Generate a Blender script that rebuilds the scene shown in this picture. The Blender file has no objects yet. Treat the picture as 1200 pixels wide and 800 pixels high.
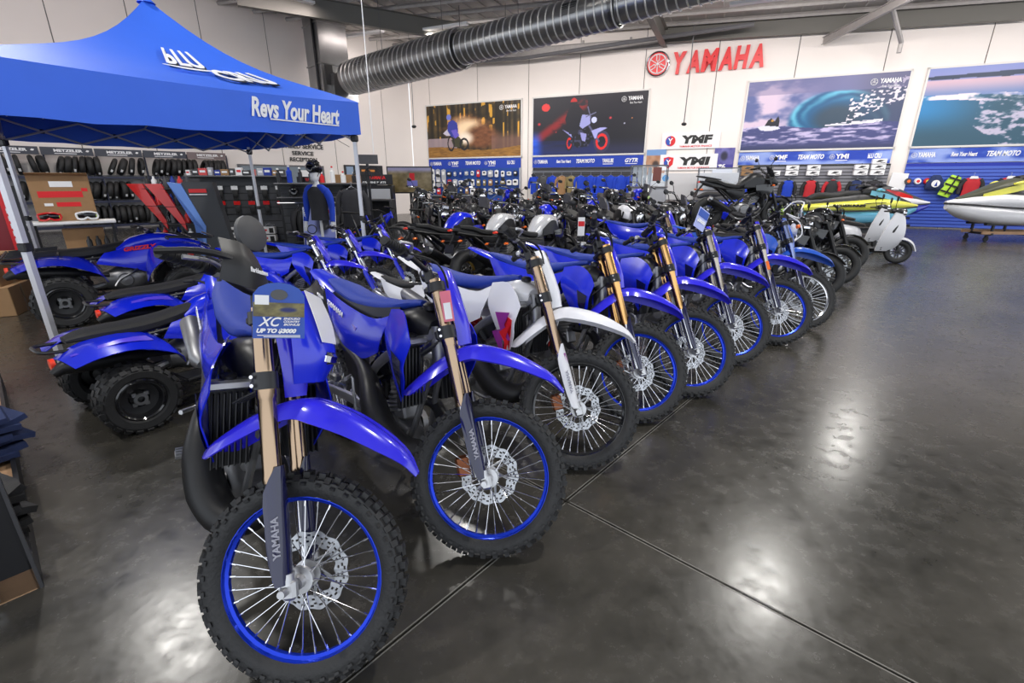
import bpy, math, random
from math import sin, cos, pi, radians as R
from mathutils import Vector as V, Matrix as M, Euler
random.seed(7)
sc = bpy.context.scene
COL = sc.collection
# ---------------------------------------------------------------- camera, world, lights, exposure
cd = bpy.data.cameras.new('camera'); cam = bpy.data.objects.new('camera', cd); COL.objects.link(cam)
cd.sensor_width = 36.0; cd.lens = 36.0*550/1200; cd.clip_end = 200; cd.clip_start = .05
cam.location = (0, 0, 1.57); cam.rotation_euler = (R(90-18.68), 0, 0); sc.camera = cam
sc.view_settings.view_transform = 'Standard'; sc.view_settings.look = 'None'
sc.view_settings.gamma = 1; sc.view_settings.use_curve_mapping = False
sc.view_settings.exposure = 0.78
w = bpy.data.worlds.new('daylight'); sc.world = w; w.use_nodes = True
w.node_tree.nodes['Background'].inputs[0].default_value = (.86, .92, 1, 1)
w.node_tree.nodes['Background'].inputs[1].default_value = 1.0
def area(name, loc, size, energy, color=(1, .97, .92), rot=(0, 0, 0), sizey=None, spread=None):
    l = bpy.data.lights.new(name, 'AREA'); l.energy = energy; l.color = color; l.size = size
    if sizey: l.shape = 'RECTANGLE'; l.size_y = sizey
    else: l.shape = 'DISK'
    if spread: l.spread = spread
    o = bpy.data.objects.new(name, l); o.location = loc; o.rotation_euler = rot; COL.objects.link(o); return o
# high bay lamps of the showroom (their fittings are built with the ceiling)
LAMPS = [(10.4, 13.0, 6.6), (5.04, 7.44, 6.6), (-6.0, 6.4, 6.6), (2.3, 2.6, 6.6), (-1.95, 20.3, 6.75), (-8.5, 13.5, 6.6), (3.5, 15, 6.6), (-1, 9.5, 6.6), (11.8, 5.5, 6.6), (-4.5, 1.2, 6.6), (17, 10.5, 6.6)]
for i, l in enumerate(LAMPS):
    area('high_bay_light', (l[0], l[1], l[2]-.34), .36, 100)
# batten lights added to brighten both walls (their fittings are built with the ceiling)
WALL_FILL = []
for k in range(7):
    s_ = .5+3.9*k; WALL_FILL.append((-5.2+.9135*s_-.4068*4.2, 26.5-.4068*s_-.9135*4.2, 7.35-.045*s_, -24))
for k in range(5):
    s_ = 3.5+4.2*k; WALL_FILL.append((-5.2-.7177*s_+.6963*4.2, 26.5-.6963*s_-.7177*4.2, 7.4, 44))
for i, (x, y, z, a) in enumerate(WALL_FILL):
    area('wall_fill_light', (x, y, z-.12), 2.6, (38, 42, 68, 76, 76, 76, 76, 12, 22, 28, 28, 28)[i], (1, .93, .89) if i < 7 else (1, .88, .84), (R(-38) if 0 else R(38), 0, R(a)), .2)
# added daylight panels behind the camera, standing for an unseen glass front
for x_ in (-7.5, -3.2, 1.1, 5.4, 9.7):      # strips with gaps, added to stripe the reflections
    area('daylight_fill', (x_, -4.5, 3.2), 1.9, 250, (.95, .96, 1), (R(-96), 0, 0), 4)

# ---------------------------------------------------------------- materials
MATS = {}
def mat(name, col, rough=.5, metal=0, coat=0, noise=0, nscale=6, bump=0, bscale=40, emit=0, alpha=None, trans=0, spec=.5):
    if name in MATS: return MATS[name]
    m = bpy.data.materials.new(name); m.use_nodes = True; nt = m.node_tree; b = nt.nodes['Principled BSDF']
    b.inputs['Base Color'].default_value = (*col, 1); b.inputs['Roughness'].default_value = rough
    b.inputs['Metallic'].default_value = metal; b.inputs['Coat Weight'].default_value = coat; b.inputs['Coat Roughness'].default_value = .05
    b.inputs['Specular IOR Level'].default_value = spec
    if emit: b.inputs['Emission Color'].default_value = (*col, 1); b.inputs['Emission Strength'].default_value = emit
    if trans: b.inputs['Transmission Weight'].default_value = trans
    if noise or bump:
        tc = nt.nodes.new('ShaderNodeTexCoord')
        n = nt.nodes.new('ShaderNodeTexNoise'); n.inputs['Scale'].default_value = nscale; n.inputs['Detail'].default_value = 5
        nt.links.new(tc.outputs['Object'], n.inputs['Vector'])
        if noise:
            mx = nt.nodes.new('ShaderNodeMix'); mx.data_type = 'RGBA'
            mx.inputs[6].default_value = (*[c*(1-noise) for c in col], 1); mx.inputs[7].default_value = (*[min(1, c*(1+noise)) for c in col], 1)
            nt.links.new(n.outputs['Fac'], mx.inputs[0]); nt.links.new(mx.outputs[2], b.inputs['Base Color'])
        if bump:
            n2 = nt.nodes.new('ShaderNodeTexNoise'); n2.inputs['Scale'].default_value = bscale; nt.links.new(tc.outputs['Object'], n2.inputs['Vector'])
            bp = nt.nodes.new('ShaderNodeBump'); bp.inputs['Strength'].default_value = bump; bp.inputs['Distance'].default_value = .01
            nt.links.new(n2.outputs['Fac'], bp.inputs['Height']); nt.links.new(bp.outputs['Normal'], b.inputs['Normal'])
    MATS[name] = m; return m
BLUE = mat('racing_blue_plastic', (.006, .020, .66), .24, coat=.6, noise=.1, nscale=3)
BLUEM = mat('matte_blue_vinyl', (.004, .03, .30), .55, bump=.2, bscale=300)
BLUER = mat('blue_anodised_rim', (.006, .04, .60), .25, .55)
BLUEC = mat('blue_cloth', (.008, .05, .5), .8, noise=.2, nscale=8)
PURP = mat('violet_blue_plastic', (.10, .06, .70), .25, coat=.5)
WHITE = mat('white_plastic', (.78, .78, .82), .3, coat=.4)
BLACK = mat('black_rubber', (.012, .012, .013), .65, bump=.2, bscale=120)
TYRE = mat('tyre_rubber', (.018, .018, .019), .58, noise=.3, nscale=20, bump=.25, bscale=90)
BLKP = mat('black_plastic', (.012, .012, .014), .38)
BLKG = mat('gloss_black_paint', (.008, .008, .01), .12, coat=.6)
DGREY = mat('dark_grey_plastic', (.05, .05, .055), .5, noise=.2)
PIPE = mat('black_heatproof_paint', (.018, .018, .019), .42, .3, noise=.25, nscale=7)
GOLD = mat('gold_anodised_tube', (.40, .285, .19), .17, 1)
GOLDR = mat('gold_rim', (.65, .42, .10), .3, 1)
CHROME = mat('chrome', (.75, .75, .78), .1, 1)
ALU = mat('cast_aluminium', (.55, .55, .56), .38, .9, noise=.15, nscale=12)
ALUD = mat('dull_grey_alloy', (.26, .26, .27), .42, .8, noise=.25, nscale=14)
STEEL = mat('brushed_steel', (.42, .43, .45), .3, 1, noise=.1)
NAVY = mat('navy_gloss_guard', (.008, .009, .05), .1, coat=.5)
RED = mat('red_print', (.72, .015, .02), .4)
REDP = mat('red_plastic', (.6, .01, .01), .3, coat=.4)
ORANGE = mat('amber_lens', (.9, .16, .02), .25)
REDLENS = mat('red_lens', (.9, .05, .02), .3)
YEL = mat('acid_yellow_plastic', (.75, .72, .08), .35, coat=.3)
LIME = mat('lime_green_cloth', (.45, .75, .05), .6)
CYAN = mat('pale_cyan_plastic', (.16, .5, .72), .3, coat=.3)
CARD = mat('cardboard', (.33, .19, .09), .85, noise=.15, nscale=10)
PAPER = mat('white_print', (.85, .85, .86), .5)
TEXTW = mat('white_lettering', (.88, .88, .9), .5)
INK = mat('black_lettering', (.02, .02, .02), .5)
GREYP = mat('grey_powder_coat', (.12, .12, .13), .5)
LGREY = mat('light_grey_laminate', (.45, .46, .50), .4, noise=.05)
SKIN = mat('mannequin_white', (.8, .8, .8), .35)
GLASS = mat('clear_glass', (.9, .95, 1), .03, trans=1)
LAMPM = mat('lamp_lens', (1, .97, .9), .3, emit=9)
WOOD = mat('raw_pine', (.5, .3, .17), .6, noise=.25, nscale=5)
KHAKI = mat('khaki_cloth', (.25, .2, .09), .85, noise=.2)
CLOTHB = mat('charcoal_cloth', (.03, .03, .035), .85, noise=.3)
CLOTHR = mat('red_cloth', (.5, .02, .03), .8, noise=.2)
DENIM = mat('dark_blue_denim', (.02, .035, .11), .9, noise=.35, nscale=18, bump=.3, bscale=200)
CREAM = mat('silver_grey_tank', (.66, .66, .68), .22, .2, coat=.5)
COPPER = mat('brown_caliper', (.30, .10, .04), .4, .6)
MIDB = mat('deep_blue_cloth', (.004, .018, .32), .75, noise=.12, nscale=4)

# ---------------------------------------------------------------- mesh kit
def catmull(P, n):
    P = [V(p) for p in P]
    if n <= 1 or len(P) < 3: return P
    out = []
    for i in range(len(P)-1):
        p0 = P[i-1] if i else P[0]*2-P[1]; p1 = P[i]; p2 = P[i+1]; p3 = P[i+2] if i+2 < len(P) else P[-1]*2-P[-2]
        for k in range(n):
            t = k/n
            out.append(.5*((2*p1)+(p2-p0)*t+(2*p0-5*p1+4*p2-p3)*t*t+(3*p1-p0-3*p2+p3)*t**3))
    out.append(P[-1]); return out
def lerpl(L, n):
    out = []
    for i in range(len(L)-1):
        for k in range(n): out.append(L[i]+(L[i+1]-L[i])*k/n)
    return out+[L[-1]]
class MB:
    def __init__(s): s.v = []; s.f = []
    def add(s, vs, fs, T=None):
        o = len(s.v)
        s.v += [tuple(T @ V(p)) for p in vs] if T is not None else [tuple(p) for p in vs]
        s.f += [tuple(i+o for i in f) for f in fs]; return s
    def box(s, c, d, rot=None, T=None, taper=1):
        x, y, z = d[0]/2, d[1]/2, d[2]/2; t = taper
        vs = [(-x, -y, -z), (x, -y, -z), (x, y, -z), (-x, y, -z), (-x*t, -y*t, z), (x*t, -y*t, z), (x*t, y*t, z), (-x*t, y*t, z)]
        m = M.Translation(c)
        if rot: m = m @ Euler(rot).to_matrix().to_4x4()
        if T is not None: m = T @ m
        return s.add(vs, [(3, 2, 1, 0), (4, 5, 6, 7), (0, 1, 5, 4), (1, 2, 6, 5), (2, 3, 7, 6), (3, 0, 4, 7)], m)
    def bbox(s, c, d, b=.01, rot=None, T=None):           # chamfered box
        x, y, z = [k/2 for k in d]; vs = []; 
        for sz in (-1, 1):
            for inset in ((1, 0) if sz < 0 else (0, 1)):
                X, Y = x-(b if inset else 0), y-(b if inset else 0); Z = sz*(z if inset else z-b); c2 = b if not inset else b*.6
                vs += [(X-c2, -Y, Z), (X, -Y+c2, Z), (X, Y-c2, Z), (X-c2, Y, Z), (-X+c2, Y, Z), (-X, Y-c2, Z), (-X, -Y+c2, Z), (-X+c2, -Y, Z)]
        fs = []
        for r in range(3):
            for k in range(8): a = r*8+k; b2 = r*8+(k+1) % 8; fs.append((a, b2, b2+8, a+8))
        fs.append(tuple(range(7, -1, -1))); fs.append(tuple(range(24, 32)))
        m = M.Translation(c)
        if rot: m = m @ Euler(rot).to_matrix().to_4x4()
        if T is not None: m = T @ m
        return s.add(vs, fs, m)
    def tube(s, P, r, n=8, sub=1, cap=True, flat=1.0):
        P = catmull(P, sub)
        rr = [r]*len(P) if not isinstance(r, (list, tuple)) else (lerpl(list(r), sub) if len(r) != len(P) else list(r))
        vs = []; fs = []; up = None
        for i, p in enumerate(P):
            t = (P[min(i+1, len(P)-1)]-P[max(i-1, 0)])
            if t.length < 1e-9: t = V((0, 0, 1))
            t.normalize()
            if up is None:
                up = V((0, 0, 1)) if abs(t.z) < .9 else V((1, 0, 0))
            a = up-t*up.dot(t)
            if a.length < 1e-6: a = V((0, 1, 0))-t*t.y
            a.normalize(); b = t.cross(a); up = a
            for k in range(n):
                q = 2*pi*k/n; vs.append(p+a*cos(q)*rr[i]+b*sin(q)*rr[i]*flat)
        for i in range(len(P)-1):
            for k in range(n): fs.append((i*n+k, i*n+(k+1) % n, (i+1)*n+(k+1) % n, (i+1)*n+k))
        if cap: fs.append(tuple(range(n-1, -1, -1))); fs.append(tuple((len(P)-1)*n+k for k in range(n)))
        return s.add(vs, fs)
    def ring(s, c, axis, R_, r, n=24, m=6):              # torus
        axis = V(axis).normalized(); a = axis.orthogonal().normalized(); b = axis.cross(a); vs = []; fs = []
        for i in range(n):
            q = 2*pi*i/n; d = a*cos(q)+b*sin(q)
            for k in range(m):
                w_ = 2*pi*k/m; vs.append(V(c)+d*(R_+r*cos(w_))+axis*r*sin(w_))
        for i in range(n):
            for k in range(m): fs.append((i*m+k, ((i+1) % n)*m+k, ((i+1) % n)*m+(k+1) % m, i*m+(k+1) % m))
        return s.add(vs, fs)
    def lathe(s, prof, n=32, c=(0, 0, 0), closed=False, ax='y', caps=False):
        vs = []; fs = []; m = len(prof)
        for i in range(n):
            q = 2*pi*i/n
            for (y, r) in prof:
                p = (r*cos(q), y, r*sin(q)) if ax == 'y' else ((r*cos(q), r*sin(q), y) if ax == 'z' else (y, r*cos(q), r*sin(q)))
                vs.append(V(p)+V(c))
        L = m if closed else m-1
        for i in range(n):
            for k in range(L): fs.append((i*m+k, i*m+(k+1) % m, ((i+1) % n)*m+(k+1) % m, ((i+1) % n)*m+k))
        if caps: fs.append(tuple(i*m for i in range(n))); fs.append(tuple(i*m+m-1 for i in range(n-1, -1, -1)))
        return s.add(vs, fs)
    def hull(s, secs, n=12, sub=1, pw=1.0, ax='x'):
        """secs: (x, y, z, half width, half height[, power]) rings across x, joined and capped"""
        k_ = len(secs[0]); S = [list(q) for q in secs]
        if sub > 1:
            cols = [[q[j] for q in S] for j in range(k_)]
            pts = catmull([V((q[0], q[1], q[2])) for q in S], sub); ext = [lerpl(cols[j], sub) for j in range(3, k_)]
            S = [[p.x, p.y, p.z]+[e[i] for e in ext] for i, p in enumerate(pts)]
        vs = []; fs = []
        for q in S:
            x, y, z, a, b = q[:5]; p = q[5] if k_ > 5 else pw
            for k in range(n):
                t = 2*pi*k/n+pi/n; cx = math.copysign(abs(cos(t))**p, cos(t)); sx = math.copysign(abs(sin(t))**p, sin(t))
                vs.append((x, y+a*cx, z+b*sx) if ax == 'x' else ((x+a*cx, y+b*sx, z) if ax == 'z' else (x+a*cx, y, z+b*sx)))
        for i in range(len(S)-1):
            for k in range(n): fs.append((i*n+k, i*n+(k+1) % n, (i+1)*n+(k+1) % n, (i+1)*n+k))
        fs.append(tuple(range(n-1, -1, -1))); fs.append(tuple((len(S)-1)*n+k for k in range(n)))
        return s.add(vs, fs)
    def grid(s, rows, th=.004, su=1, sv=1):
        """smooth sheet of real thickness through rows of points"""
        rows = [catmull(r, su) for r in rows]
        if sv > 1:
            cols = [catmull([r[j] for r in rows], sv) for j in range(len(rows[0]))]
            rows = [[cols[j][i] for j in range(len(cols))] for i in range(len(cols[0]))]
        rows = [[V(p) for p in r] for r in rows]
        n, m = len(rows), len(rows[0]); vs = [p for r in rows for p in r]; bk = []
        for i in range(n):
            for j in range(m):
                du = rows[i][min(j+1, m-1)]-rows[i][max(j-1, 0)]; dv = rows[min(i+1, n-1)][j]-rows[max(i-1, 0)][j]
                nn = du.cross(dv)
                if nn.length > 1e-12: nn.normalize()
                bk.append(rows[i][j]-nn*th)
        vs += bk; N = n*m; fs = []
        for i in range(n-1):
            for j in range(m-1):
                a, b, c, d = i*m+j, i*m+j+1, (i+1)*m+j+1, (i+1)*m+j; fs.append((a, b, c, d)); fs.append((d+N, c+N, b+N, a+N))
        for j in range(m-1):
            fs.append((j+1, j, j+N, j+1+N)); a = (n-1)*m+j; fs.append((a, a+1, a+1+N, a+N))
        for i in range(n-1):
            fs.append((i*m, (i+1)*m, (i+1)*m+N, i*m+N)); a = i*m+m-1; fs.append((a+m, a, a+N, a+m+N))
        return s.add(vs, fs)
    def plate(s, outline, off, bulge=0, T=None):
        """outline: 3D points around; off: thickness vector; bulge: centre pushed out along -off"""
        P = [V(p) for p in outline]; o = V(off); n = len(P); c = sum(P, V())/n; u = -o.normalized()
        vs = P+[p+(c-p)*.3+u*bulge*.8 for p in P]+[c+u*bulge]+[p+o for p in P]; fs = []
        for k in range(n):
            j = (k+1) % n; fs += [(k, j, n+j, n+k), (n+k, n+j, 2*n), (j, k, 2*n+1+k, 2*n+1+j)]
        fs.append(tuple(2*n+1+k for k in range(n-1, -1, -1)))
        return s.add(vs, fs, T)
    def sym(s):
        n = len(s.v); s.v += [(x, -y, z) for x, y, z in s.v]; s.f += [tuple(i+n for i in reversed(f)) for f in s.f]; return s
    def mesh(s, name, m, ang=38, smooth=True):
        me = bpy.data.meshes.new(name); me.from_pydata(s.v, [], s.f)
        import bmesh as bm_
        b = bm_.new(); b.from_mesh(me); bm_.ops.recalc_face_normals(b, faces=b.faces); b.to_mesh(me); b.free()
        if smooth:
            me.polygons.foreach_set('use_smooth', [True]*len(me.polygons)); me.set_sharp_from_angle(angle=R(ang))
        me.materials.append(m); return me
CACHE = {}
def cm(key, fn, m, ang=38):
    """cached mesh: fn(MB) fills it"""
    k = (key, m.name)
    if k not in CACHE:
        b = MB(); fn(b); CACHE[k] = b.mesh(key, m, ang)
    return CACHE[k]
I4 = M.Identity(4)
def ob(name, me, parent=None, T=None):
    o = bpy.data.objects.new(name, me); COL.objects.link(o)
    if parent: o.parent = parent
    if T is not None: o.matrix_basis = T
    return o
def part(name, fn, m, parent, T=None, key=None, ang=38):
    if key: return ob(name, cm(key, fn, m, ang), parent, T)
    b = MB(); fn(b); return ob(name, b.mesh(name, m, ang), parent, T)
def tag(o, label=None, cat=None, group=None, kind=None):
    if label: o['label'] = label
    if cat: o['category'] = cat
    if group: o['group'] = group
    if kind: o['kind'] = kind
    return o
def thing(name, label, cat, T=None, group=None):
    o = bpy.data.objects.new(name, None); o.empty_display_size = .1; COL.objects.link(o)
    if T is not None: o.matrix_basis = T
    return tag(o, label, cat, group)
def solo(name, fn, m, label, cat, T=None, group=None, key=None, ang=38):
    return tag(part(name, fn, m, None, T, key, ang), label, cat, group)
def struct(name, fn, m, T=None, parent=None):
    o = part(name, fn, m, parent, T); o['kind'] = 'structure' ; return o
def at(x, y, z=0, rz=0): return M.Translation((x, y, z)) @ M.Rotation(R(rz), 4, 'Z')
TXT = {}
def txt(name, s_, w_, h_, m, parent, T, ext=.002, shear=0, bold=.0, key=True):
    """lettering as a mesh lying in x (right) z (up), facing -y, fitted to w x h, centred"""
    k = (s_, shear, bold, m.name)
    if k not in TXT:
        c = bpy.data.curves.new('lettering', 'FONT'); c.body = s_; c.size = 1; c.extrude = .01; c.shear = shear; c.offset = bold; c.resolution_u = 3
        o = bpy.data.objects.new('lettering', c); COL.objects.link(o); bpy.context.view_layer.update()
        me = bpy.data.meshes.new_from_object(o.evaluated_get(bpy.context.evaluated_depsgraph_get())); bpy.data.objects.remove(o)
        xs = [v.co.x for v in me.vertices]; ys = [v.co.y for v in me.vertices]
        x0, x1, y0, y1 = min(xs), max(xs), min(ys), max(ys)
        for v in me.vertices: v.co = V(((v.co.x-(x0+x1)/2)/(x1-x0), -v.co.z*100*1, (v.co.y-(y0+y1)/2)/(y1-y0)))
        me.materials.clear(); me.materials.append(m); me.name = 'lettering'; TXT[k] = me
    return ob(name, TXT[k], parent, T @ M.Diagonal((w_, ext, h_, 1)))
ORD = ['first', 'second', 'third', 'fourth', 'fifth', 'sixth', 'seventh', 'eighth', 'ninth', 'tenth', 'eleventh', 'twelfth', 'thirteenth', 'fourteenth', 'fifteenth', 'sixteenth']
def noise2(x, y, s=0):
    def h(i, j):
        q = math.sin(i*127.1+j*311.7+s*74.7)*43758.5453; return q-math.floor(q)
    xi, yi = math.floor(x), math.floor(y); fx, fy = x-xi, y-yi; fx = fx*fx*(3-2*fx); fy = fy*fy*(3-2*fy)
    return (h(xi, yi)*(1-fx)+h(xi+1, yi)*fx)*(1-fy)+(h(xi, yi+1)*(1-fx)+h(xi+1, yi+1)*fx)*fy
def fbm(x, y, s=0, o=4):
    a = 0; q = .5
    for k in range(o): a += q*noise2(x, y, s+k); x *= 2.03; y *= 2.03; q *= .5
    return a/(1-.5**o)
VCM = {}
def vcmat(rough=.45):
    k = 'printed_picture_%d' % int(rough*100)
    if k not in VCM:
        m = bpy.data.materials.new(k); m.use_nodes = True; nt = m.node_tree; b = nt.nodes['Principled BSDF']
        a = nt.nodes.new('ShaderNodeVertexColor'); a.layer_name = 'print'; nt.links.new(a.outputs['Color'], b.inputs['Base Color'])
        b.inputs['Roughness'].default_value = rough; VCM[k] = m
    return VCM[k]
def s2l(c): return tuple((k/12.92 if k <= .04045 else ((k+.055)/1.055)**2.4) for k in c)
def picture(name, w_, h_, fn, parent, T, nx=120, ny=66, th=.01, rough=.45):
    """flat print: w x h panel in x,z facing -y, colours fn(u, v) -> sRGB (v up)"""
    vs = []; cs = []
    for j in range(ny+1):
        for i in range(nx+1):
            vs.append(((i/nx-.5)*w_, 0, (j/ny-.5)*h_)); cs.append((*s2l(fn(i/nx, j/ny)), 1))
    fs = [(j*(nx+1)+i, j*(nx+1)+i+1, (j+1)*(nx+1)+i+1, (j+1)*(nx+1)+i) for j in range(ny) for i in range(nx)]
    n0 = len(vs); x, z = w_/2, h_/2
    vs += [(-x, th, -z), (x, th, -z), (x, th, z), (-x, th, z)]; cs += [(.05, .05, .05, 1)]*4
    cor = [0, nx, (ny+1)*(nx+1)-1, ny*(nx+1)]
    for k in range(4): fs.append((cor[(k+1) % 4], cor[k], n0+k, n0+(k+1) % 4))
    fs.append((n0+1, n0, n0+3, n0+2))
    me = bpy.data.meshes.new(name); me.from_pydata(vs, [], fs)
    at_ = me.color_attributes.new('print', 'FLOAT_COLOR', 'POINT'); at_.data.foreach_set('color', [c for q in cs for c in q])
    me.materials.append(vcmat(rough)); return ob(name, me, parent, T)
def mixc(a, b, t): t = max(0, min(1, t)); return tuple(x+(y-x)*t for x, y in zip(a, b))
def sstep(a, b, x): t = max(0, min(1, (x-a)/(b-a))); return t*t*(3-2*t)
# ---------------------------------------------------------------- shell of the showroom
CN = V((-5.2, 26.5, 0)); RD = V((.9135, -.4068, 0)).normalized(); LD = V((.7177, .6963, 0)).normalized()
def wframe(d):
    y = V((0, 0, 1)).cross(d); return M(((d.x, y.x, 0, CN.x), (d.y, y.y, 0, CN.y), (0, 0, 1, 0), (0, 0, 0, 1)))
WR, WL = wframe(RD), wframe(LD)          # x runs to the right along the wall, -y is the room
def wr(s, z, d=0): return WR @ M.Translation((s, -d, z))
def wl(s, z, d=0): return WL @ M.Translation((-s, -d, z))   # s metres left of the corner
# polished concrete
fm = bpy.data.materials.new('polished_concrete'); fm.use_nodes = True; nt = fm.node_tree; b = nt.nodes['Principled BSDF']
tc = nt.nodes.new('ShaderNodeTexCoord')
n1 = nt.nodes.new('ShaderNodeTexNoise'); n1.inputs['Scale'].default_value = .55; n1.inputs['Detail'].default_value = 9; n1.inputs['Roughness'].default_value = .62; n1.inputs['Distortion'].default_value = .6
n2 = nt.nodes.new('ShaderNodeTexNoise'); n2.inputs['Scale'].default_value = 9; n2.inputs['Detail'].default_value = 8; n2.inputs['Roughness'].default_value = .7
n3 = nt.nodes.new('ShaderNodeTexVoronoi'); n3.inputs['Scale'].default_value = 26
for n in (n1, n2, n3): nt.links.new(tc.outputs['Object'], n.inputs['Vector'])
cr = nt.nodes.new('ShaderNodeValToRGB'); cr.color_ramp.elements[0].position = .33; cr.color_ramp.elements[0].color = (.027, .026, .022, 1)
cr.color_ramp.elements[1].position = .72; cr.color_ramp.elements[1].color = (.086, .078, .066, 1)
ad = nt.nodes.new('ShaderNodeMath'); ad.operation = 'MULTIPLY_ADD'; ad.inputs[1].default_value = .28; ad.inputs[2].default_value = -.14
nt.links.new(n2.outputs['Fac'], ad.inputs[0]); sm = nt.nodes.new('ShaderNodeMath'); nt.links.new(n1.outputs['Fac'], sm.inputs[0]); nt.links.new(ad.outputs[0], sm.inputs[1])
nt.links.new(sm.outputs[0], cr.inputs[0]); nt.links.new(cr.outputs[0], b.inputs['Base Color'])
rr = nt.nodes.new('ShaderNodeMapRange'); rr.inputs[1].default_value = .3; rr.inputs[2].default_value = .75; rr.inputs[3].default_value = .17; rr.inputs[4].default_value = .34
nt.links.new(n2.outputs['Fac'], rr.inputs[0]); nt.links.new(rr.outputs[0], b.inputs['Roughness'])
bp = nt.nodes.new('ShaderNodeBump'); bp.inputs['Strength'].default_value = .05; bp.inputs['Distance'].default_value = .004
nt.links.new(n3.outputs[0], bp.inputs['Height']); nt.links.new(bp.outputs[0], b.inputs['Normal']); b.inputs['Specular IOR Level'].default_value = .55
FP = [(-24, -6), (32, -6), (32, 12), tuple(CN.to_2d()+RD.to_2d()*.1), (-24, 9)]
FL_ = [(-23, -5.5), (24.5, -5.5), (CN+RD*32).to_2d()[:], CN.to_2d()[:], (CN-LD*26).to_2d()[:]]
# the slab is cut by two saw joints, so it is four slabs with a real gap between them
jA = V((5.68+.45, 8.14-1.28)).normalized(); P0 = V((.28, 2.05)); jB = V((jA.y, -jA.x))
# crossing taken where the photographed joints meet
def clip(poly, p, n):      # keep the side where (q-p).n >= 0
    out = []
    for i in range(len(poly)):
        a, c = V(poly[i]), V(poly[(i+1) % len(poly)]); da, dc = (a-p).dot(n), (c-p).dot(n)
        if da >= 0: out.append(a)
        if (da >= 0) != (dc >= 0): out.append(a+(c-a)*(da/(da-dc)))
    return out
def slab(poly, z0=-.15, z1=0):
    def f(b):
        n = len(poly); b.add([(p[0], p[1], z1) for p in poly]+[(p[0], p[1], z0) for p in poly], [tuple(range(n)), tuple(range(2*n-1, n-1, -1))]+[(k, (k+1) % n, n+(k+1) % n, n+k)[::-1] for k in range(n)])
    return f
flo = struct('floor', slab(FL_, -.2, -.012), mat('joint_filler', (.03, .03, .03), .8))
nA = V((-jA.y, jA.x)); g = .004
offs = [-13, -6.5, 0, 6.5]
cells = []
for sa in (1, -1):
    q = clip([V(p) for p in FL_], P0+nA*sa*g, nA*sa)
    for lo, hi in ((-40, 0), (0, 40)):
        c2 = clip(clip(q, P0+jA*(lo+g), jA), P0+jA*(hi-g), -jA)
        if len(c2) > 2: cells.append(c2)
for c2 in cells:
    o = part('concrete_slab', slab(c2, -.012, 0), fm, flo)
jm = mat('pale_joint_edge', (.20, .19, .17), .6)
for P_, D_ in ((P0, jA), (P0, -jB), (P0, jB), (P0, -jA)):
    for sd in (-1, 1):
        o_ = V((-D_.y, D_.x))*sd*.0085; A_ = P_+o_+D_*.02; L_ = 9 if D_ == jA else 5
        part('joint_edge', lambda b: b.box((A_.x+D_.x*L_/2, A_.y+D_.y*L_/2, .0004), (L_, .0045, .0012), (0, 0, math.atan2(D_.y, D_.x))), jm, flo)
wallm = mat('painted_precast_wall', (.86, .80, .76), .7, noise=.04, nscale=.7, bump=.05, bscale=30)
# walls are rows of precast panels: structure backing with panel children and recessed joints
def wall(name, F, x0, x1, joints, ztop, thick=.2):
    back = struct(name, lambda b: b.box(((x0+x1)/2, thick/2+.03, 4.5), (x1-x0, thick, 9.0)), mat('joint_backing_grey', (.16, .15, .15), .8), F)  # plain grey backing that fills the gaps between panels
    xs = [x0]+joints+[x1]
    for a, c in zip(xs[:-1], xs[1:]):
        part('wall_panel', lambda b: b.box(((a+c)/2, 0.015, 4.5), (c-a-.03, .03, 9.0)), wallm, back)
    return back
wall('wall_right', WR, 0, 32, [1.2, 3.9, 6.52, 8.9, 11.65, 14.4, 17.1, 19.8, 22.5, 25.2, 28], 7)
wall('wall_left', WL, -26, 0, [-24, -21.6, -19.4, -17.3, -15.2, -13.2, -11.1, -8.95, -6.6, -4.2, -1.6], 8)
# sloping roof sheet
def roofz(x, y):
    # 8.05 above the corner, falling along the right wall
    p = V((x, y, 0))-CN; s = p.dot(RD); return 8.0-.045*s
def roof(b):
    c = []
    for (x, y) in FL_: c.append((x, y, roofz(x, y)))
    n = len(c); b.add(c+[(x, y, z+.1) for x, y, z in c], [tuple(range(n)), tuple(range(2*n-1, n-1, -1))]+[(k, (k+1) % n, n+(k+1) % n, n+k) for k in range(n)])
cei = struct('ceiling', roof, mat('foil_roof_lining', (.50, .48, .46), .5, .1, noise=.25, nscale=2))
galv = mat('galvanised_purlin', (.38, .36, .35), .5, .3, noise=.2)
beamm = mat('grey_steel_beam', (.15, .145, .13), .55)
# corrugations and purlins run parallel to the right wall, rafters across
for k in range(16):
    d = .7+k*1.15
    pa = CN-V((RD.y, -RD.x, 0))*0
    nrm = V((-RD.y, RD.x, 0))*-1 if V((-RD.y, RD.x, 0)).y > 0 else V((-RD.y, RD.x, 0))
    A = CN+nrm*d-RD*min(8, d*.9+1); Bq = CN+nrm*d+RD*30
    part('purlin', lambda b: (b.tube([(A.x, A.y, roofz(A.x, A.y)-.16), (Bq.x, Bq.y, roofz(Bq.x, Bq.y)-.16)], .075, 4, flat=.5)), galv, cei)
for k in range(60):
    s = -6+k*.62; A = CN+RD*s+nrm*.2; Bq = A+nrm*19
    part('roof_rib', lambda b: b.box(((A.x+Bq.x)/2, (A.y+Bq.y)/2, roofz(A.x, A.y)-.03), (.045, 19, .035), (0, 0, math.atan2(nrm.y, nrm.x)-pi/2)), MATS['foil_roof_lining'], cei)
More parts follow.
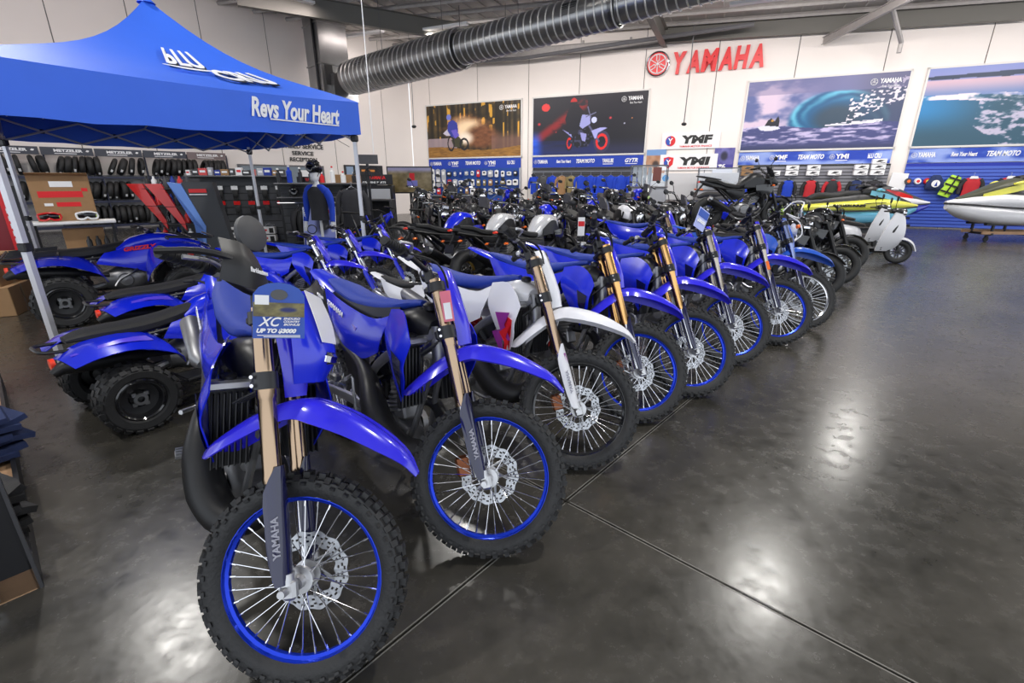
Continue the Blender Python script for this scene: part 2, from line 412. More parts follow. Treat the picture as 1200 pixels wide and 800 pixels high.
def ibeam(b, A, B, h=.5, w_=.2):
    A, B = V(A), V(B); d = B-A; L = d.length; T = M.Translation((A+B)/2) @ d.to_track_quat('X', 'Z').to_matrix().to_4x4()
    b.box((0, 0, h/2), (L, w_, .02), T=T); b.box((0, 0, -h/2), (L, w_, .02), T=T); b.box((0, 0, 0), (L, .014, h), T=T)
def raft(name, A, B, h=.5, w_=.2, m=beamm): return struct(name, lambda b: ibeam(b, A, B, h, w_), m)
def rp(s, d, dz): p = CN+RD*s+nrm*d; return (p.x, p.y, roofz(p.x, p.y)-dz)
raft('trim_1', rp(12.35, .02, .5), rp(12.35, 17, .5), .55, .22)                 # rafter landing on the right wall
raft('trim_2', rp(12.35, .25, .42), rp(23.2, .35, .40), .5, .2)
raft('trim_3', rp(-.3, 9, .55), rp(6.2, 1.6, .55), .6, .22)
raft('trim_4', rp(1.3, .12, .75), rp(12.3, .12, .62), .34, .16, galv)
raft('trim_5', rp(17.8, .2, .9), rp(20.0, 4.5, .5), .22, .12, galv)
""" sprinkler / service pipes """
def pipe(label, P, r=.05, m=GREYP, cat='pipe', n=8):
    return solo('service_pipe', lambda b: b.tube(P, r, n), m, label, cat)
pipe('long grey service pipe running under the roof above the right wall logo', [rp(.8, .5, 1.05), rp(6.5, .6, 1.0), rp(11, 1.0, .75), rp(15.5, 1.2, .48)], .075)
pipe('short grey round pipe near the roof right of the duct box', [rp(-1.6, 2.2, .95), rp(1.8, .35, .95)], .09)
pipe('pale downpipe elbow hanging from the roof at the far right', [rp(19.1, 2.4, .35), rp(19.9, 1.1, 1.25), rp(19.9, 1.1, 1.55)], .07, galv)
for i in range(12):
    part('bracket', lambda b: b.box((1.0+i*2.0, -.05, 0), (.07, .08, .14)), galv, bpy.data.objects['wall_right'], M.Translation((0, 0, 8-.045*(1+i*2)-.42)))
# high bay lamps
for i, l in enumerate(LAMPS):
    zr = roofz(l[0], l[1])
    t = thing('high_bay_lamp', 'round silver high bay lamp hanging under the roof, seen above the spiral duct' if i == 4 else 'round high bay lamp hung from the roof out of view', 'lamp', M.Translation(l), None if i == 4 else 'high bay lamps outside the frame')
    part('shade', lambda b: b.lathe([(-.3, .26), (-.28, .27), (0, .10), (.12, .08), (.14, 0)], 20, ax='z'), STEEL, t, key='shade')
    part('diffuser', lambda b: b.lathe([(-.3, 0), (-.3, .245), (-.285, .245), (-.285, 0)], 20, ax='z'), LAMPM, t, key='diff')
    part('rod', lambda b: b.tube([(0, 0, .1), (0, 0, zr-l[2])], .012, 6), GREYP, t)
t = thing('tube_light', 'lit white fluorescent tube light under the roof beside the duct', 'lamp', at(.55, 12.9, 7.0, -30))
part('housing', lambda b: b.box((0, 0, .04), (1.2, .16, .06)), PAPER, t); part('tube', lambda b: b.tube([(-.58, 0, 0), (.58, 0, 0)], .03, 8), LAMPM, t)
for i, (x, y, z, a) in enumerate(WALL_FILL):  # fittings for the added lights that brighten the walls
    t = thing('tube_light', 'slim white batten light added under the roof to brighten the %s wall' % ('right' if i < 7 else 'left'), 'lamp', at(x, y, z, a), 'added batten lights brightening the walls')
    part('housing', lambda b: b.box((0, 0, .03), (2.7, .22, .08)), PAPER, t, key='wallfillhouse'); part('rod', lambda b: [b.tube([(q, 0, .05), (q, 0, roofz(x, y)-z)], .01, 5) for q in (-1, 1)], GREYP, t)
# hanging cables with sensor ends
def cable(label, A, z1, knob=True, m=None, r=.012):
    t = thing('hanging_cable', label, 'cable', M.Translation(A))
    part('cord', lambda b: b.tube([(0, 0, 0), (.02, 0, (z1-A[2])*.5), (0, 0, z1-A[2])], r, 6, 3), m or GREYP, t)
    if knob: part('end_plug', lambda b: b.hull([(-.09, 0, 0, .03, .03), (-.04, 0, 0, .07, .06), (.05, 0, 0, .07, .06), (.1, 0, 0, .03, .03)], 10, ax='x'), BLACK, t, M.Translation((0, 0, z1-A[2])))
cable('black cable with a plug end hanging left of the burning forest poster', (-4.3, 22.5, 7.7), 3.9)
cable('thin grey rod cable hanging across the big red letters', (6.75, 20.2, 7.1), 3.75, r=.02)
cable('long white cord hanging from the roof in front of the spiral duct', (-3.15, 11.5, 8.1), 2.2, False, PAPER, .01)
# sheet metal duct box on the left wall and spiral duct
ductm = mat('galvanised_duct', (.34, .34, .34), .28, .85, noise=.25, nscale=1.5)
t = thing('duct_box', 'tall square galvanised duct box standing against the left wall', 'duct', M.Translation((-7.45, 21.6, 0)) @ M.Rotation(R(44), 4, 'Z'))
for z0, z1 in ((4.6, 6.0), (6.0, 7.4), (7.4, 9.0)):
    part('duct_section', lambda b: b.box((0, 0, (z0+z1)/2), (1.15, 1.3, z1-z0-.02)), ductm, t)
    part('flange', lambda b: b.box((0, 0, z1), (1.22, 1.37, .05)), ductm, t)
part('conduit', lambda b: b.tube([(-.62, -.3, 4.9), (-.62, -.3, 9)], .05, 6), BLKP, t)
part('outlet_boot', lambda b: b.box((.2, -.72, 5.15), (1.0, .5, 1.0), taper=.9), ductm, t)
part('grille', lambda b: b.box((-.3, -.66, 5.6), (.3, .03, .7)), mat('dark_grille', (.03, .03, .03), .6), t)
t = thing('spiral_duct', 'long ribbed spiral metal duct running up under the roof', 'duct')
DA, DB = V((-6.3, 20.6, 5.42)), V((5.2, 12.35, 5.95)); dd = (DB-DA).normalized(); TD = M.Translation(DA) @ dd.to_track_quat('X', 'Z').to_matrix().to_4x4()
ribm = mat('bright_duct_seam', (.75, .74, .72), .35, .6); Ld = (DB-DA).length; segs = [(0, 5.6, .58), (5.6, 11.0, .46), (11.0, Ld+1.5, .40)]
for a, c, r in segs:
    prof = []; x = a; 
    while x < c-.01:
        prof += [(x, r), (x+.23, r)]; x += .24
        part('duct_rib', lambda b: b.ring((0, 0, 0), (1, 0, 0), r+.006, .022, 28, 6), ribm, t, TD @ M.Translation((x, 0, 0)), key='rib%d' % (r*100))
    part('duct_length', lambda b: b.lathe(prof+[(c, r), (c, .05)], 28, ax='x'), ductm, t, TD, ang=25)
for x, r in ((1.2, .58), (4.9, .58), (9.9, .46)):
    part('grille', lambda b: (b.box((x, -r*.86, .12), (.42, .06, .3), (R(-14), 0, 0)), [b.box((x, -r*.86-.04, .03+k*.05), (.4, .02, .012)) for k in range(5)]), mat('dark_grille', (.03, .03, .03), .6), t, TD)
part('strap', lambda b: [b.tube([(x, 0, .5), (x, 0, 2.2)], .01, 5) for x in (2, 5, 8, 11, 14)], GREYP, t, TD)

# ---------------------------------------------------------------- posters
def pic1(u, v):      # forest, motocross rider, burst of backlit dust
    f = fbm(u*7, v*7, 3); trunk = .5+.5*sin(u*90+fbm(u*6, 0, 1)*14); c = mixc((.12, .10, .06), (.46, .36, .20), trunk*f)
    if trunk > .8 and v > .35 and noise2(u*40, v*9, 9) > .6: c = mixc(c, (1, .75, .25), .8)
    d = math.hypot((u-.45)*1.6, (v-.52)*1.25); 
    g = sstep(.36+.30*fbm(u*13, v*13, 5)**1.5, .12, d)
    c = mixc(c, mixc((.95, .55, .32), (1, .88, .72), g), g)
    bl = sstep(.30, .14, math.hypot((u-.6)*1.35, (v-.38)))*sstep(.25, .6, fbm(u*10, v*10, 7)+.25)
    c = mixc(c, mixc((.30, .17, .10), (.60, .38, .24), fbm(u*22, v*22, 8)), bl)
    fl = sstep(.17, .05, math.hypot((u-.42)*1.3, (v-.36)))
    c = mixc(c, (1, .93, .85), fl)
    if v < .34+.05*fbm(u*5, 1, 2) and u < .33: c = mixc(c, (.72, .64, .68), .8*sstep(0, .1, v-.1))
    if u > .7 and v < .5: c = mixc(c, (.55, .40, .36), .7*sstep(.52, .3, v))
    if v < .17+.04*sin(u*6+1): c = mixc((.42, .28, .12), (.75, .55, .25), fbm(u*25, v*60, 4))
    if inpoly(u, v, [(.27, .33), (.33, .45), (.40, .30), (.38, .20), (.30, .20)]): c = (.25, .24, .16)
    if ringp(u, v, (.265, .27), .13, .022, sx=.55) or ringp(u, v, (.41, .25), .10, .02, sx=.9): c = (.10, .09, .12)
    if inpoly(u, v, [(.18, .47), (.24, .56), (.30, .52), (.29, .42), (.22, .42)]): c = (.82, .80, .86)
    if inpoly(u, v, [(.23, .52), (.24, .68), (.29, .72), (.34, .66), (.35, .50), (.33, .38), (.27, .40)]): c = (.20, .24, .62)
    if inpoly(u, v, [(.27, .52), (.33, .54), (.36, .42), (.31, .36)]): c = (.42, .36, .80)
    if math.hypot((u-.25)*2.13, v-.77) < .055: c = (.45, .50, .85)
    return c
def pic2(u, v):
    c = mixc((.06, .06, .10), (.11, .10, .15), v)
    if v < .3: c = mixc(c, (.17, .18, .32), sstep(.3, .05, v)*.8)
    st = abs((v-.25)-(u-.02)*1.35)
    if u < .5: c = mixc(c, (.65, .10, .12), sstep(.16, .02, st)*.8*sstep(.25, .55, fbm(u*14, v*14, 3)))
    if math.hypot((u-.12)*1.7, v-.83) < .065: c = (.88, .20, .2)
    if u < .12: c = mixc(c, (.15, .4, .95), sstep(.12, .02, u)*sstep(.5, .2, v))
    if v < .25 and u < .6: c = mixc(c, (.05, .15, .55), .6*fbm(u*4, v*20, 8))
    for x, y, r, k in ((.70, .60, .016, (1, .25, .3)), (.82, .5, .01, (.9, .9, 1)), (.06, .55, .02, (.9, .15, .2)), (.88, .58, .008, (1, .6, .3)), (.22, .4, .01, (.8, .2, .2))):
        c = mixc(c, k, sstep(r*2, 0, math.hypot((u-x)*1.7, v-y)))
    if ringp(u, v, (.635, .21), .145, .045, sx=.8): c = (.22, .21, .32)
    if ringp(u, v, (.635, .21), .115, .022, sx=.8): c = (.90, .16, .16)
    if ringp(u, v, (.345, .20), .105, .03, sx=.55): c = (.12, .11, .18)
    if ringp(u, v, (.345, .20), .08, .018, sx=.5): c = (.85, .15, .15)
    if inpoly(u, v, [(.34, .22), (.42, .42), (.52, .45), (.56, .34), (.52, .14), (.42, .12)]): c = mixc((.06, .06, .10), (.30, .30, .45), .7*(noise2(u*60, v*30, 4) > .6))
    if near(u, v, (.52, .48), (.61, .22), .016): c = (.35, .35, .50)
    if inpoly(u, v, [(.40, .55), (.45, .68), (.52, .66), (.53, .52), (.46, .44)]): c = (.62, .63, .86)
    if inpoly(u, v, [(.54, .40), (.62, .45), (.68, .44), (.60, .36), (.585, .27), (.57, .27)]): c = (.66, .66, .90)
    if inpoly(u, v, [(.44, .38), (.50, .35), (.49, .22), (.46, .24)]): c = (.60, .60, .85)
    if inpoly(u, v, [(.28, .44), (.36, .36), (.37, .30)]): c = (.60, .60, .85)
    if math.hypot((u-.56)*2.13, v-.58) < .05: c = (.80, .82, 1)
    if near(u, v, (.53, .62), (.50, .80), .009) or near(u, v, (.49, .64), (.57, .70), .01): c = (.42, .42, .55)
    if inpoly(u, v, [(.30, .62), (.34, .82), (.41, .86), (.46, .74), (.44, .56), (.42, .36), (.34, .36)]): c = (.08, .08, .13) if v > .42 else (.10, .10, .16)
    if math.hypot((u-.375)*2.13, v-.90) < .062: c = (.75, .13, .14) if v > .90 else (.10, .09, .12)
    return c
def pic3(u, v):
    f = fbm(u*6, v*6, 11); c = mixc((.30, .36, .58), (.84, .76, .84), sstep(.35, .65, f)*sstep(.6, .1, u)+.1)
    d = math.hypot((u-.62)*1.25, v-.42); ang = math.atan2(v-.42, (u-.62)*1.25)
    barrel = sstep(.42, .36, d)*sstep(.18, .34, u)
    sw = .5+.5*sin(d*60+ang*5+f*6)
    c = mixc(c, mixc((.08, .34, .52), (.42, .78, .88), sw*sstep(.2, .4, d)), barrel*.95)
    c = mixc(c, (.20, .26, .32), sstep(.26, .12, d)*.85)
    if u > .62: c = mixc(c, (.23, .27, .36), sstep(.62, .85, u)*.75)
    if u > .68 and noise2(u*70, v*50, 3) > .62 and abs(v-(u-.68)*.9-.52) < .16: c = (.88, .85, .9)
    if v < .33+.03*sin(u*9):
        k = fbm(u*14, v*40, 6); c = mixc((.26, .28, .48), (.76, .72, .86), sstep(.42, .68, k)*sstep(.02, .16, v)); c = mixc(c, (.20, .22, .36), sstep(.12, .0, v)*.8)
    if v > .8: c = mixc(c, (.48, .45, .6), .5)
    if abs(v-.33-.12*(u-.55)) < .018*sstep(.52, .7, u)+.004 and .52 < u < .9 and fbm(u*30, v*60, 2) > .35: c = (.92, .9, .95)
    if inpoly(u, v, [(.10, .345), (.13, .29), (.20, .28), (.26, .31), (.24, .36), (.16, .37)]): c = (.86, .86, .92)
    if inpoly(u, v, [(.15, .36), (.17, .44), (.19, .47), (.215, .42), (.235, .50), (.25, .42), (.25, .34)]): c = (.12, .12, .16)
    if math.hypot((u-.20)*2.1, v-.43) < .02: c = (.75, .55, .2)
    return c
def pic4(u, v):
    sky = mixc((.72, .60, .68), (.50, .55, .78), v); c = sky
    if v > .84+.04*fbm(u*10, 0, 2) and v < .9+.05*u: c = (.16, .22, .32)
    elif v <= .85: c = mixc((.42, .52, .72), (.80, .68, .74), sstep(.62, .84, v))
    w_ = .66-.22*(u-.1)**2*1.4
    if v < w_: c = mixc((.20, .34, .42), (.18, .50, .72), sstep(.45, .0, u)*sstep(.1, .5, v))
    if abs(v-w_+.03) < .045*sstep(-.1, .6, u)+.02: c = mixc(c, (.92, .86, .90), sstep(.3, .6, fbm(u*16, v*16, 3)))
    if u > .3 and v < .55-.25*(u-.5) and u*.9+v*.6 > .42: c = mixc(c, (.80, .76, .85), sstep(.46, .66, fbm(u*26, v*26, 5))*.9)
    return c
def inpoly(u, v, P):
    r = False; j = len(P)-1
    for i in range(len(P)):
        if (P[i][1] > v) != (P[j][1] > v) and u < (P[j][0]-P[i][0])*(v-P[i][1])/(P[j][1]-P[i][1])+P[i][0]: r = not r
        j = i
    return r
def near(u, v, a, b, r, ar=2.13):
    ux, vy = (b[0]-a[0])*ar, b[1]-a[1]; px, py = (u-a[0])*ar, v-a[1]; L = ux*ux+vy*vy; k = max(0, min(1, (px*ux+py*vy)/L)) if L else 0
    return math.hypot(px-k*ux, py-k*vy) < r
def ringp(u, v, c, r, w_, ar=2.13, sx=1): return abs(math.hypot((u-c[0])*ar/sx, v-c[1])-r) < w_
def emblem(parent, T, r=.16, m=TEXTW, th=.004):
    """ring with three crossed tuning forks"""
    def f(b):
        b.ring((0, 0, 0), (0, 1, 0), r, r*.07, 28, 4)
        for k in range(3):
            q = pi/2+k*2*pi/3; d = V((cos(q), 0, sin(q))); e = V((-sin(q), 0, cos(q)))
            b.tube([d*-r*.0, d*r*.35], r*.05, 4)
            for s in (-1, 1): b.tube([d*r*.3, d*r*.34+e*s*r*.16, d*r*.9+e*s*r*.16], r*.05, 4)
            b.tube([d*0, d*-r*.9], r*.05, 4)
    return part('emblem', f, m, parent, T)
STRIPM = mat('royal_blue_banner_print', (.008, .055, .36), .45)
def strip_fn(pale):
    def f(u, v):
        c = (.10, .24, .68)
        if pale: c = mixc(c, (.72, .78, .95), .75*sstep(.45, .65, fbm(u*5, v*1.5, 21)+ .12*sin(u*13)))
        return c
    return f
posters = [(1.0, 6.18, pic1, 'large wall poster of a dirt bike rider before a fiery dust burst in a forest', None, None, 0),
           (6.78, 11.9, pic2, 'large dark wall poster of a night motorcycle rider with red wheels and red moon', None, None, 0),
           (15.62, 20.6, pic3, 'large wall poster of a curling turquoise ocean wave with a watercraft', None, None, 1),
           (21.1, 26.2, pic4, 'large wall poster of a white boat wake curving on a calm lake', None, None, 1)]
names = [[('YAMAHA', .5, 0), ('YMF', .42, 0), ('TEAM MOTO', .85, .3), ('YMI', .42, 0), ('bLU CRU', .4, 0)],
         [('YAMAHA', .5, 0), ('Revs Your Heart', .7, .3), ('TEAM MOTO', .85, .3), ('YAMALUBE', .5, 0), ('GYTR', .55, .3)],
         [('YAMAHA', .5, 0), ('YMF', .42, 0), ('TEAM MOTO', .85, .3), ('YMI', .42, 0), ('bLU CRU', .4, 0)],
         [('YAMAHA', .5, 0), ('Revs Your Heart', .7, .3), ('TEAM MOTO', .85, .3), ('YAMALUBE', .5, 0), ('GYTR', .55, .3)]]
for i, (a, c, fn, lab, extra, pos, pale) in enumerate(posters):
    W_, x = c-a, (a+c)/2
    t = thing('wall_poster', lab, 'poster', wr(x, 3.98, .06))
    part('frame', lambda b: (b.box((0, .02, 1.23), (W_+.1, .05, .06)), b.box((0, .02, -1.23), (W_+.1, .05, .06)), b.box((-W_/2-.02, .02, 0), (.06, .05, 2.5)), b.box((W_/2+.02, .02, 0), (.06, .05, 2.5))), mat('white_poster_rail', (.7, .68, .66), .5), t)
    picture('picture', W_, 2.4, fn, t, I4, 260, 122)
    emblem(t, M.Translation((W_/2-1.0, -.012, .93)), .1)
    txt('lettering', 'YAMAHA', .62, .15, TEXTW, t, M.Translation((W_/2-.52, -.008, .95)), bold=.03)
    txt('lettering', 'Revs Your Heart', .5, .08, TEXTW, t, M.Translation((W_/2-.5, -.008, .78)), shear=.3)
    t = thing('header_banner', ['plain royal blue banner strip with five white logos under the forest poster', 'plain royal blue banner strip with five logos under the night rider poster', 'blue and pale cloudy banner strip with logos under the wave poster', 'blue and pale cloudy banner strip with logos under the boat wake poster'][i], 'banner', wr(x, 2.47, .06))
    picture('board', W_, .46, strip_fn(pale), t, I4, 60, 6)
    for k, (s_, w_, sh) in enumerate(names[i]):
        xx = -W_/2+W_*(k+.5)/5
        if s_ in ('YMF', 'YMI', 'YAMAHA'): emblem(t, M.Translation((xx-w_*.5-.1, -.012, .02)), .08)
        txt('lettering', s_, w_, .17 if s_ != 'Revs Your Heart' else .14, TEXTW, t, M.Translation((xx, -.008, .03)), shear=sh, bold=.035)
        if s_ in ('YMF', 'YMI', 'YAMALUBE', 'GYTR'): part('underline', lambda b: b.box((xx, 0, -.11), (w_*.9, .006, .025)), TEXTW, t)
# big wall logo
t = thing('wall_logo', 'big red three fork ring logo fixed on the wall above the two sign boards', 'sign', wr(12.15, 6.1, .08))
part('disc', lambda b: b.lathe([(0, 0), (0, .42), (.06, .42), (.06, 0)], 36, (0, 0, 0)), RED, t)
part('chrome_ring', lambda b: b.ring((0, 0, 0), (0, 1, 0), .43, .035, 36, 8), CHROME, t)
emblem(t, M.Translation((0, -.02, 0)), .34, PAPER)
t = thing('wall_letters', 'big red capital letters fixed on the wall beside the round logo', 'sign', wr(14.36, 6.06, .08))
xx = -1.62
for ch in 'YAMAHA':
    wd = .6 if ch == 'M' else .5
    txt('letter', ch, wd, .78, RED, t, M.Translation((xx+wd/2, 0, 0)), ext=.03, shear=.12, bold=.05); xx += wd+.035
# YMF and YMI boards
for k, (s_, z, rc) in enumerate((('YMF', 3.21, 0), ('YMI', 2.38, 1))):
    t = thing('sign_board', ['white board with round badge and black lettering, upper of the two stacked boards', 'white board with shield badge and black lettering, lower of the two stacked boards'][k], 'sign', wr(13.72, z, .05))
    part('board', lambda b: b.box((0, .01, 0), (2.25, .03, .62)), PAPER, t)
    part('badge', lambda b: b.lathe([(0, 0), (0, .2), (.01, .2)], 28, (-.78, 0, 0)) if k == 0 else b.plate([(-.98, 0, .18), (-.78, 0, .22), (-.58, 0, .18), (-.6, 0, -.08), (-.78, 0, -.24), (-.96, 0, -.08)], (0, .01, 0)), RED, t, M.Translation((0, -.015, 0)))
    part('badge_half', lambda b: b.plate([(-.78, 0, .19), (-.78, 0, -.19), (-.92, 0, -.13), (-.97, 0, 0), (-.9, 0, .14)], (0, .006, 0)), mat('badge_blue', (.02, .08, .45), .4), t, M.Translation((0, -.024, 0)))
    txt('lettering', 'Y', .2, .22, TEXTW, t, M.Translation((-.78, -.032, 0)), bold=.02)
    txt('lettering', s_, 1.2, .32, INK, t, M.Translation((.25, -.01, .04)), bold=.06, shear=.1)
    txt('lettering', ('YAMAHA MOTOR FINANCE', 'YAMAHA MOTOR INSURANCE')[k], 1.25, .08, RED, t, M.Translation((.22, -.01, -.22)), bold=.02)
def pdes(u, v):
    c = mixc((.62, .42, .30), (.80, .66, .56), fbm(u*6, v*6, 2))
    if v > .75: c = (.45, .6, .8)
    return mixc(c, (.15, .12, .12), sstep(.22, .1, math.hypot(u-.5, (v-.42)*1.2))*.8)
def pblu(u, v):
    c = mixc((.25, .22, .5), (.50, .50, .75), fbm(u*5, v*5, 4))
    c = mixc(c, (.1, .1, .15), sstep(.25, .1, math.hypot(u-.5, (v-.68)))*.8)
    if v < .35: c = (.22, .2, .55)
    if v < .15: c = (.85, .86, .9)
    return c
t = thing('small_poster', 'small tan desert motorcycle poster left of the two sign boards', 'poster', wr(12.42, 2.4, .05)); picture('picture', .8, 1.0, pdes, t, I4, 24, 28)
t = thing('small_poster', 'small blue poster with 1% print right of the two sign boards', 'poster', wr(15.08, 2.42, .05)); picture('picture', .75, .95, pblu, t, I4, 24, 28)
txt('lettering', '1%', .4, .16, TEXTW, t, M.Translation((-.1, -.01, -.22)), bold=.05)
# left wall lettering
t = thing('wall_lettering', 'red capital lettering with round logo on the left wall behind the tent', 'sign', wl(8.1, 3.15, .03))
part('badge', lambda b: b.lathe([(0, 0), (0, .14), (.01, .14)], 20, (-.62, 0, 0)), RED, t); txt('lettering', 'YAMAHA', .95, .24, RED, t, M.Translation((.1, 0, 0)), bold=.05)
t = thing('wall_lettering', 'black AUTHORISED SERVICE lettering on the left wall', 'sign', wl(6.1, 3.1, .03)); txt('lettering', 'AUTHORISED SERVICE', 2.6, .2, INK, t, I4, bold=.03)
t = thing('wall_lettering', 'black SERVICE RECEPTION lettering in two lines on the left wall', 'sign', wl(5.75, 2.68, .03))
txt('lettering', 'SERVICE', .95, .17, INK, t, M.Translation((0, 0, .13)), bold=.03); txt('lettering', 'RECEPTION', 1.2, .17, INK, t, M.Translation((0, 0, -.13)), bold=.03)
# ---------------------------------------------------------------- wheels
def tyre_fn(Rt, w_, knob, seg=44):
    h = w_*.95 if knob != 'atv' else Rt*.42
    def f(b):
        if knob == 'atv':
            b.lathe([(-.36*w_, Rt-h), (-.5*w_, Rt-.75*h), (-.52*w_, Rt-.3*h), (-.44*w_, Rt-.07*h), (0, Rt-.03*h), (.44*w_, Rt-.07*h), (.52*w_, Rt-.3*h), (.5*w_, Rt-.75*h), (.36*w_, Rt-h)], seg, closed=True)
        else:
            rc = Rt-(.013 if knob else 0)
            b.lathe([(-.24*w_, Rt-h), (-.42*w_, Rt-.8*h), (-.5*w_, Rt-.5*h), (-.43*w_, Rt-.22*h), (-.25*w_, rc-.05*h), (0, rc), (.25*w_, rc-.05*h), (.43*w_, Rt-.22*h), (.5*w_, Rt-.5*h), (.42*w_, Rt-.8*h), (.24*w_, Rt-h)], seg, closed=True)
        if knob:
            N = 40 if knob == 'mx' else 22
            for i in range(N):
                for (y, dr, tilt, dims, ph) in (((-.14, 0, 0, (.022, .21, .022), 0), (.14, 0, 0, (.022, .21, .022), 0), (-.37, .10, .75, (.02, .17, .022), .5), (.37, .10, -.75, (.02, .17, .022), .5), (-.47, .27, 1.25, (.016, .1, .018), 0), (.47, .27, -1.25, (.016, .1, .018), 0)) if knob == 'mx' else ((-.15, .02, 0, (.05, .26, .03), 0), (.18, .02, 0, (.05, .2, .03), .5), (-.42, .08, .6, (.045, .2, .035), .5), (.42, .08, -.6, (.045, .2, .035), 0))):
                    q = 2*pi*(i+ph)/N; r = Rt-.009-dr*h
                    T = M.Rotation(-q, 4, 'Y') @ M.Translation((r, y*w_, 0)) @ M.Rotation(tilt, 4, 'Z')
                    b.box((0, 0, 0), (dims[2], dims[1]*w_, dims[0]), T=T)
    return f
def wheel(root, kind, T, Rt=.345, w_=.085, rim=BLUER, tyre='front_tyre', single=False, knob='mx', cast=False, hubm=ALU):
    k = '%s_%d_%d' % (knob, Rt*1000, w_*1000)
    tagk = lambda s: s+'_'+k
    ty = ob(tyre, cm(tagk('tyre'), tyre_fn(Rt, w_, knob), TYRE), root, T)
    Rr = Rt-w_*.95+.012 if knob != 'atv' else Rt*.6
    if knob == 'atv':
        part('rim', lambda b: b.lathe([(-.1, Rr+.01), (-.1, Rr-.02), (-.05, Rr-.035), (-.04, .075), (.0, .06), (.02, .0)], 28), BLKP, ty, key=tagk('atvrim'))
        part('rim_lip', lambda b: b.lathe([(-.105, Rr+.012), (-.11, Rr), (-.1, Rr-.012)], 28), BLKG, ty, key=tagk('atvlip'))
        part('hub', lambda b: (b.lathe([(-.075, .055), (-.085, .05), (-.085, .026), (-.05, .024)], 16), [b.box((.06*cos(a), -.06, .06*sin(a)), (.03, .03, .03)) for a in (.7, 2.27, 3.84, 5.4)]), STEEL, ty, key=tagk('atvhub')); return ty
    part('rim', lambda b: b.lathe([(-.021, Rr), (-.023, Rr-.012), (-.013, Rr-.016), (-.008, Rr-.026), (.008, Rr-.026), (.013, Rr-.016), (.023, Rr-.012), (.021, Rr)], 44, closed=True), rim, ty, key=tagk('rim'))
    if cast:
        def sp(b):
            for i in range(10):
                q = 2*pi*i/10; q2 = q+.1*(1 if i % 2 else -1); b.tube([(.05*cos(q), 0, .05*sin(q)), ((Rr-.02)*cos(q2), 0, (Rr-.02)*sin(q2))], .011, 6)
        part('cast_spokes', sp, rim, ty, key=tagk('cast'))
    else:
        def one(b, q, s, d):
            a = q+d*.42; b.tube([(.032*cos(a), s*.028, .032*sin(a)), ((Rr-.02)*cos(q), 0, (Rr-.02)*sin(q))], .0019, 5); b.tube([((Rr-.045)*cos(q)+.0*cos(a), s*.003, (Rr-.045)*sin(q)), ((Rr-.022)*cos(q), 0, (Rr-.022)*sin(q))], .0034, 5)
        if single:
            for i in range(36):
                v_ = i % 4; T2 = M.Rotation(-2*pi*i/36, 4, 'Y')
                part('spoke', lambda b: one(b, 0, (1, -1, 1, -1)[v_], (1, 1, -1, -1)[v_]), CHROME, ty, T2, key=tagk('spoke%d' % v_))
        else:
            part('spokes', lambda b: [one(b, 2*pi*i/36, (1, -1, 1, -1)[i % 4], (1, 1, -1, -1)[i % 4]) for i in range(36)], CHROME, ty, key=tagk('spokes'))
    part('hub', lambda b: (b.lathe([(-.062, .012), (-.062, .022), (-.035, .024), (-.033, .044), (-.022, .046), (-.018, .024), (.018, .024), (.022, .046), (.033, .044), (.036, .026), (.06, .022), (.06, .012)], 24),), hubm, ty, key='hub')
    def disc(b):
        n = 120; rad = [.086, .094, .101, .108, .115, .122, .131]
        vs = []; fs = []
        for y in (.0, .004):
            for i in range(n):
                for j, r in enumerate(rad):
                    rr_ = r+(.004*sin(i*2*pi/10) if j in (0, 6) else 0); q = 2*pi*i/n; vs.append((rr_*cos(q), .048+y, rr_*sin(q)))
        N = n*7
        for i in range(n):
            for j in range(6):
                if (j in (1, 3, 4) and (i+(j*2)) % 5 in (0, 1)): 
                    hole = True
                else: hole = False
                a, b_, c_, d = i*7+j, i*7+j+1, ((i+1) % n)*7+j+1, ((i+1) % n)*7+j
                if not hole: fs += [(a, b_, c_, d), (d+N, c_+N, b_+N, a+N)]
        for j in (0, 6):
            for i in range(n): a, d = i*7+j, ((i+1) % n)*7+j; fs.append((a, d, d+N, a+N))
        b.add(vs, fs)
        for k_ in range(6):
            q = 2*pi*k_/6; b.tube([(.035*cos(q+.5), .045, .035*sin(q+.5)), (.09*cos(q), .05, .09*sin(q))], .006, 5, flat=.5)
    part('brake_disc', disc, STEEL, ty, key='disc')
    return ty
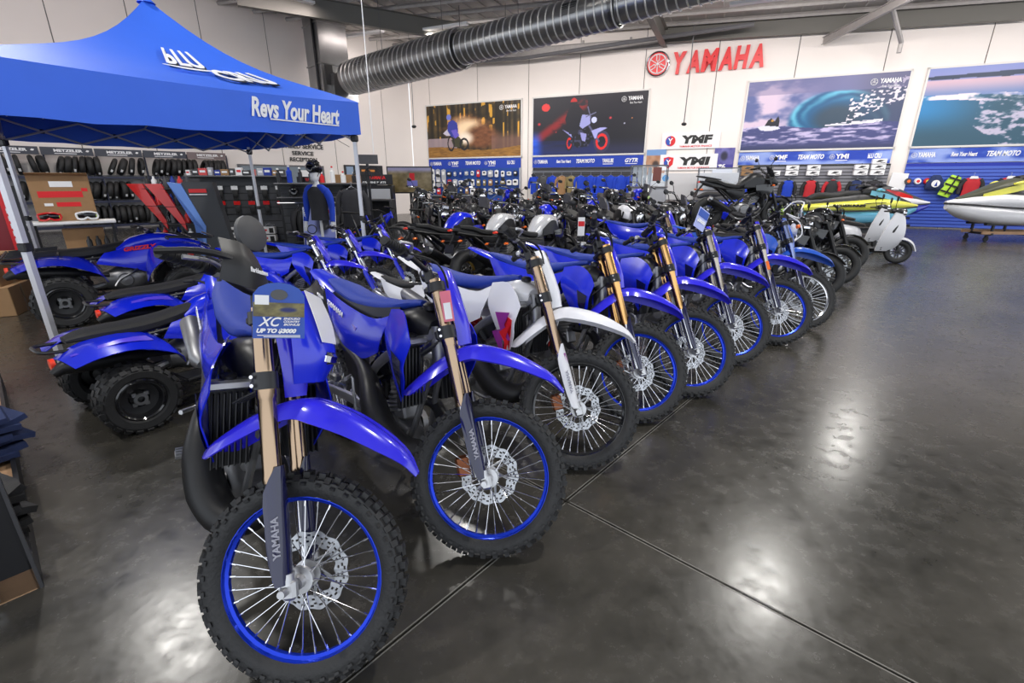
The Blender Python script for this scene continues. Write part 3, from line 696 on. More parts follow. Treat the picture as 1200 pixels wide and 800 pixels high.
# ---------------------------------------------------------------- dirt bikes
rk = R(25.65); uf = V((-sin(rk), 0, cos(rk))); nf = V((cos(rk), 0, sin(rk)))
AX = V((.74, 0, .345)); FB = AX-nf*.032; SH = FB-nf*.03+uf*.75
def fk(s, y=0, n=0): return FB+uf*s+nf*n+V((0, y, 0))
def Msteer(d): return M.Translation(SH) @ M.Rotation(d, 4, uf) @ M.Translation(-SH)
def along(s, y=0, n=0):     # frame with z up the fork, origin at s
    p = fk(s, y, n); return M(((nf.x, 0, uf.x, p.x), (0, 1, 0, p.y), (nf.z, 0, uf.z, p.z), (0, 0, 0, 1)))
BLUE_REFL = mat('blue_plastic_tinted_reflection', (.030, .024, .70), .22, coat=.7)  # blue plastic with pinkish reflections put into its base colour
def dirt_bike(X, Y, psi, steer, lean, label, group=None, body=BLUE, fend=None, rim=BLUER, seatm=BLUEM, seatside=BLUEM, guardm=NAVY, two=True, scale=1, single=False, forkm=GOLD, extra=(), name='dirt_bike', plate=None, cat='motorcycle', pitch=0, graphics=()):
    t = thing(name, label, cat, M.Translation((X, Y, 0)) @ M.Rotation(psi, 4, 'Z') @ M.Rotation(-lean, 4, 'X') @ M.Translation((.74, 0, 0)) @ M.Rotation(R(pitch), 4, 'Y') @ M.Translation((-.74, 0, 0)) @ M.Scale(scale, 4), group)
    S = Msteer(steer); fend = fend or body; plate = plate or body
    wheel(t, 'f', S @ M.Translation(AX), rim=rim, single=single)
    wheel(t, 'r', M.Translation((-.74, 0, .335)), .335, .115, rim, 'rear_tyre')
    hw = .092
    for s in (-1, 1):
        part('fork_tube', lambda b: b.lathe([(.335, .022), (.335, .0295), (.35, .0305), (.365, .0285), (.60, .028), (.605, .0305), (.70, .0305), (.80, .029), (.90, .0285), (.905, .02)], 20, ax='z', caps=True), forkm, t, S @ along(0, s*hw), key='forktube')
        part('fork_slider', lambda b: b.lathe([(.03, .0225), (.34, .0225)], 16, ax='z', caps=True), CHROME, t, S @ along(0, s*hw), key='slider')
        part('axle_clamp', lambda b: (b.bbox((0.006, 0, .0), (.05, .036, .065), .01), b.lathe([(.015, .026), (.05, .025)], 12, ax='z', caps=True), b.lathe([(-.045, .0), (-.045, .012), (.03, .02)], 10) if s < 0 else None), ALU, t, S @ along(0, s*hw, .022), key='axclamp%d' % s)
        def guard(b):
            rows = []
            for z, wd, x0 in ((.02, .8, .0), (.10, 1.0, .003), (.22, 1.05, .003), (.31, 1.0, .002), (.385, .45, .0)):
                rows.append([((.038+x0)*cos(a*wd+0), s*(.038+x0)*sin(a*wd)*1.0, z) for a in (-1.35, -.7, 0, .7, 1.35, 1.9)])
            b.grid(rows, .003*s, 2, 2)
        g = part('fork_guard', guard, guardm, t, S @ along(0, s*hw), key='guard%d' % s)
        if s < 0 and single:
            T3 = M.Translation((.018, -.0425, .17)) @ M.Rotation(R(40), 4, 'Z') @ M.Rotation(R(-90), 4, 'Y')
            txt('lettering', 'YAMAHA', .13, .022, mat('faint_white_print', (.35, .35, .42), .4), g, T3, ext=.0008, bold=.03)
    part('lower_clamp', lambda b: ([b.lathe([(-.028, .039), (.028, .039)], 20, (0, s*hw, 0), ax='z', caps=True) for s in (-1, 1)], b.bbox((-.03, 0, 0), (.05, .17, .05), .01)), BLKP, t, S @ along(.66), key='lclamp')
    part('upper_clamp', lambda b: ([b.lathe([(-.02, .039), (.02, .039)], 20, (0, s*hw, 0), ax='z', caps=True) for s in (-1, 1)], b.bbox((-.03, 0, 0), (.06, .17, .035), .01)), BLKP, t, S @ along(.865), key='uclamp')
    part('clamp_bolts', lambda b: [b.lathe([(0, .006), (-.012, .006)], 8, (-.02, -hw-.036, z), caps=True) for z in (-.014, .014)], CHROME, t, S @ along(.66), key='cbolt')
    # front mudguard, one smooth shell
    def fender(b):
        rows = []
        for (x, z, w_, dr) in ((.985, .792, .022, .006), (.93, .842, .058, .018), (.84, .880, .082, .032), (.72, .908, .094, .042), (.60, .912, .092, .046), (.54, .900, .078, .044), (.48, .866, .098, .05), (.40, .79, .112, .056), (.33, .70, .095, .048), (.285, .640, .03, .014)):
            rows.append([(x, -w_, z-dr*1.5), (x, -w_*.72, z-dr*.3), (x, -w_*.3, z+.004), (x, 0, z), (x, w_*.3, z+.004), (x, w_*.72, z-dr*.3), (x, w_, z-dr*1.5)])
        b.grid(rows, .006, 2, 3)
    part('front_mudguard', fender, BLUE_REFL if fend is BLUE else fend, t, S, key='frontfender')
    def nplate(b):
        rows = []
        for z, w_, x in ((.60, .03, .075), (.69, .058, .085), (.80, .068, .078), (.89, .064, .066), (.945, .04, .056)):
            rows.append([(x-.045, w_, z), (x-.01, w_*.8, z), (x+.01, 0, z), (x-.01, -w_*.8, z), (x-.045, -w_, z)])
        b.grid(rows, .004, 2, 3)
    part('number_plate', nplate, BLUE_REFL if plate is BLUE else plate, t, S @ along(0), key='nplate')
    # handlebar
    def bar(b):
        b.tube([(-.09, -.365, .10), (-.055, -.21, .09), (-.01, -.10, .035), (.0, 0, .03), (-.01, .10, .035), (-.055, .21, .09), (-.09, .365, .10)], .0125, 10, 4)
        for y in (-.05, .05): b.bbox((-.0, y, .0), (.04, .03, .07), .008)
    hb = part('handlebar', bar, BLKP, t, S @ along(.93, 0, -.03), key='bar')
    part('bar_pad', lambda b: b.bbox((-.02, 0, .075), (.05, .2, .045), .015), BLKP if not two else BLKG, hb, key='pad')
    for s in (-1, 1):
        part('grip', lambda b: (b.tube([(-.063, s*.24, .092), (-.09, s*.365, .10)], .018, 12), b.tube([(-.062, s*.233, .092), (-.064, s*.245, .092)], .028, 12), [b.tube([(-.064-.026*k/6, s*(.25+.115*k/6), .0925+.0075*k/6), (-.065-.026*k/6, s*(.257+.115*k/6), .0925+.0075*k/6)], .0195, 12) for k in range(6)]), BLACK, hb, key='grip%d' % s)
        part('lever', lambda b: (b.tube([(-.04, s*.18, .088), (-.02, s*.22, .088), (.0, s*.30, .082), (-.03, s*.36, .08)], [.009, .008, .006, .007], 6, 2), b.bbox((-.045, s*.175, .08), (.04, .04, .035), .008)), ALU, hb, key='lever%d' % s)
    part('throttle_housing', lambda b: (b.lathe([(-.02, .024), (.02, .024)], 12, (-.058, -.215, .09), caps=True), b.bbox((-.045, -.15, .08), (.05, .045, .03), .01)), BLKP, hb, key='thr')
    def cables(b):
        for k, (y, e) in enumerate(((-.2, -.03), (-.16, .0), (.2, .03))):
            b.tube([(-.04, y, .08), (.06, y*.7, .03), (.075, y*.3, -.08), (.02, e, -.26), (-.12, e, -.33)], .0045, 6, 4)
    part('cables', cables, BLACK, hb, key='cables')
    part('brake_hose', lambda b: b.tube([fk(.90, .06, .04), fk(.72, .11, .05), fk(.5, .135, .01), fk(.2, .135, .01), fk(.06, .12, .0)], .005, 6, 4), BLKP, t, S, key='hose')
    part('brake_caliper', lambda b: b.bbox((-.075, .065, .06), (.07, .045, .10), .012), COPPER if two else ALUD, t, S @ along(0, 0, 0), key='caliper')
    # frame
    def frame(b):
        for s in (-1, 1):
            b.tube([(.36, s*.025, .92), (.2, s*.10, .82), (.0, s*.115, .68), (-.12, s*.11, .5), (-.14, s*.10, .36)], [.03, .026, .024, .026, .024], 8, 3, flat=.6)
            b.tube([(.37, s*.02, .80), (.31, s*.035, .6), (.24, s*.06, .36), (.1, s*.08, .235), (-.12, s*.08, .27)], .016, 8, 3)
            b.tube([(-.05, s*.09, .80), (-.4, s*.07, .84), (-.68, s*.05, .93)], .011, 6, 2)
            b.tube([(-.13, s*.09, .52), (-.35, s*.07, .68), (-.62, s*.05, .88)], .011, 6, 2)
        b.tube([(.39, 0, .75), (.35, 0, .95)], .036, 12)
    part('frame', frame, ALUD, t, key='frame')
    def swing(b):
        for s in (-1, 1): b.tube([(-.1, s*.09, .40), (-.3, s*.10, .395), (-.5, s*.095, .37), (-.76, s*.085, .335)], [.03, .034, .03, .022], 8, 2, flat=.5)
        b.tube([(-.12, -.09, .4), (-.12, .09, .4)], .03, 10); b.bbox((-.34, 0, .40), (.08, .17, .06), .01)
    part('swingarm', swing, ALU, t, key='swing')
    part('shock_absorber', lambda b: (b.tube([(-.12, 0, .78), (-.22, 0, .42)], .02, 10), [b.ring((-.135-.085*k/8, 0, .72-.26*k/8), (-.3, 0, -.95), .034, .006, 14, 5) for k in range(9)]), BLUER if body is not WHITE else REDP, t, key='shock')
    part('rear_brake_caliper', lambda b: b.bbox((-.63, -.055, .42), (.08, .05, .05), .012), ALUD, t, key='rcal')
    # engine
    def engine(b):
        b.hull([(-.17, 0, .36, .06, .09), (-.12, 0, .36, .105, .12), (0, 0, .34, .115, .125), (.1, 0, .33, .10, .10), (.19, 0, .33, .06, .06)], 12, 2, .7)
        b.lathe([(-.135, 0), (-.145, .02), (-.142, .075), (-.12, .088), (-.09, .09)], 22, (-.07, 0, .36)); b.lathe([(-.13, 0), (-.13, .045), (-.10, .05)], 16, (.075, 0, .33)); b.lathe([(.09, .08), (.125, .075), (.13, 0)], 18, (.06, 0, .34))
    part('engine', engine, ALUD, t, key='engine')
    part('clutch_cover', lambda b: (b.lathe([(-.146, 0), (-.15, .055), (-.142, .064)], 22, (-.07, 0, .36)), [b.tube([(-.07+.078*cos(a), -.14, .36+.078*sin(a)), (-.07+.078*cos(a), -.15, .36+.078*sin(a))], .006, 6) for a in [k*pi/3 for k in range(6)]]), ALU, t, key='clutch')
    part('cylinder', lambda b: [b.bbox((.07+.012*k, 0, .45+.028*k), (.15, .14, .02), .006, rot=(0, R(-18), 0)) for k in range(7 if two else 9)]+[b.bbox((.1, 0, .52), (.11, .11, .22), .01, rot=(0, R(-18), 0))], ALUD, t, key='cyl%d' % two)
    if two:
        part('expansion_pipe', lambda b: b.tube([(.17, 0, .54), (.29, .05, .53), (.39, .03, .45), (.40, -.05, .375), (.33, -.13, .35), (.22, -.175, .395), (.11, -.185, .50), (.02, -.165, .60), (-.12, -.14, .66), (-.3, -.13, .70), (-.38, -.135, .72)], [.024, .028, .036, .05, .064, .072, .066, .05, .03, .02, .02], 16, 4), PIPE, t, key='pipe2')
    else:
        part('exhaust_header', lambda b: b.tube([(.16, 0, .56), (.27, -.03, .52), (.28, -.08, .42), (.19, -.145, .38), (.05, -.155, .46), (-.1, -.14, .60), (-.3, -.13, .68)], .022, 12, 4), STEEL, t, key='pipe4')
    part('silencer', lambda b: b.tube([(-.36, -.14, .70), (-.4, -.145, .71), (-.72, -.16, .79), (-.76, -.16, .80)], [.022, .045, .048, .026], 14, 1), ALUD if two else STEEL, t, key='silencer')
    for s in (-1, 1):
        def rad(b):
            b.box((.30, s*.115, .72), (.028, .12, .30), (0, R(-8), 0))
        rd = part('radiator', rad, BLKP, t, key='rad%d' % s)
        part('radiator_tank', lambda b: b.bbox((.325, s*.115, .885), (.045, .135, .035), .008, rot=(0, R(-8), 0)), ALU, rd, key='radt%d' % s)
        part('radiator_louvres', lambda b: [b.box((.335+.003*0, s*(.062+.018*k), .715), (.018, .004, .27), (0, R(-8), R(20*s))) for k in range(7)], BLKP, rd, key='radl%d' % s)
        if s == 1: part('radiator_cap', lambda b: b.lathe([(0, .024), (.015, .026), (.02, .01)], 12, (.31, -.115, .90), ax='z', caps=True), BLKP, rd, key='radc')
        def shroud(b):
            rows = [[(.415, s*.185, .90), (.40, s*.21, .80), (.39, s*.195, .72), (.34, s*.17, .60)],
                    [(.36, s*.17, .965), (.31, s*.205, .83), (.31, s*.20, .72), (.33, s*.172, .61)],
                    [(.24, s*.12, 1.01), (.20, s*.165, .86), (.23, s*.17, .75), (.31, s*.168, .62)],
                    [(.08, s*.085, .985), (.09, s*.125, .88), (.16, s*.145, .78), (.29, s*.162, .64)]]
            b.grid(rows, .005*s, 3, 3)
        sh = part('radiator_shroud', shroud, body, t, key='shroud%d' % s)
        part('shroud_graphic', lambda b: b.grid([[(.385, s*.216, .82), (.375, s*.206, .72), (.35, s*.182, .63)], [(.30, s*.213, .85), (.32, s*.206, .75), (.34, s*.182, .65)]], .002*s, 3, 3), NAVY if body is not WHITE else RED, sh, key='shgr%d' % s)
        def side(b):
            rows = [[(-.70, s*.085, .985), (-.60, s*.105, .87), (-.54, s*.12, .82), (-.44, s*.125, .75)],
                    [(-.50, s*.11, .955), (-.44, s*.135, .86), (-.40, s*.145, .79), (-.35, s*.135, .69)],
                    [(-.24, s*.12, .925), (-.22, s*.145, .84), (-.21, s*.15, .77), (-.20, s*.14, .68)],
                    [(-.03, s*.11, .915), (-.04, s*.13, .85), (-.06, s*.14, .77), (-.08, s*.135, .70)],
                    [(.12, s*.085, .965), (.09, s*.115, .90), (.06, s*.13, .82), (.04, s*.13, .76)]]
            b.grid(rows, .005*s, 3, 3)
        part('side_panel', side, body, t, key='side%d' % s)
        part('airbox_panel', lambda b: b.grid([[(-.40, s*.12, .71), (-.36, s*.11, .60), (-.30, s*.10, .47)], [(-.22, s*.135, .66), (-.2, s*.13, .56), (-.18, s*.115, .44)], [(-.06, s*.125, .72), (-.08, s*.12, .58), (-.1, s*.11, .46)]], .005*s, 2, 2), BLKP, t, key='airbox%d' % s)
        part('footpeg', lambda b: (b.bbox((-.13, s*.20, .385), (.055, .13, .02), .004), [b.box((-.13+dx, s*.2, .398), (.006, .125, .014)) for dx in (-.022, 0, .022)], b.tube([(-.12, s*.1, .39), (-.13, s*.15, .385)], .014, 6)), STEEL, t, key='peg%d' % s)
    # tank and seat
    part('fuel_tank', lambda b: b.hull([(.35, 0, .93, .05, .05), (.25, 0, .935, .10, .09), (.05, 0, .89, .11, .08), (-.1, 0, .84, .1, .06)], 12, 3, .8), BLKP if body is not WHITE else WHITE, t, key='tank')
    part('fuel_cap', lambda b: b.lathe([(0, .03), (.02, .032), (.03, .02)], 14, (.28, 0, 1.015), ax='z', caps=True), BLKP, t, key='fcap')
    def seat(b):
        b.hull([(.23, 0, 1.035, .018, .012), (.16, 0, 1.02, .045, .022), (.04, 0, .985, .066, .035), (-.12, 0, .955, .08, .045), (-.35, 0, .945, .092, .045), (-.55, 0, .975, .085, .035), (-.74, 0, 1.005, .05, .015)], 14, 3, .75)
    st_ = part('seat', seat, seatm, t, key='seat')
    if seatside is not seatm:
        for s in (-1, 1): part('seat_side_cover', lambda b: b.grid([[(.12, s*.060, 1.0), (.12, s*.068, .96)], [(-.1, s*.084, .96), (-.1, s*.092, .91)], [(-.35, s*.097, .95), (-.33, s*.108, .90)], [(-.55, s*.09, .97), (-.52, s*.096, .94)]], .004*s, 2, 3), seatside, st_, key='seatside%d' % s)
    part('rear_mudguard', lambda b: b.grid([[(-.60, -.09, .95), (-.60, -.04, .975), (-.60, .04, .975), (-.60, .09, .95)], [(-.8, -.09, .985), (-.8, -.05, 1.012), (-.8, .05, 1.012), (-.8, .09, .985)], [(-1.0, -.06, 1.03), (-1.0, -.03, 1.042), (-1.0, .03, 1.042), (-1.0, .06, 1.03)]], .005, 3, 3), body, t, key='rearfender')
    part('kickstarter', lambda b: b.tube([(-.09, -.15, .36), (-.10, -.18, .42), (-.14, -.18, .58), (-.14, -.20, .59), (-.09, -.24, .60)], [.014, .009, .008, .009, .01], 6, 2), ALU, t, key='kick')
    part('chain', lambda b: (b.tube([(-.74, .075, .41), (-.4, .075, .45), (-.12, .075, .41)], .008, 4, 1), b.tube([(-.74, .075, .26), (-.4, .075, .28), (-.12, .075, .32)], .008, 4, 1), b.lathe([(.07, .085), (.078, .085), (.078, .03)], 20, (-.74, 0, .335))), STEEL, t, key='chain')
    part('side_stand', lambda b: b.tube([(-.14, .10, .36), (-.16, .19, .18), (-.17, .245, .04)], [.011, .011, .016], 6, 1), ALUD, t, key='stand')
    part('carburettor', lambda b: (b.lathe([(-.05, .035), (.05, .03)], 12, (-.06, 0, .55), ax='x', caps=True), b.bbox((-.06, 0, .52), (.06, .08, .1), .01), b.tube([(-.2, 0, .62), (-.11, 0, .56)], [.05, .035], 10)), BLKP, t, key='carb')
    part('hoses', lambda b: [b.tube([(-.05, -.05-.01*k, .6), (-.12, -.12-.01*k, .52-.02*k), (-.1, -.125-.012*k, .38), (-.16, -.11-.01*k, .24)], .004, 5, 3) for k in range(3)], STEEL, t, key='hoses')
    return t, S
FR = dict(
 b1=(-1.216, 1.769, -53.4, 52.2, 8.8), b2=(-.662, 2.255, -46.5, 46, 6.5), b3=(-.197, 2.891, -43.7, 40.8, 6.5), b4=(.277, 3.432, -42.5, 47, 9), b5=(.794, 3.84, -42, 47, 7.8), b6=(1.435, 4.561, -47, 43, 8.5), b7=(2.168, 5.136, -49, 42, 8.3), b8=(2.732, 5.664, -48, 42, 9.5))
def pose_(k): a = FR[k]; return a[0], a[1], R(a[2]), R(a[3]), R(a[4])
g = None
b1, S1 = dirt_bike(*pose_('b1'), 'nearest blue enduro bike with hand guards, round mirror and a $3000 price tag', body=BLUE, single=True, pitch=3.5)
b2, S2 = dirt_bike(*pose_('b2'), 'blue dirt bike with a pink tag, second in the front row beside the nearest bike', seatside=BLKP, single=True)
b3, S3 = dirt_bike(*pose_('b3'), 'white dirt bike with black rims and purple flash graphics in the front row', body=WHITE, rim=BLKG, guardm=WHITE, single=True)
b4, S4 = dirt_bike(*pose_('b4'), 'blue dirt bike with gold forks directly right of the white bike', two=True, single=True, forkm=mat('deep_gold_tube', (.72, .42, .16), .2, 1))
b5, S5 = dirt_bike(*pose_('b5'), 'blue dirt bike with deep gold forks, fifth in the front row', two=False, single=True, forkm=MATS['deep_gold_tube'])
b6, S6 = dirt_bike(*pose_('b6'), 'blue dirt bike with a pale price card on its handlebar, sixth in the row', two=False, single=True, forkm=mat('grey_bronze_tube', (.45, .40, .34), .25, 1))
b7, S7 = dirt_bike(*pose_('b7'), 'blue enduro bike with an orange reflector on its fork, seventh in the front row', two=False, single=True, forkm=MATS['grey_bronze_tube'])
b8, S8 = dirt_bike(*pose_('b8'), 'blue trail bike with silver rims and white wire hand guards, last of the front row', two=False, single=True, rim=CHROME, fend=mat('mid_blue_plastic', (.02, .10, .55), .3, coat=.4), forkm=mat('blue_grey_tube', (.25, .3, .5), .25, 1), seatm=BLKP, seatside=BLKP, body=MATS['mid_blue_plastic'])
# nearest bike: hand guards, mirror, headlight, tag
def handguard(t, S, m=BLKP, lettering=True, light=WHITE):
    for s in (-1, 1):
        hg = part('hand_guard', lambda b: (b.tube([(-.02, s*.15, .08), (.05, s*.21, .08), (.07, s*.29, .08), (.02, s*.365, .09), (-.09, s*.375, .10)], .01, 6, 3),
            b.grid([[(.05, s*.10, .04), (.06, s*.10, .02), (.06, s*.11, .0)], [(.08, s*.17, .08), (.095, s*.17, .04), (.09, s*.17, .0)], [(.08, s*.25, .13), (.095, s*.26, .07), (.085, s*.26, .0)], [(.04, s*.31, .14), (.055, s*.32, .08), (.04, s*.315, .02)]], .005*-s, 3, 3)), m, t, S @ along(.93, 0, -.03), key='hguard%d' % s)
        if lettering:
            txt('lettering', 'Barkbusters', .075, .015, TEXTW, hg, M.Translation((.104, s*.22, .055)) @ M.Rotation(R(90-s*-8), 4, 'Z'), ext=.002, bold=.03)
handguard(b1, S1)
part('mirror', lambda b: (b.tube([(-.05, -.13, .07), (-.04, -.14, .12), (-.0, -.07, .16), (.01, -.06, .22)], .007, 8, 2), b.lathe([(-.012, 0), (-.012, .056), (-.004, .062), (.008, .06), (.016, .042), (.018, 0)], 28, (.015, -.055, .235), ax='x')), DGREY, b1, S1 @ along(.93, 0, -.03) @ M.Rotation(R(-18), 4, 'Z'))
hm = part('headlight_mask', lambda b: b.grid([[(.08, .075, .98), (.125, .05, 1.01), (.125, -.05, 1.01), (.08, -.075, .98)], [(.09, .10, .88), (.155, .08, .89), (.155, -.055, .89), (.09, -.085, .88)], [(.09, .095, .78), (.175, .065, .78), (.175, -.05, .78), (.09, -.08, .78)], [(.07, .05, .70), (.14, .03, .70), (.14, -.03, .70), (.07, -.05, .70)]], .005, 3, 3), BLUE, b1, S1 @ along(0) @ M.Translation((0, 0, -.06)))
part('white_number_panel', lambda b: b.grid([[(.135, .075, 1.005), (.137, -.06, 1.01)], [(.164, .082, .91), (.166, -.062, .91)], [(.178, .07, .83), (.180, -.05, .83)]], .003, 2, 3), WHITE, hm)
part('headlamp', lambda b: b.bbox((.178, 0, .775), (.03, .075, .045), .012, rot=(0, R(20), 0)), CHROME, hm)
def tagshape(b):
    P = [(-.085, 0, -.15), (.085, 0, -.15), (.085, 0, .03)]+[(.085*cos(a), 0, .07+.08*sin(a)) for a in [R(x) for x in (10, 40, 65, 90, 115, 140, 170)]]+[(-.085, 0, .03)]
    b.plate(P, (0, .003, 0))
def place_px(p, face, lean=0, roll=0): return M.Translation(p) @ M.Rotation(R(face), 4, 'Z') @ M.Rotation(R(roll), 4, 'Y') @ M.Rotation(R(lean), 4, 'X')
TT = place_px((-.625, 1.22, 1.245), 24, -10, 8) @ M.Diagonal((.74, 1, .50, 1))
tg = thing('price_tag', 'blue $3000 price tag with a hook hole hanging on the nearest bike handlebar', 'tag', TT)
part('card', tagshape, mat('tag_blue_print', (.01, .07, .42), .35), tg)
part('hole', lambda b: b.lathe([(-.003, 0), (-.003, .028), (.0, .028)], 18, (.0, 0, .085)), BLKG, tg)
picture('photo', .166, .075, lambda u, v: mixc(mixc((.25, .22, .16), (.62, .58, .35), fbm(u*8, v*5, 3)), (.08, .12, .4), sstep(.22, .1, math.hypot(u-.68, v-.5))), tg, M.Translation((0, -.004, .005)), 24, 12, .001)
part('sticker', lambda b: b.box((-.055, -.005, .055), (.045, .001, .05)), PAPER, tg)
txt('lettering', 'XC', .075, .05, TEXTW, tg, M.Translation((-.03, -.004, -.06)), ext=.001, shear=.4, bold=.02)
for k, s_ in enumerate(('ENDURO', 'COUNTRY', 'BONUS')): txt('lettering', s_, .055, .012, TEXTW, tg, M.Translation((.042, -.004, -.042-.016*k)), ext=.001, shear=.3, bold=.03)
txt('lettering', 'UP TO $3000', .13, .028, TEXTW, tg, M.Translation((-.008, -.004, -.11)), ext=.001, shear=.3, bold=.06)
part('fine_print', lambda b: (b.box((.0, -.004, -.133), (.14, .001, .004)), b.box((.01, -.004, -.141), (.12, .001, .004))), TEXTW, tg)
# pink swing tag, price card, reflector, wire guards
tp = thing('swing_tag', 'small pink and white tag tied on the second blue bike', 'tag', place_px((-.275, 1.93, 1.075), 10, -10, -6))
part('card', lambda b: b.box((0, 0, 0), (.045, .002, .13)), mat('pink_card', (.75, .18, .25), .6), tp); part('white_patch', lambda b: b.box((.0, -.002, -.02), (.03, .001, .07)), PAPER, tp)
pc = thing('price_card', 'pale blue and white price card hanging on the sixth blue bike', 'tag', place_px((1.58, 4.03, 1.28), 25, -8, 28))
part('card', lambda b: b.box((0, 0, 0), (.13, .003, .17)), mat('pale_blue_card', (.45, .5, .85), .5), pc)
part('blue_patch', lambda b: (b.box((0, -.003, .045), (.12, .001, .06)),), mat('tag_blue_print', (.01, .07, .42), .35), pc)
txt('lettering', '$3000', .10, .035, TEXTW, pc, M.Translation((0, -.004, -.02)), ext=.001, bold=.06)
part('fork_reflector', lambda b: b.bbox((.0, -.034, .46), (.03, .008, .09), .003), ORANGE, b7, S7 @ along(0, -.092))
part('wire_hand_guard', lambda b: [b.tube([(.0, s*.18, .06), (.10, s*.24, .12), (.14, s*.36, .06), (.06, s*.42, -.03), (.10, s*.28, -.08), (.02, s*.2, .02)], .007, 6, 3) for s in (-1, 1)], PAPER, b8, S8 @ along(.93, 0, -.03))
part('headlight_cage', lambda b: (b.tube([(.06, -.1, .95), (.16, -.09, .85), (.17, -.06, .72), (.08, -.04, .66)], .007, 6, 3), b.tube([(.06, .1, .95), (.16, .09, .85), (.17, .06, .72), (.08, .04, .66)], .007, 6, 3), b.tube([(.165, -.08, .8), (.165, .08, .8)], .006, 6), b.lathe([(0, 0), (.12, .06), (.13, .075)], 16, (0, 0, .8), ax='x')), PAPER, b8, S8 @ along(0))
part('indicator', lambda b: b.lathe([(0, .022), (.03, .02)], 10, (.06, -.2, .78), ax='x', caps=True), ORANGE, b8, S8 @ along(0))
# purple lightning graphics of the white bike
for s in (-1, 1):
    part('flash_graphic', lambda b: b.plate([(.37, s*.222, .86), (.24, s*.205, .84), (.30, s*.216, .75), (.22, s*.2, .72), (.33, s*.20, .57), (.315, s*.215, .69), (.385, s*.214, .70), (.33, s*.223, .79)], (0, -.003*s, 0)), mat('purple_red_print', (.30, .03, .28), .4), b3)
    part('flash_edge', lambda b: b.plate([(.385, s*.222, .80), (.32, s*.221, .74), (.37, s*.216, .69), (.34, s*.206, .60), (.33, s*.205, .60), (.35, s*.22, .68), (.30, s*.222, .735)], (0, -.004*s, 0)), RED, b3)
part('guard_graphic', lambda b: b.grid([[(.036, -.018, .33), (.026, -.030, .33)], [(.038, -.014, .28), (.027, -.030, .26)], [(.038, -.01, .22), (.030, -.025, .2)]], .0015, 2, 2), mat('purple_red_print', (.30, .03, .28), .4), b3, S3 @ along(0, -.092))
for k, (bk, S) in enumerate(((b1, S1), (b2, S2))):
    wt = [c for c in bk.children if c.name.startswith('front_tyre')][0]
    for j, ch in enumerate('EXCEL'):
        a = R(100-j*3.2) if k == 0 else R(160-j*3.2)
        txt('rim_lettering', ch, .011, .011, TEXTW, wt, M.Rotation(-(a), 4, 'Y') @ M.Translation((.2745, -.0245, 0)) @ M.Rotation(R(90), 4, 'Y'), ext=.001, bold=.05)
# tail graphics on the nearest seats
for bk, s_ in ((b1, 'YAMAHA'), (b2, 'YAMAHA')):
    txt('lettering', s_, .20, .028, TEXTW, bk, M.Translation((-.42, -.1485, .90)) @ M.Rotation(R(12), 4, 'Y'), ext=.002, shear=.3, bold=.04)
    part('tail_stripe', lambda b: b.plate([(-.60, -.112, .915), (-.16, -.1515, .845), (-.17, -.152, .825), (-.58, -.118, .885)], (0, .004, 0)), mat('violet_graphic', (.35, .30, .75), .35), bk)
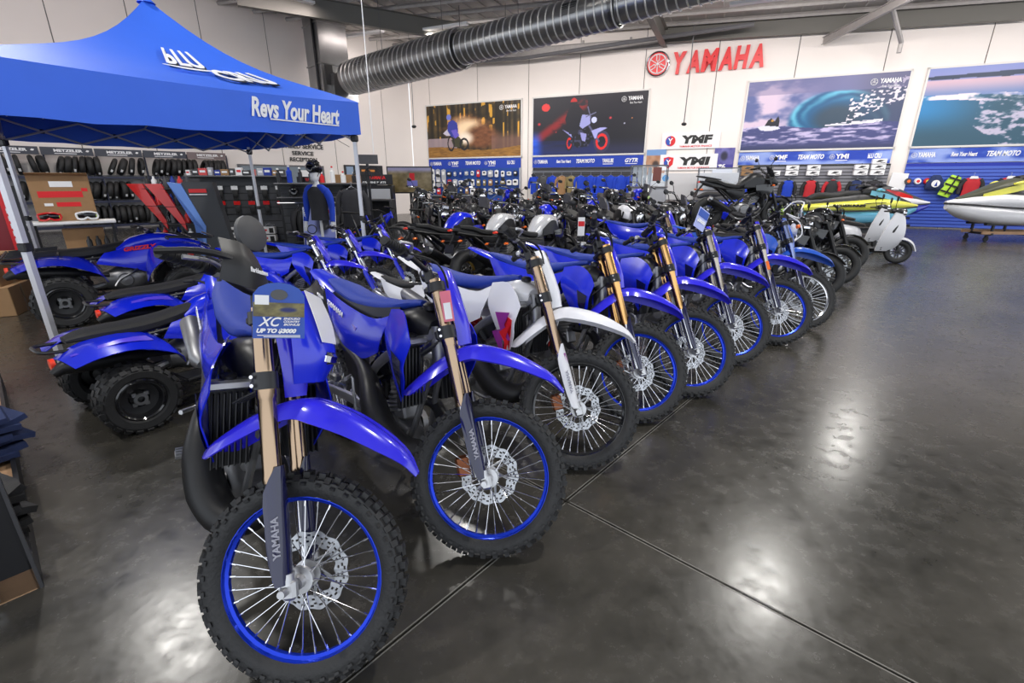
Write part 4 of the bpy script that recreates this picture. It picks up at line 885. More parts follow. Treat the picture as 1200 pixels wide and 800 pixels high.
# ---------------------------------------------------------------- street bikes (generic builder, every bike with its own parts)
def street_bike(X, Y, psi, label, group=None, tank=BLKG, rim=BLKG, cast=True, steer=0, adv=False, mirrors=True, lean=6, scale=1.0, z=0, frontm=BLKP, dual=False, tailm=BLKP, fork=BLKP, silver=False, knee=True, light=True, spokes=False, name='street_bike', faired=None):
    t = thing(name, label, 'motorcycle', M.Translation((X, Y, z)) @ M.Rotation(R(psi), 4, 'Z') @ M.Rotation(-R(lean), 4, 'X') @ M.Scale(scale, 4), group)
    ax = V((.70, 0, .31)); S = M.Translation((.36, 0, .85)) @ M.Rotation(R(steer), 4, V((-.42, 0, .91))) @ M.Translation((-.36, 0, -.85))
    wheel(t, 'f', S @ M.Translation(ax), .31, .12, rim, cast=cast, knob=None, hubm=BLKP); wheel(t, 'r', M.Translation((-.70, 0, .31)), .31, .165, rim, 'rear_tyre', cast=cast, knob=None, hubm=BLKP)
    for s in (-1, 1): part('fork_tube', lambda b: b.tube([(.70, s*.095, .30), (.62, s*.095, .48), (.585, s*.095, .56), (.42, s*.095, .93)], [.032, .032, .027, .027], 10), fork, t, S, key='sfork%d' % s)
    part('front_mudguard', lambda b: b.grid([[(.70+.33*cos(a), -.065, .31+.33*sin(a)), (.70+.345*cos(a), 0, .31+.345*sin(a)), (.70+.33*cos(a), .065, .31+.33*sin(a))] for a in [R(x) for x in (35, 70, 105, 140, 165)]], .004, 2, 2), frontm, t, S, key='sfender')
    h0 = .12 if adv else 0
    hb = part('handlebar', lambda b: (b.tube([(.26, -.39, 1.03+h0), (.33, -.22, 1.05+h0), (.38, -.08, .99+h0*.6), (.38, .08, .99+h0*.6), (.33, .22, 1.05+h0), (.26, .39, 1.03+h0)], .013, 8, 3), b.bbox((.39, 0, .95), (.10, .2, .05), .012), b.bbox((.43, 0, 1.02), (.05, .13, .07), .015)), CHROME if silver else BLKP, t, S, key='sbar%d' % adv)
    for s in (-1, 1):
        part('grip', lambda b: (b.tube([(.305, s*.27, 1.04+h0), (.255, s*.40, 1.03+h0)], .018, 8), b.bbox((.33, s*.22, 1.05+h0), (.05, .06, .04), .01)), BLACK, hb, key='sgrip%d%d' % (s, adv))
        part('lever', lambda b: b.tube([(.36, s*.2, 1.05+h0), (.37, s*.28, 1.04+h0), (.33, s*.37, 1.02+h0)], .007, 6), ALU, hb, key='slev%d%d' % (s, adv))
        if mirrors: part('mirror', lambda b: (b.tube([(.33, s*.22, 1.07+h0), (.34, s*.30, 1.16+h0), (.33, s*.34, 1.19+h0)], .006, 6), b.hull([(.315, s*.37, 1.2+h0, .03, .02), (.325, s*.37, 1.2+h0, .065, .04), (.345, s*.37, 1.2+h0, .05, .03)], 10)), BLKP, hb, key='smir%d%d' % (s, adv))
        if adv or not mirrors: part('indicator', lambda b: (b.tube([(.46, s*.06, .84), (.47, s*.17, .84)], .008, 6), b.hull([(.45, s*.19, .84, .02, .015), (.47, s*.19, .84, .028, .02), (.49, s*.19, .84, .02, .012)], 8)), ORANGE, t, S, key='sind%d' % s)
    if faired is None:
        part('headlight', lambda b: (b.lathe([(.40, .05), (.43, .10), (.50, .108), (.515, .10)], 20, (0, 0, .87), ax='x'), b.tube([(.45, -.1, .88), (.45, .1, .88)], .02, 8)) if not adv else (b.hull([(.42, 0, .93, .10, .14), (.52, 0, .92, .09, .12), (.62, 0, .88, .05, .05)], 12, 2)), BLKP, t, S, key='shl%d' % adv)
        part('headlight_lens', lambda b: b.lathe([(.52, 0), (.518, .06), (.505, .088)], 20, (0, 0, .88), ax='x') if not adv else b.lathe([(.0, 0), (.0, .04)], 16, (.63, 0, .885), ax='x'), CHROME, t, S, key='shlg%d' % adv)
        if adv: part('windscreen', lambda b: b.grid([[(.50, -.12, 1.02), (.55, 0, 1.02), (.50, .12, 1.02)], [(.46, -.12, 1.10), (.50, 0, 1.10), (.46, .12, 1.10)], [(.41, -.09, 1.19), (.44, 0, 1.19), (.41, .09, 1.19)]], .004, 2, 2), mat('smoked_screen', (.05, .05, .06), .08, coat=.5), t, S, key='screen')
    else:
        part('nose_fairing', lambda b: b.hull([(.25, 0, .80, .20, .22), (.42, 0, .86, .19, .20), (.58, 0, .86, .13, .13), (.72, 0, .80, .05, .05)], 12, 3, .8), faired, t, key='fairing')
        part('windscreen', lambda b: b.grid([[(.58, -.10, .97), (.63, 0, .96), (.58, .10, .97)], [(.44, -.12, 1.10), (.48, 0, 1.10), (.44, .12, 1.10)]], .004, 3, 3), MATS['smoked_screen'] if 'smoked_screen' in MATS else BLKG, t, key='fscreen')
    tk = part('fuel_tank', lambda b: b.hull([(.36, 0, .87, .09, .07), (.26, 0, .92, .17, .14), (.08, 0, .92, .175, .15), (-.08, 0, .86, .12, .10), (-.18, 0, .80, .07, .05)], 14, 3, .8), tank, t, key='stank')
    if knee:
        for s in (-1, 1): part('knee_panel', lambda b: b.grid([[(.30, s*.160, .95), (.28, s*.165, .80)], [(.10, s*.175, .985), (.08, s*.185, .80)], [(-.07, s*.138, .88), (-.08, s*.13, .80)]], .006*s, 3, 3), BLKP, tk, key='knee%d' % s)
    part('seat', lambda b: b.hull([(-.08, 0, .82, .07, .03), (-.2, 0, .81, .12, .045), (-.42, 0, .84, .13, .05), (-.6, 0, .90, .11, .045), (-.8, 0, .93, .07, .03)], 14, 3, .7), BLACK, t, key='sseat')
    part('tail_unit', lambda b: b.hull([(-.3, 0, .76, .09, .05), (-.55, 0, .82, .10, .05), (-.8, 0, .885, .07, .035), (-.93, 0, .91, .04, .02)], 10, 2, .8), tailm, t, key='stail')
    part('tail_light', lambda b: b.hull([(-.94, 0, .90, .045, .018), (-.96, 0, .90, .035, .012)], 10), REDLENS, t, key='stl')
    part('number_hanger', lambda b: (b.tube([(-.85, 0, .86), (-.98, 0, .70)], .02, 6, flat=.3), b.box((-.985, 0, .66), (.012, .16, .12), (0, R(15), 0)), [b.tube([(-.93, 0, .76), (-.93, s*.14, .76)], .007, 6) for s in (-1, 1)]), BLKP, t, key='shang')
    for s in (-1, 1): part('rear_indicator', lambda b: b.hull([(-.91, s*.16, .76, .02, .014), (-.94, s*.16, .76, .026, .018), (-.96, s*.16, .76, .018, .012)], 8), ORANGE, t, key='srind%d' % s)
    part('engine', lambda b: (b.hull([(-.22, 0, .38, .10, .10), (-.12, 0, .38, .17, .15), (.08, 0, .36, .18, .14), (.22, 0, .38, .12, .09)], 12, 2, .65), b.lathe([(-.21, 0), (-.205, .08), (-.17, .095)], 18, (-.04, 0, .38)), b.lathe([(.21, 0), (.205, .08), (.17, .095)], 18, (-.04, 0, .38)), [b.bbox((.12+.014*k, 0, .50+.035*k), (.22, .30, .022), .008, rot=(0, R(-20), 0)) for k in range(5)]), ALUD if not silver else ALU, t, key='seng')
    part('frame', lambda b: [b.tube(P, .018, 8, 3) for s in (-1, 1) for P in ([(.38, s*.03, .84), (.2, s*.15, .72), (-.08, s*.16, .62), (-.24, s*.13, .45)], [(.38, s*.02, .76), (.34, s*.06, .5), (.22, s*.12, .27), (-.15, s*.12, .24)], [(-.1, s*.12, .74), (-.5, s*.09, .79), (-.85, s*.05, .86)], [(-.22, s*.12, .5), (-.45, s*.09, .7), (-.6, s*.07, .80)])], BLKP, t, key='sframe')
    part('tank_shroud', lambda b: [b.grid([[(.50, s*.15, .84), (.46, s*.18, .70), (.36, s*.17, .56)], [(.32, s*.20, .86), (.30, s*.215, .74), (.28, s*.19, .60)], [(.12, s*.19, .84), (.14, s*.20, .74), (.18, s*.18, .64)]], .006*s, 3, 3) for s in (-1, 1)], BLKG if tank not in (BLUE,) else BLUE, t, key='sshr')
    part('belly_pan', lambda b: b.hull([(-.2, 0, .24, .10, .05), (.1, 0, .23, .14, .07), (.34, 0, .34, .11, .08), (.40, 0, .44, .05, .05)], 12, 2, .7), BLKP, t, key='sbelly')
    part('radiator', lambda b: b.bbox((.335, 0, .58), (.05, .34, .30), .01, rot=(0, R(-10), 0)), BLKP, t, key='srad')
    part('swingarm', lambda b: [b.tube([(-.2, s*.11, .38), (-.45, s*.12, .36), (-.7, s*.12, .31)], [.035, .03, .025], 8) for s in (-1, 1)], BLKP, t, key='sswing')
    part('exhaust', lambda b: (b.tube([(.28, -.05, .5), (.33, -.08, .36), (.2, -.13, .22), (-.15, -.14, .2), (-.32, -.17, .30)], .022, 8, 3)), STEEL, t, key='sexh')
    part('silencer', lambda b: (b.tube([(-.30, -.18, .34), (-.36, -.19, .37), (-.72, -.21, .57), (-.76, -.21, .59)], [.03, .055, .058, .045], 16)), BLKP, t, key='ssil')
    part('silencer_cap', lambda b: b.tube([(-.735, -.21, .577), (-.785, -.21, .603)], [.06, .048], 16), STEEL, t, key='ssilc')
    part('side_panel', lambda b: [b.grid([[(-.05, s*.12, .78), (-.06, s*.14, .66), (-.1, s*.12, .54)], [(-.28, s*.12, .77), (-.26, s*.13, .68), (-.22, s*.11, .58)], [(-.45, s*.10, .80), (-.4, s*.11, .72), (-.34, s*.1, .66)]], .005*s, 2, 2) for s in (-1, 1)], tailm, t, key='sside')
    part('footpeg', lambda b: [b.tube([(-.2, s*.14, .36), (-.2, s*.26, .35)], .013, 6) for s in (-1, 1)], STEEL, t, key='speg')
    part('side_stand', lambda b: b.tube([(-.08, .13, .26), (-.1, .21, .12), (-.11, .255, .03)], [.013, .012, .02], 6), BLKP, t, key='sstand')
    part('cables', lambda b: [b.tube([(.34, y, 1.04+h0), (.46, y*.7, 1.03), (.47, y*.3, .9), (.36, y*.2, .78)], .006, 5, 3) for y in (-.2, -.12, .15, .2)], BLACK, t, S, key='scab%d' % adv)
    if dual:
        part('crash_bars', lambda b: [b.tube([(.3, s*.1, .75), (.34, s*.28, .6), (.25, s*.28, .35), (.1, s*.16, .26)], .014, 6, 3) for s in (-1, 1)], BLKP, t, key='crash')
        part('tail_rack', lambda b: (b.tube([(-.55, -.12, .94), (-.9, -.13, 1.0), (-1.0, 0, 1.01), (-.9, .13, 1.0), (-.55, .12, .94)], .012, 6, 2)), BLKP, t, key='rack')
    return t
# rear axle (x, y), heading
def from_rear(x, y, h, **k):
    return x+.70*cos(R(h)), y+.70*sin(R(h)), h
for i, (x, y, h, tk, lab) in enumerate([(-1.30, 7.15, 52, BLUE, 'black touring bike with blue tank and gold spoked wheels, tail towards the e-bikes'),
        (-.62, 6.85, 52, CREAM, 'black touring bike with silver white tank beside the blue tanked one'),
        (.02, 6.55, 52, CREAM, 'black touring bike with silver white tank and a red and white tag on its fork')]):
    a = from_rear(x, y, h); street_bike(*a, lab, 'touring bikes parked tail first behind the dirt bikes', tank=tk, rim=GOLDR, cast=False, adv=False, mirrors=(i == 2), name='touring_bike', tailm=BLKP, scale=1.05, lean=5, silver=True)
tw = thing('swing_tag', 'red and white hang tag on the silver tanked touring bike at the front', 'tag', place_px((1.0, 6.95, .97), 5, 0, 0)); part('card', lambda b: b.box((0, 0, 0), (.10, .004, .26)), PAPER, tw); part('red_band', lambda b: b.box((0, -.003, .04), (.09, .002, .07)), RED, tw)
# rows of street bikes further back, one per position
CT = ['black naked street bike', 'matt black roadster', 'dark grey naked bike', 'black sports tourer', 'black cruiser style bike']
def crowd(row, x0, y0, x1, y1, n, h, names, tanks, grp, **kw):
    for i in range(n):
        f = i/(n-1) if n > 1 else 0; j = random.uniform(-.06, .06)
        tk = tanks[i % len(tanks)]
        street_bike(x0+(x1-x0)*f+j, y0+(y1-y0)*f+random.uniform(-.08, .08), h+random.uniform(-5, 5), '%s, %s from the left in %s' % (CT[(i+row) % 5] if tk in (BLKG, BLKP) else {'racing_blue_plastic': 'blue tanked street bike', 'white_plastic': 'white tanked street bike', 'silver_grey_tank': 'silver tanked street bike'}[tk.name], ORD[i], names), grp, tank=tk, steer=random.uniform(10, 30), rim=random.choice([BLKG, BLKG, BLUER]), adv=(i % 3 == 1), silver=(i % 2 == 0), scale=1.12, z=(.22 if row == 2 else 0), **kw)
crowd(0, -1.55, 9.65, 2.7, 8.95, 7, -70, 'the nearest crowd row', [BLKG, BLKP, BLKG, BLUE, BLKG, WHITE, BLKP], 'street bikes in the middle crowd')
crowd(1, -2.2, 12.3, 3.4, 11.1, 8, -75, 'the second crowd row', [BLKG, BLKG, BLUE, BLKP, BLKG, BLUE, BLKG, BLKG], 'street bikes in the middle crowd')
crowd(2, -2.85, 14.6, 3.5, 13.9, 8, -80, 'the farthest crowd row', [BLKP, BLKG, BLKG, BLUE, BLKG, BLKG, BLKP, BLUE], 'street bikes in the middle crowd')
solo('low_platform', lambda b: b.bbox((0, 0, .105), (9.2, 2.2, .21), .02), GREYP, 'long low grey platform under the farthest crowd row', 'platform', at(.05, 14.25, 0, -6))
street_bike(4.9, 13.6, -75, 'single black naked bike standing in front of the white counter', tank=BLKG, steer=15, silver=True)
street_bike(5.9, 14.0, -60, 'white and blue sports bike near the plinth with red bag', tank=BLUE, steer=10, frontm=WHITE)
# bikes standing between the front row and the big machines on the right
street_bike(5.72, 9.3, -48, 'large black naked bike with cast wheels facing the aisle left of the scooter', tank=BLKG, steer=25, scale=1.05, lean=5, frontm=BLKG, mirrors=False)
street_bike(4.75, 8.05, -48, 'matt black naked bike behind the last dirt bikes', tank=BLKP, steer=20, frontm=BLKG)
street_bike(3.9, 7.15, -45, 'black trail bike with silver bars hidden behind the seventh dirt bike', tank=BLKG, steer=20, silver=True)
street_bike(4.6, 9.75, 0, 'big black adventure tourer standing on the grey display plinth', tank=BLKP, adv=True, dual=True, z=.70, steer=0, scale=.98, lean=0)
solo('display_plinth', lambda b: b.bbox((0, 0, .34), (2.6, 1.1, .68), .02), GREYP, 'grey display plinth under the big black adventure tourer', 'plinth', at(4.5, 9.75))
street_bike(7.0, 12.7, -62, 'black roadster parked beside the plinth, facing the aisle', tank=BLKG, steer=20)
street_bike(6.2, 11.5, -58, 'black and lime street bike behind the naked bikes', tank=mat('lime_tank', (.35, .6, .05), .3, coat=.4), steer=20, knee=False)
# blue sports machines between rows: supermoto style dirt bikes standing behind the front row
for (x, y, h, st, lab) in ((1.98, 7.35, -120, 0, 'blue four stroke dirt bike parked alone behind the front row'),):
    dirt_bike(x, y, R(-46), R(20), R(7), lab, two=False, scale=.98)
# three small blue trail bikes under the tent, side on
for i, (x, y, h) in enumerate(((-2.42, 5.05, -8), (-2.30, 5.75, -6), (-2.10, 6.45, -4))):
    dirt_bike(x, y, R(h), R(12), R(6), ['small blue trail bike nearest of the three under the tent', 'small blue trail bike in the middle of the three under the tent', 'small blue trail bike farthest of the three under the tent'][i], 'small trail bikes under the tent', scale=.86, two=False, rim=ALUD, forkm=CHROME, guardm=BLUE)
# small white and yellow kids bike
kb, _ = dirt_bike(-.95, 4.3, R(-40), R(30), R(6), 'small white and yellow kids dirt bike between the second and third bikes', scale=.68, body=WHITE, rim=CHROME, seatm=BLACK, seatside=BLACK, forkm=CHROME, guardm=WHITE, two=False)
for s in (-1, 1): part('yellow_graphic', lambda b: b.grid([[(.36, s*.226, .86), (.34, s*.224, .74)], [(.26, s*.222, .86), (.28, s*.222, .72)], [(.14, s*.182, .88), (.2, s*.19, .74)]], .003*s, 2, 2), YEL, kb)
# ---------------------------------------------------------------- gazebo tent
F_L, F_R, B_R, B_L = V((-3.90, 3.80, 0)), V((-2.18, 7.05, 0)), V((-5.25, 10.1, 0)), V((-7.05, 7.05, 0)); PK = V((-4.50, 6.80, 3.72))
TENT = mat('blue_tent_fabric', (.03, .14, .78), .5, noise=.06, nscale=3, bump=.12, bscale=500)
POLE = mat('white_powder_coated_pole', (.62, .63, .68), .35, .3)
tt = thing('gazebo_tent', 'blue pop up gazebo tent with white lettering on white steel legs', 'tent')
cor = [F_L, F_R, B_R, B_L]; ZB, ZT = 2.22, 2.60
cen = sum(cor, V())/4
TENT_SAG = .36
def ex(p, k=1.04): return cen+(p-cen)*k
DZ = [-.16, 0, 0, -.06]
def topz(i, u): return ZT+DZ[i]*(1-u)+DZ[(i+1) % 4]*u
def surfP(i, u, t_):
    A, B_ = ex(cor[i]), ex(cor[(i+1) % 4]); e = A.lerp(B_, u); p = V((e.x, e.y, topz(i, u)-.04*sin(pi*u))).lerp(PK, t_)
    p.z -= (.10*sin(pi*t_)+.20*sin(pi*t_)*t_)+.05*sin(pi*u)*sin(pi*t_); return p
def canopy(b, i): b.grid([[surfP(i, j/10, k/12) for j in range(11)] for k in range(13)], .004, 1, 1)
def valance(b, i):
    A, B_ = ex(cor[i]), ex(cor[(i+1) % 4]); rows = []
    for f in (0, .5, 1): rows.append([V((*(A.lerp(B_, j/10)).to_2d(), topz(i, j/10)-.40*f-.04*sin(pi*j/10)+(.01*sin(j*2.5) if f == 1 else 0))) for j in range(11)])
    b.grid(rows, -.003, 1, 2)
for i in range(4):
    part('canopy_panel', lambda b: canopy(b, i), TENT, tt); part('valance', lambda b: valance(b, i), TENT, tt)
part('peak_cap', lambda b: b.lathe([(-.06, .10), (-.02, .06), (.03, .02), (.04, 0)], 12, PK, ax='z'), TENT, tt)
for i, p in enumerate(cor):
    hz = 2.24+DZ[i]*.9; lg = part('leg', lambda b: (b.box((p.x, p.y, hz/2), (.045, .045, hz)), b.box((p.x, p.y, .55), (.038, .038, 1.1))), POLE, tt)
    part('foot_plate', lambda b: b.box((p.x+.02, p.y, .005), (.14, .09, .01)), BLKP, lg)
    part('leg_clamp', lambda b: b.bbox((p.x, p.y, 1.08), (.07, .07, .07), .01), BLKP, lg)
    part('corner_bracket', lambda b: b.bbox((p.x, p.y, hz-.09), (.09, .09, .09), .015), BLKP, lg)
for i in range(4):
    A, B_ = cor[i], cor[(i+1) % 4]; n = 4
    for k in range(n):
        a, c = A.lerp(B_, k/n), A.lerp(B_, (k+1)/n)
        off = V((0, 0, .03)); inw = (cen-(a+c)/2).normalized()*.03
        part('truss_bar', lambda b: b.tube([V((a.x, a.y, 2.13)), V((c.x, c.y, 2.42))], .014, 4), POLE, tt); part('truss_bar', lambda b: b.tube([V((a.x, a.y, 2.42))+inw, V((c.x, c.y, 2.13))+inw], .014, 4), POLE, tt)
        part('truss_joint', lambda b: b.bbox(V(((a.x+c.x)/2, (a.y+c.y)/2, 2.275)), (.05, .05, .06), .01), BLKP, tt)
for i in range(4):
    m_ = cor[i].lerp(cor[(i+1) % 4], .5)
    part('truss_bar', lambda b: b.tube([V((m_.x, m_.y, 2.42)), V((cen.x, cen.y, 2.65))], .014, 4), POLE, tt)
part('centre_pole', lambda b: b.tube([(cen.x, cen.y, 2.4), (PK.x, PK.y, PK.z-.05)], .02, 6), POLE, tt)
# lettering on the front slope and valance
eA, eB = ex(F_L), ex(F_R); ed = (eB-eA).normalized()
def on_valance(u, z, out=.012):
    p = eA.lerp(eB, u); y = V((0, 0, 1)).cross(ed); return M(((ed.x, y.x, 0, p.x-y.x*out), (ed.y, y.y, 0, p.y-y.y*out), (.045, 0, 1, z), (0, 0, 0, 1)))
txt('lettering', 'Revs Your Heart', 1.25, .20, TEXTW, tt, on_valance(.74, 2.37), ext=.003, shear=.35, bold=.03)
part('underline', lambda b: b.box((.10, 0, -.11), (1.0, .004, .014)), TEXTW, tt, on_valance(.74, 2.37))
def slopeP(u, t_): return surfP(0, u, t_)
def slope_text(s_, u0, u1, t0, t1, m, lift=.02, bold=.03, shear=0, name='lettering'):
    o = txt(name, s_, 1, 1, m, tt, I4, ext=.0, bold=bold, shear=shear); me = o.data.copy(); o.data = me; o.matrix_basis = I4
    ub, ut = u0, u1
    for v in me.vertices:
        x, f, z = v.co.x+.5, v.co.y, v.co.z+.5; tq = t0+(t1-t0)*z; u = u0+(u1-u0)*x; p = slopeP(u, tq)
        n = (slopeP(u+.01, tq)-slopeP(u-.01, tq)).cross(slopeP(u, tq+.01)-slopeP(u, tq-.01)).normalized()
        if n.z < 0: n = -n
        v.co = p+n*(lift+(.006 if f < 0 else 0))
for dx, m_, lf in ((.008, BLKP, .022), (0, TEXTW, .034)):
    slope_text('bLU', .39+dx, .59+dx, .40-dx, .62-dx, m_, lf, .035)
    slope_text('CRU', .57+dx, .80+dx, .18-dx, .40-dx, m_, lf, .03)
part('brush_stroke', lambda b: b.grid([[slopeP(u, t_+.0)+V((.02, -.02, .03)) for t_ in (c-h, c+h)] for u, c, h in ((.37, .36, .004), (.45, .352, .016), (.53, .355, .014), (.62, .375, .004))], .003, 1, 3), TEXTW, tt)
# thin string of unlit fairy lights
solo('fairy_light_string', lambda b: (b.tube([(-5.9, 5.6, 2.38), (-5.2, 6.0, 2.30), (-4.3, 5.8, 2.33), (-3.9, 6.6, 2.22), (-3.3, 7.1, 2.30)], .006, 5, 6), [b.tube([(-5.9+.26*k, 5.6+.15*k, 2.34-.01*(k % 3)), (-5.88+.26*k, 5.6+.15*k, 2.28-.01*(k % 3))], .008, 5) for k in range(10)]), PAPER, 'thin white string of fairy lights hanging under the tent roof', 'lights')
solo('fairy_light_wire', lambda b: b.tube([(-13.6+.75*k, 17.7+.75*k, 3.35+.22*sin(k*2.1)+.06*(k % 2)) for k in range(9)], .012, 5, 4), BLKP, 'dark wire of fairy lights strung on the left wall above the tyre racks', 'lights')

# ---------------------------------------------------------------- quads
def quad(X, Y, psi, label, big=False, gfx=None, scale=1):
    t = thing('quad_bike', label, 'quad bike', M.Translation((X, Y, 0)) @ M.Rotation(R(psi), 4, 'Z') @ M.Scale(scale, 4), None)
    Rf, Rb = .27, .28; 
    for x, Rw, ww, nm in ((.60, Rf, .17, 'front_tyre'), (-.60, Rb, .24, 'rear_tyre')):
        for s in (-1, 1):
            T = M.Translation((x, s*(.46 if x > 0 else .44), Rw)); 
            if s > 0: T = T @ M.Rotation(pi, 4, 'Z')
            wheel(t, 'a', T, Rw, ww, BLKP, nm, knob='atv')
    part('rear_fender', lambda b: [b.grid([[(-.98, s*.12, .66), (-.96, s*.28, .68), (-.92, s*.46, .64)], [(-.80, s*.12, .745), (-.78, s*.3, .745), (-.76, s*.53, .70)], [(-.55, s*.12, .765), (-.54, s*.3, .755), (-.52, s*.54, .70)], [(-.34, s*.12, .72), (-.28, s*.28, .66), (-.24, s*.46, .56)], [(-.25, s*.13, .60), (-.20, s*.24, .52), (-.17, s*.36, .44)]], .006*-s, 3, 3) for s in (-1, 1)], BLUE, t, key='qrf')
    part('front_fender', lambda b: [b.grid([[(.98, s*.10, .70), (1.0, s*.28, .66), (1.0, s*.46, .58)], [(.78, s*.12, .82), (.78, s*.3, .80), (.78, s*.53, .72)], [(.52, s*.12, .86), (.52, s*.3, .82), (.50, s*.54, .72)], [(.32, s*.14, .80), (.30, s*.28, .70), (.28, s*.44, .55)], [(.24, s*.16, .60), (.22, s*.26, .50), (.20, s*.38, .40)]], .006*-s, 3, 3) for s in (-1, 1)], BLUE, t, key='qff')
    part('seat', lambda b: b.hull([(-.86, 0, .76, .08, .02), (-.7, 0, .775, .14, .045), (-.35, 0, .765, .15, .06), (-.05, 0, .80, .12, .06), (.16, 0, .87, .06, .03)], 14, 3, .7), BLACK, t, key='qseat')
    part('tank_cover', lambda b: b.hull([(-.02, 0, .77, .13, .05), (.15, 0, .83, .15, .09), (.35, 0, .87, .14, .09), (.6, 0, .87, .17, .06), (.95, 0, .74, .12, .05)], 14, 3, .75), BLUE, t, key='qtank')
    part('side_cover', lambda b: [b.grid([[(.3, s*.15, .82), (.34, s*.19, .66), (.22, s*.2, .50)], [(.1, s*.14, .80), (.08, s*.19, .66), (.08, s*.2, .56)], [(-.14, s*.13, .76), (-.2, s*.17, .70), (-.24, s*.17, .64)]], .005*s, 3, 3) for s in (-1, 1)], BLUE, t, key='qside')
    part('frame', lambda b: [b.tube(P, .018, 8, 2) for s in (-1, 1) for P in ([(.85, s*.12, .35), (.3, s*.17, .28), (-.3, s*.17, .28), (-.6, s*.12, .34)], [(.8, s*.12, .36), (.55, s*.14, .7), (.1, s*.12, .72), (-.6, s*.12, .68)], [(-.3, s*.17, .3), (-.55, s*.12, .68)])], BLKP, t, key='qframe')
    part('engine', lambda b: (b.hull([(-.2, 0, .42, .1, .1), (-.05, 0, .42, .16, .15), (.15, 0, .42, .15, .14), (.26, 0, .42, .08, .08)], 12, 2, .7), [b.bbox((.08, 0, .56+.025*k), (.16, .18, .014), .004) for k in range(6)], b.lathe([(-.2, 0), (-.19, .07), (-.16, .08)], 18, (0, 0, .42))), ALUD, t, key='qeng')
    part('pipework', lambda b: [b.tube([(.2, s*.1, .6), (.1, s*.22, .52), (-.05, s*.2, .44), (-.12, s*.22, .36)], .014, 6, 3) for s in (-1, 1)], STEEL, t, key='qpipe')
    part('silencer', lambda b: b.tube([(-.15, -.2, .50), (-.40, -.25, .56), (-.46, -.26, .57), (-.92, -.27, .62), (-.96, -.27, .61), (-1.02, -.27, .58)], [.025, .03, .062, .066, .05, .03], 16), PIPE, t, key='qsil')
    for s in (-1, 1):
        part('shock_absorber', lambda b: (b.tube([(.55, s*.16, .70), (.58, s*.32, .36)], .018, 8), [b.ring((.553+.025*k/7, s*(.18+.12*k/7), .66-.26*k/7), (.05, s*.42, -.9), .034, .006, 12, 5) for k in range(8)]), STEEL, t, key='qsh%d' % s)
        part('wishbone', lambda b: (b.tube([(.45, s*.12, .32), (.6, s*.38, .28), (.72, s*.12, .32)], .014, 6), b.tube([(.45, s*.12, .42), (.6, s*.38, .34), (.72, s*.12, .42)], .012, 6)), BLKP, t, key='qw%d' % s)
        part('headlamp', lambda b: b.hull([(.86, s*.18, .78, .07, .045), (.95, s*.19, .75, .06, .035), (.97, s*.19, .745, .04, .02)], 10, 2), CHROME, t, key='qhl%d' % s)
        part('footwell', lambda b: (b.bbox((0, s*.36, .30), (.5, .18, .02), .006), b.tube([(.25, s*.2, .32), (.25, s*.46, .30), (-.22, s*.46, .30), (-.25, s*.2, .32)], .013, 6)), BLKP, t, key='qfw%d' % s)
    part('rear_spring', lambda b: (b.tube([(-.25, -.1, .72), (-.45, -.12, .38)], .016, 8), [b.ring((-.27-.16*k/8, -.1, .68-.26*k/8), (-.5, 0, -.86), .036, .007, 14, 5) for k in range(9)]), STEEL, t, key='qrs')
    part('rear_axle', lambda b: (b.tube([(-.60, -.34, .28), (-.60, .34, .28)], .025, 10), b.tube([(-.60, 0, .28), (-.2, 0, .36)], .035, 8), b.lathe([(-.13, 0), (-.13, .10), (-.125, .10), (-.125, 0)], 20, (-.6, 0, .28))), ALUD, t, key='qax')
    hb = part('handlebar', lambda b: (b.tube([(.22, -.38, 1.02), (.27, -.22, 1.04), (.36, -.08, .98), (.36, .08, .98), (.27, .22, 1.04), (.22, .38, 1.02)], .012, 8, 3), b.tube([(.5, 0, .5), (.36, 0, .98)], .02, 8), b.bbox((.36, 0, .99), (.10, .16, .06), .015)), BLKP, t, key='qbar')
    for s in (-1, 1): part('grip', lambda b: b.tube([(.262, s*.25, 1.035), (.22, s*.38, 1.02)], .018, 10), BLACK, hb, key='qg%d' % s); part('lever', lambda b: b.tube([(.30, s*.2, 1.03), (.33, s*.3, 1.02), (.28, s*.38, 1.0)], .007, 6), ALU, hb, key='ql%d' % s)
    part('grab_bar', lambda b: b.tube([(-.75, -.16, .70), (-1.0, -.14, .72), (-1.04, 0, .73), (-1.0, .14, .72), (-.75, .16, .70)], .014, 8, 3), BLKP, t, key='qgb')
    part('tail_light', lambda b: b.lathe([(0, .0), (0, .045), (.03, .045), (.03, 0)], 16, (-1.01, -.20, .64), ax='x'), REDLENS, t, key='qtl')
    part('front_bumper', lambda b: [b.tube([(.85, s*.12, .36), (1.08, s*.12, .42), (1.1, s*.10, .60), (.98, s*.08, .66)], .014, 6, 2) for s in (-1, 1)]+[b.tube([(1.1, -.11, .55), (1.1, .11, .55)], .014, 6)], BLKP, t, key='qbump')
    if big:
        part('rear_rack', lambda b: [b.tube([(-.98, y, .80), (-.55, y, .82)], .01, 6) for y in (-.36, -.18, 0, .18, .36)]+[b.tube([(x, -.38, .80), (x, .38, .80)], .012, 6) for x in (-1.0, -.75, -.55)], BLKP, t, key='qrr')
        part('front_rack', lambda b: [b.tube([(.5, y, .92), (.98, y, .88)], .01, 6) for y in (-.36, -.18, 0, .18, .36)]+[b.tube([(x, -.38, .9), (x, .38, .9)], .012, 6) for x in (.5, .75, 1.0)], BLKP, t, key='qfr')
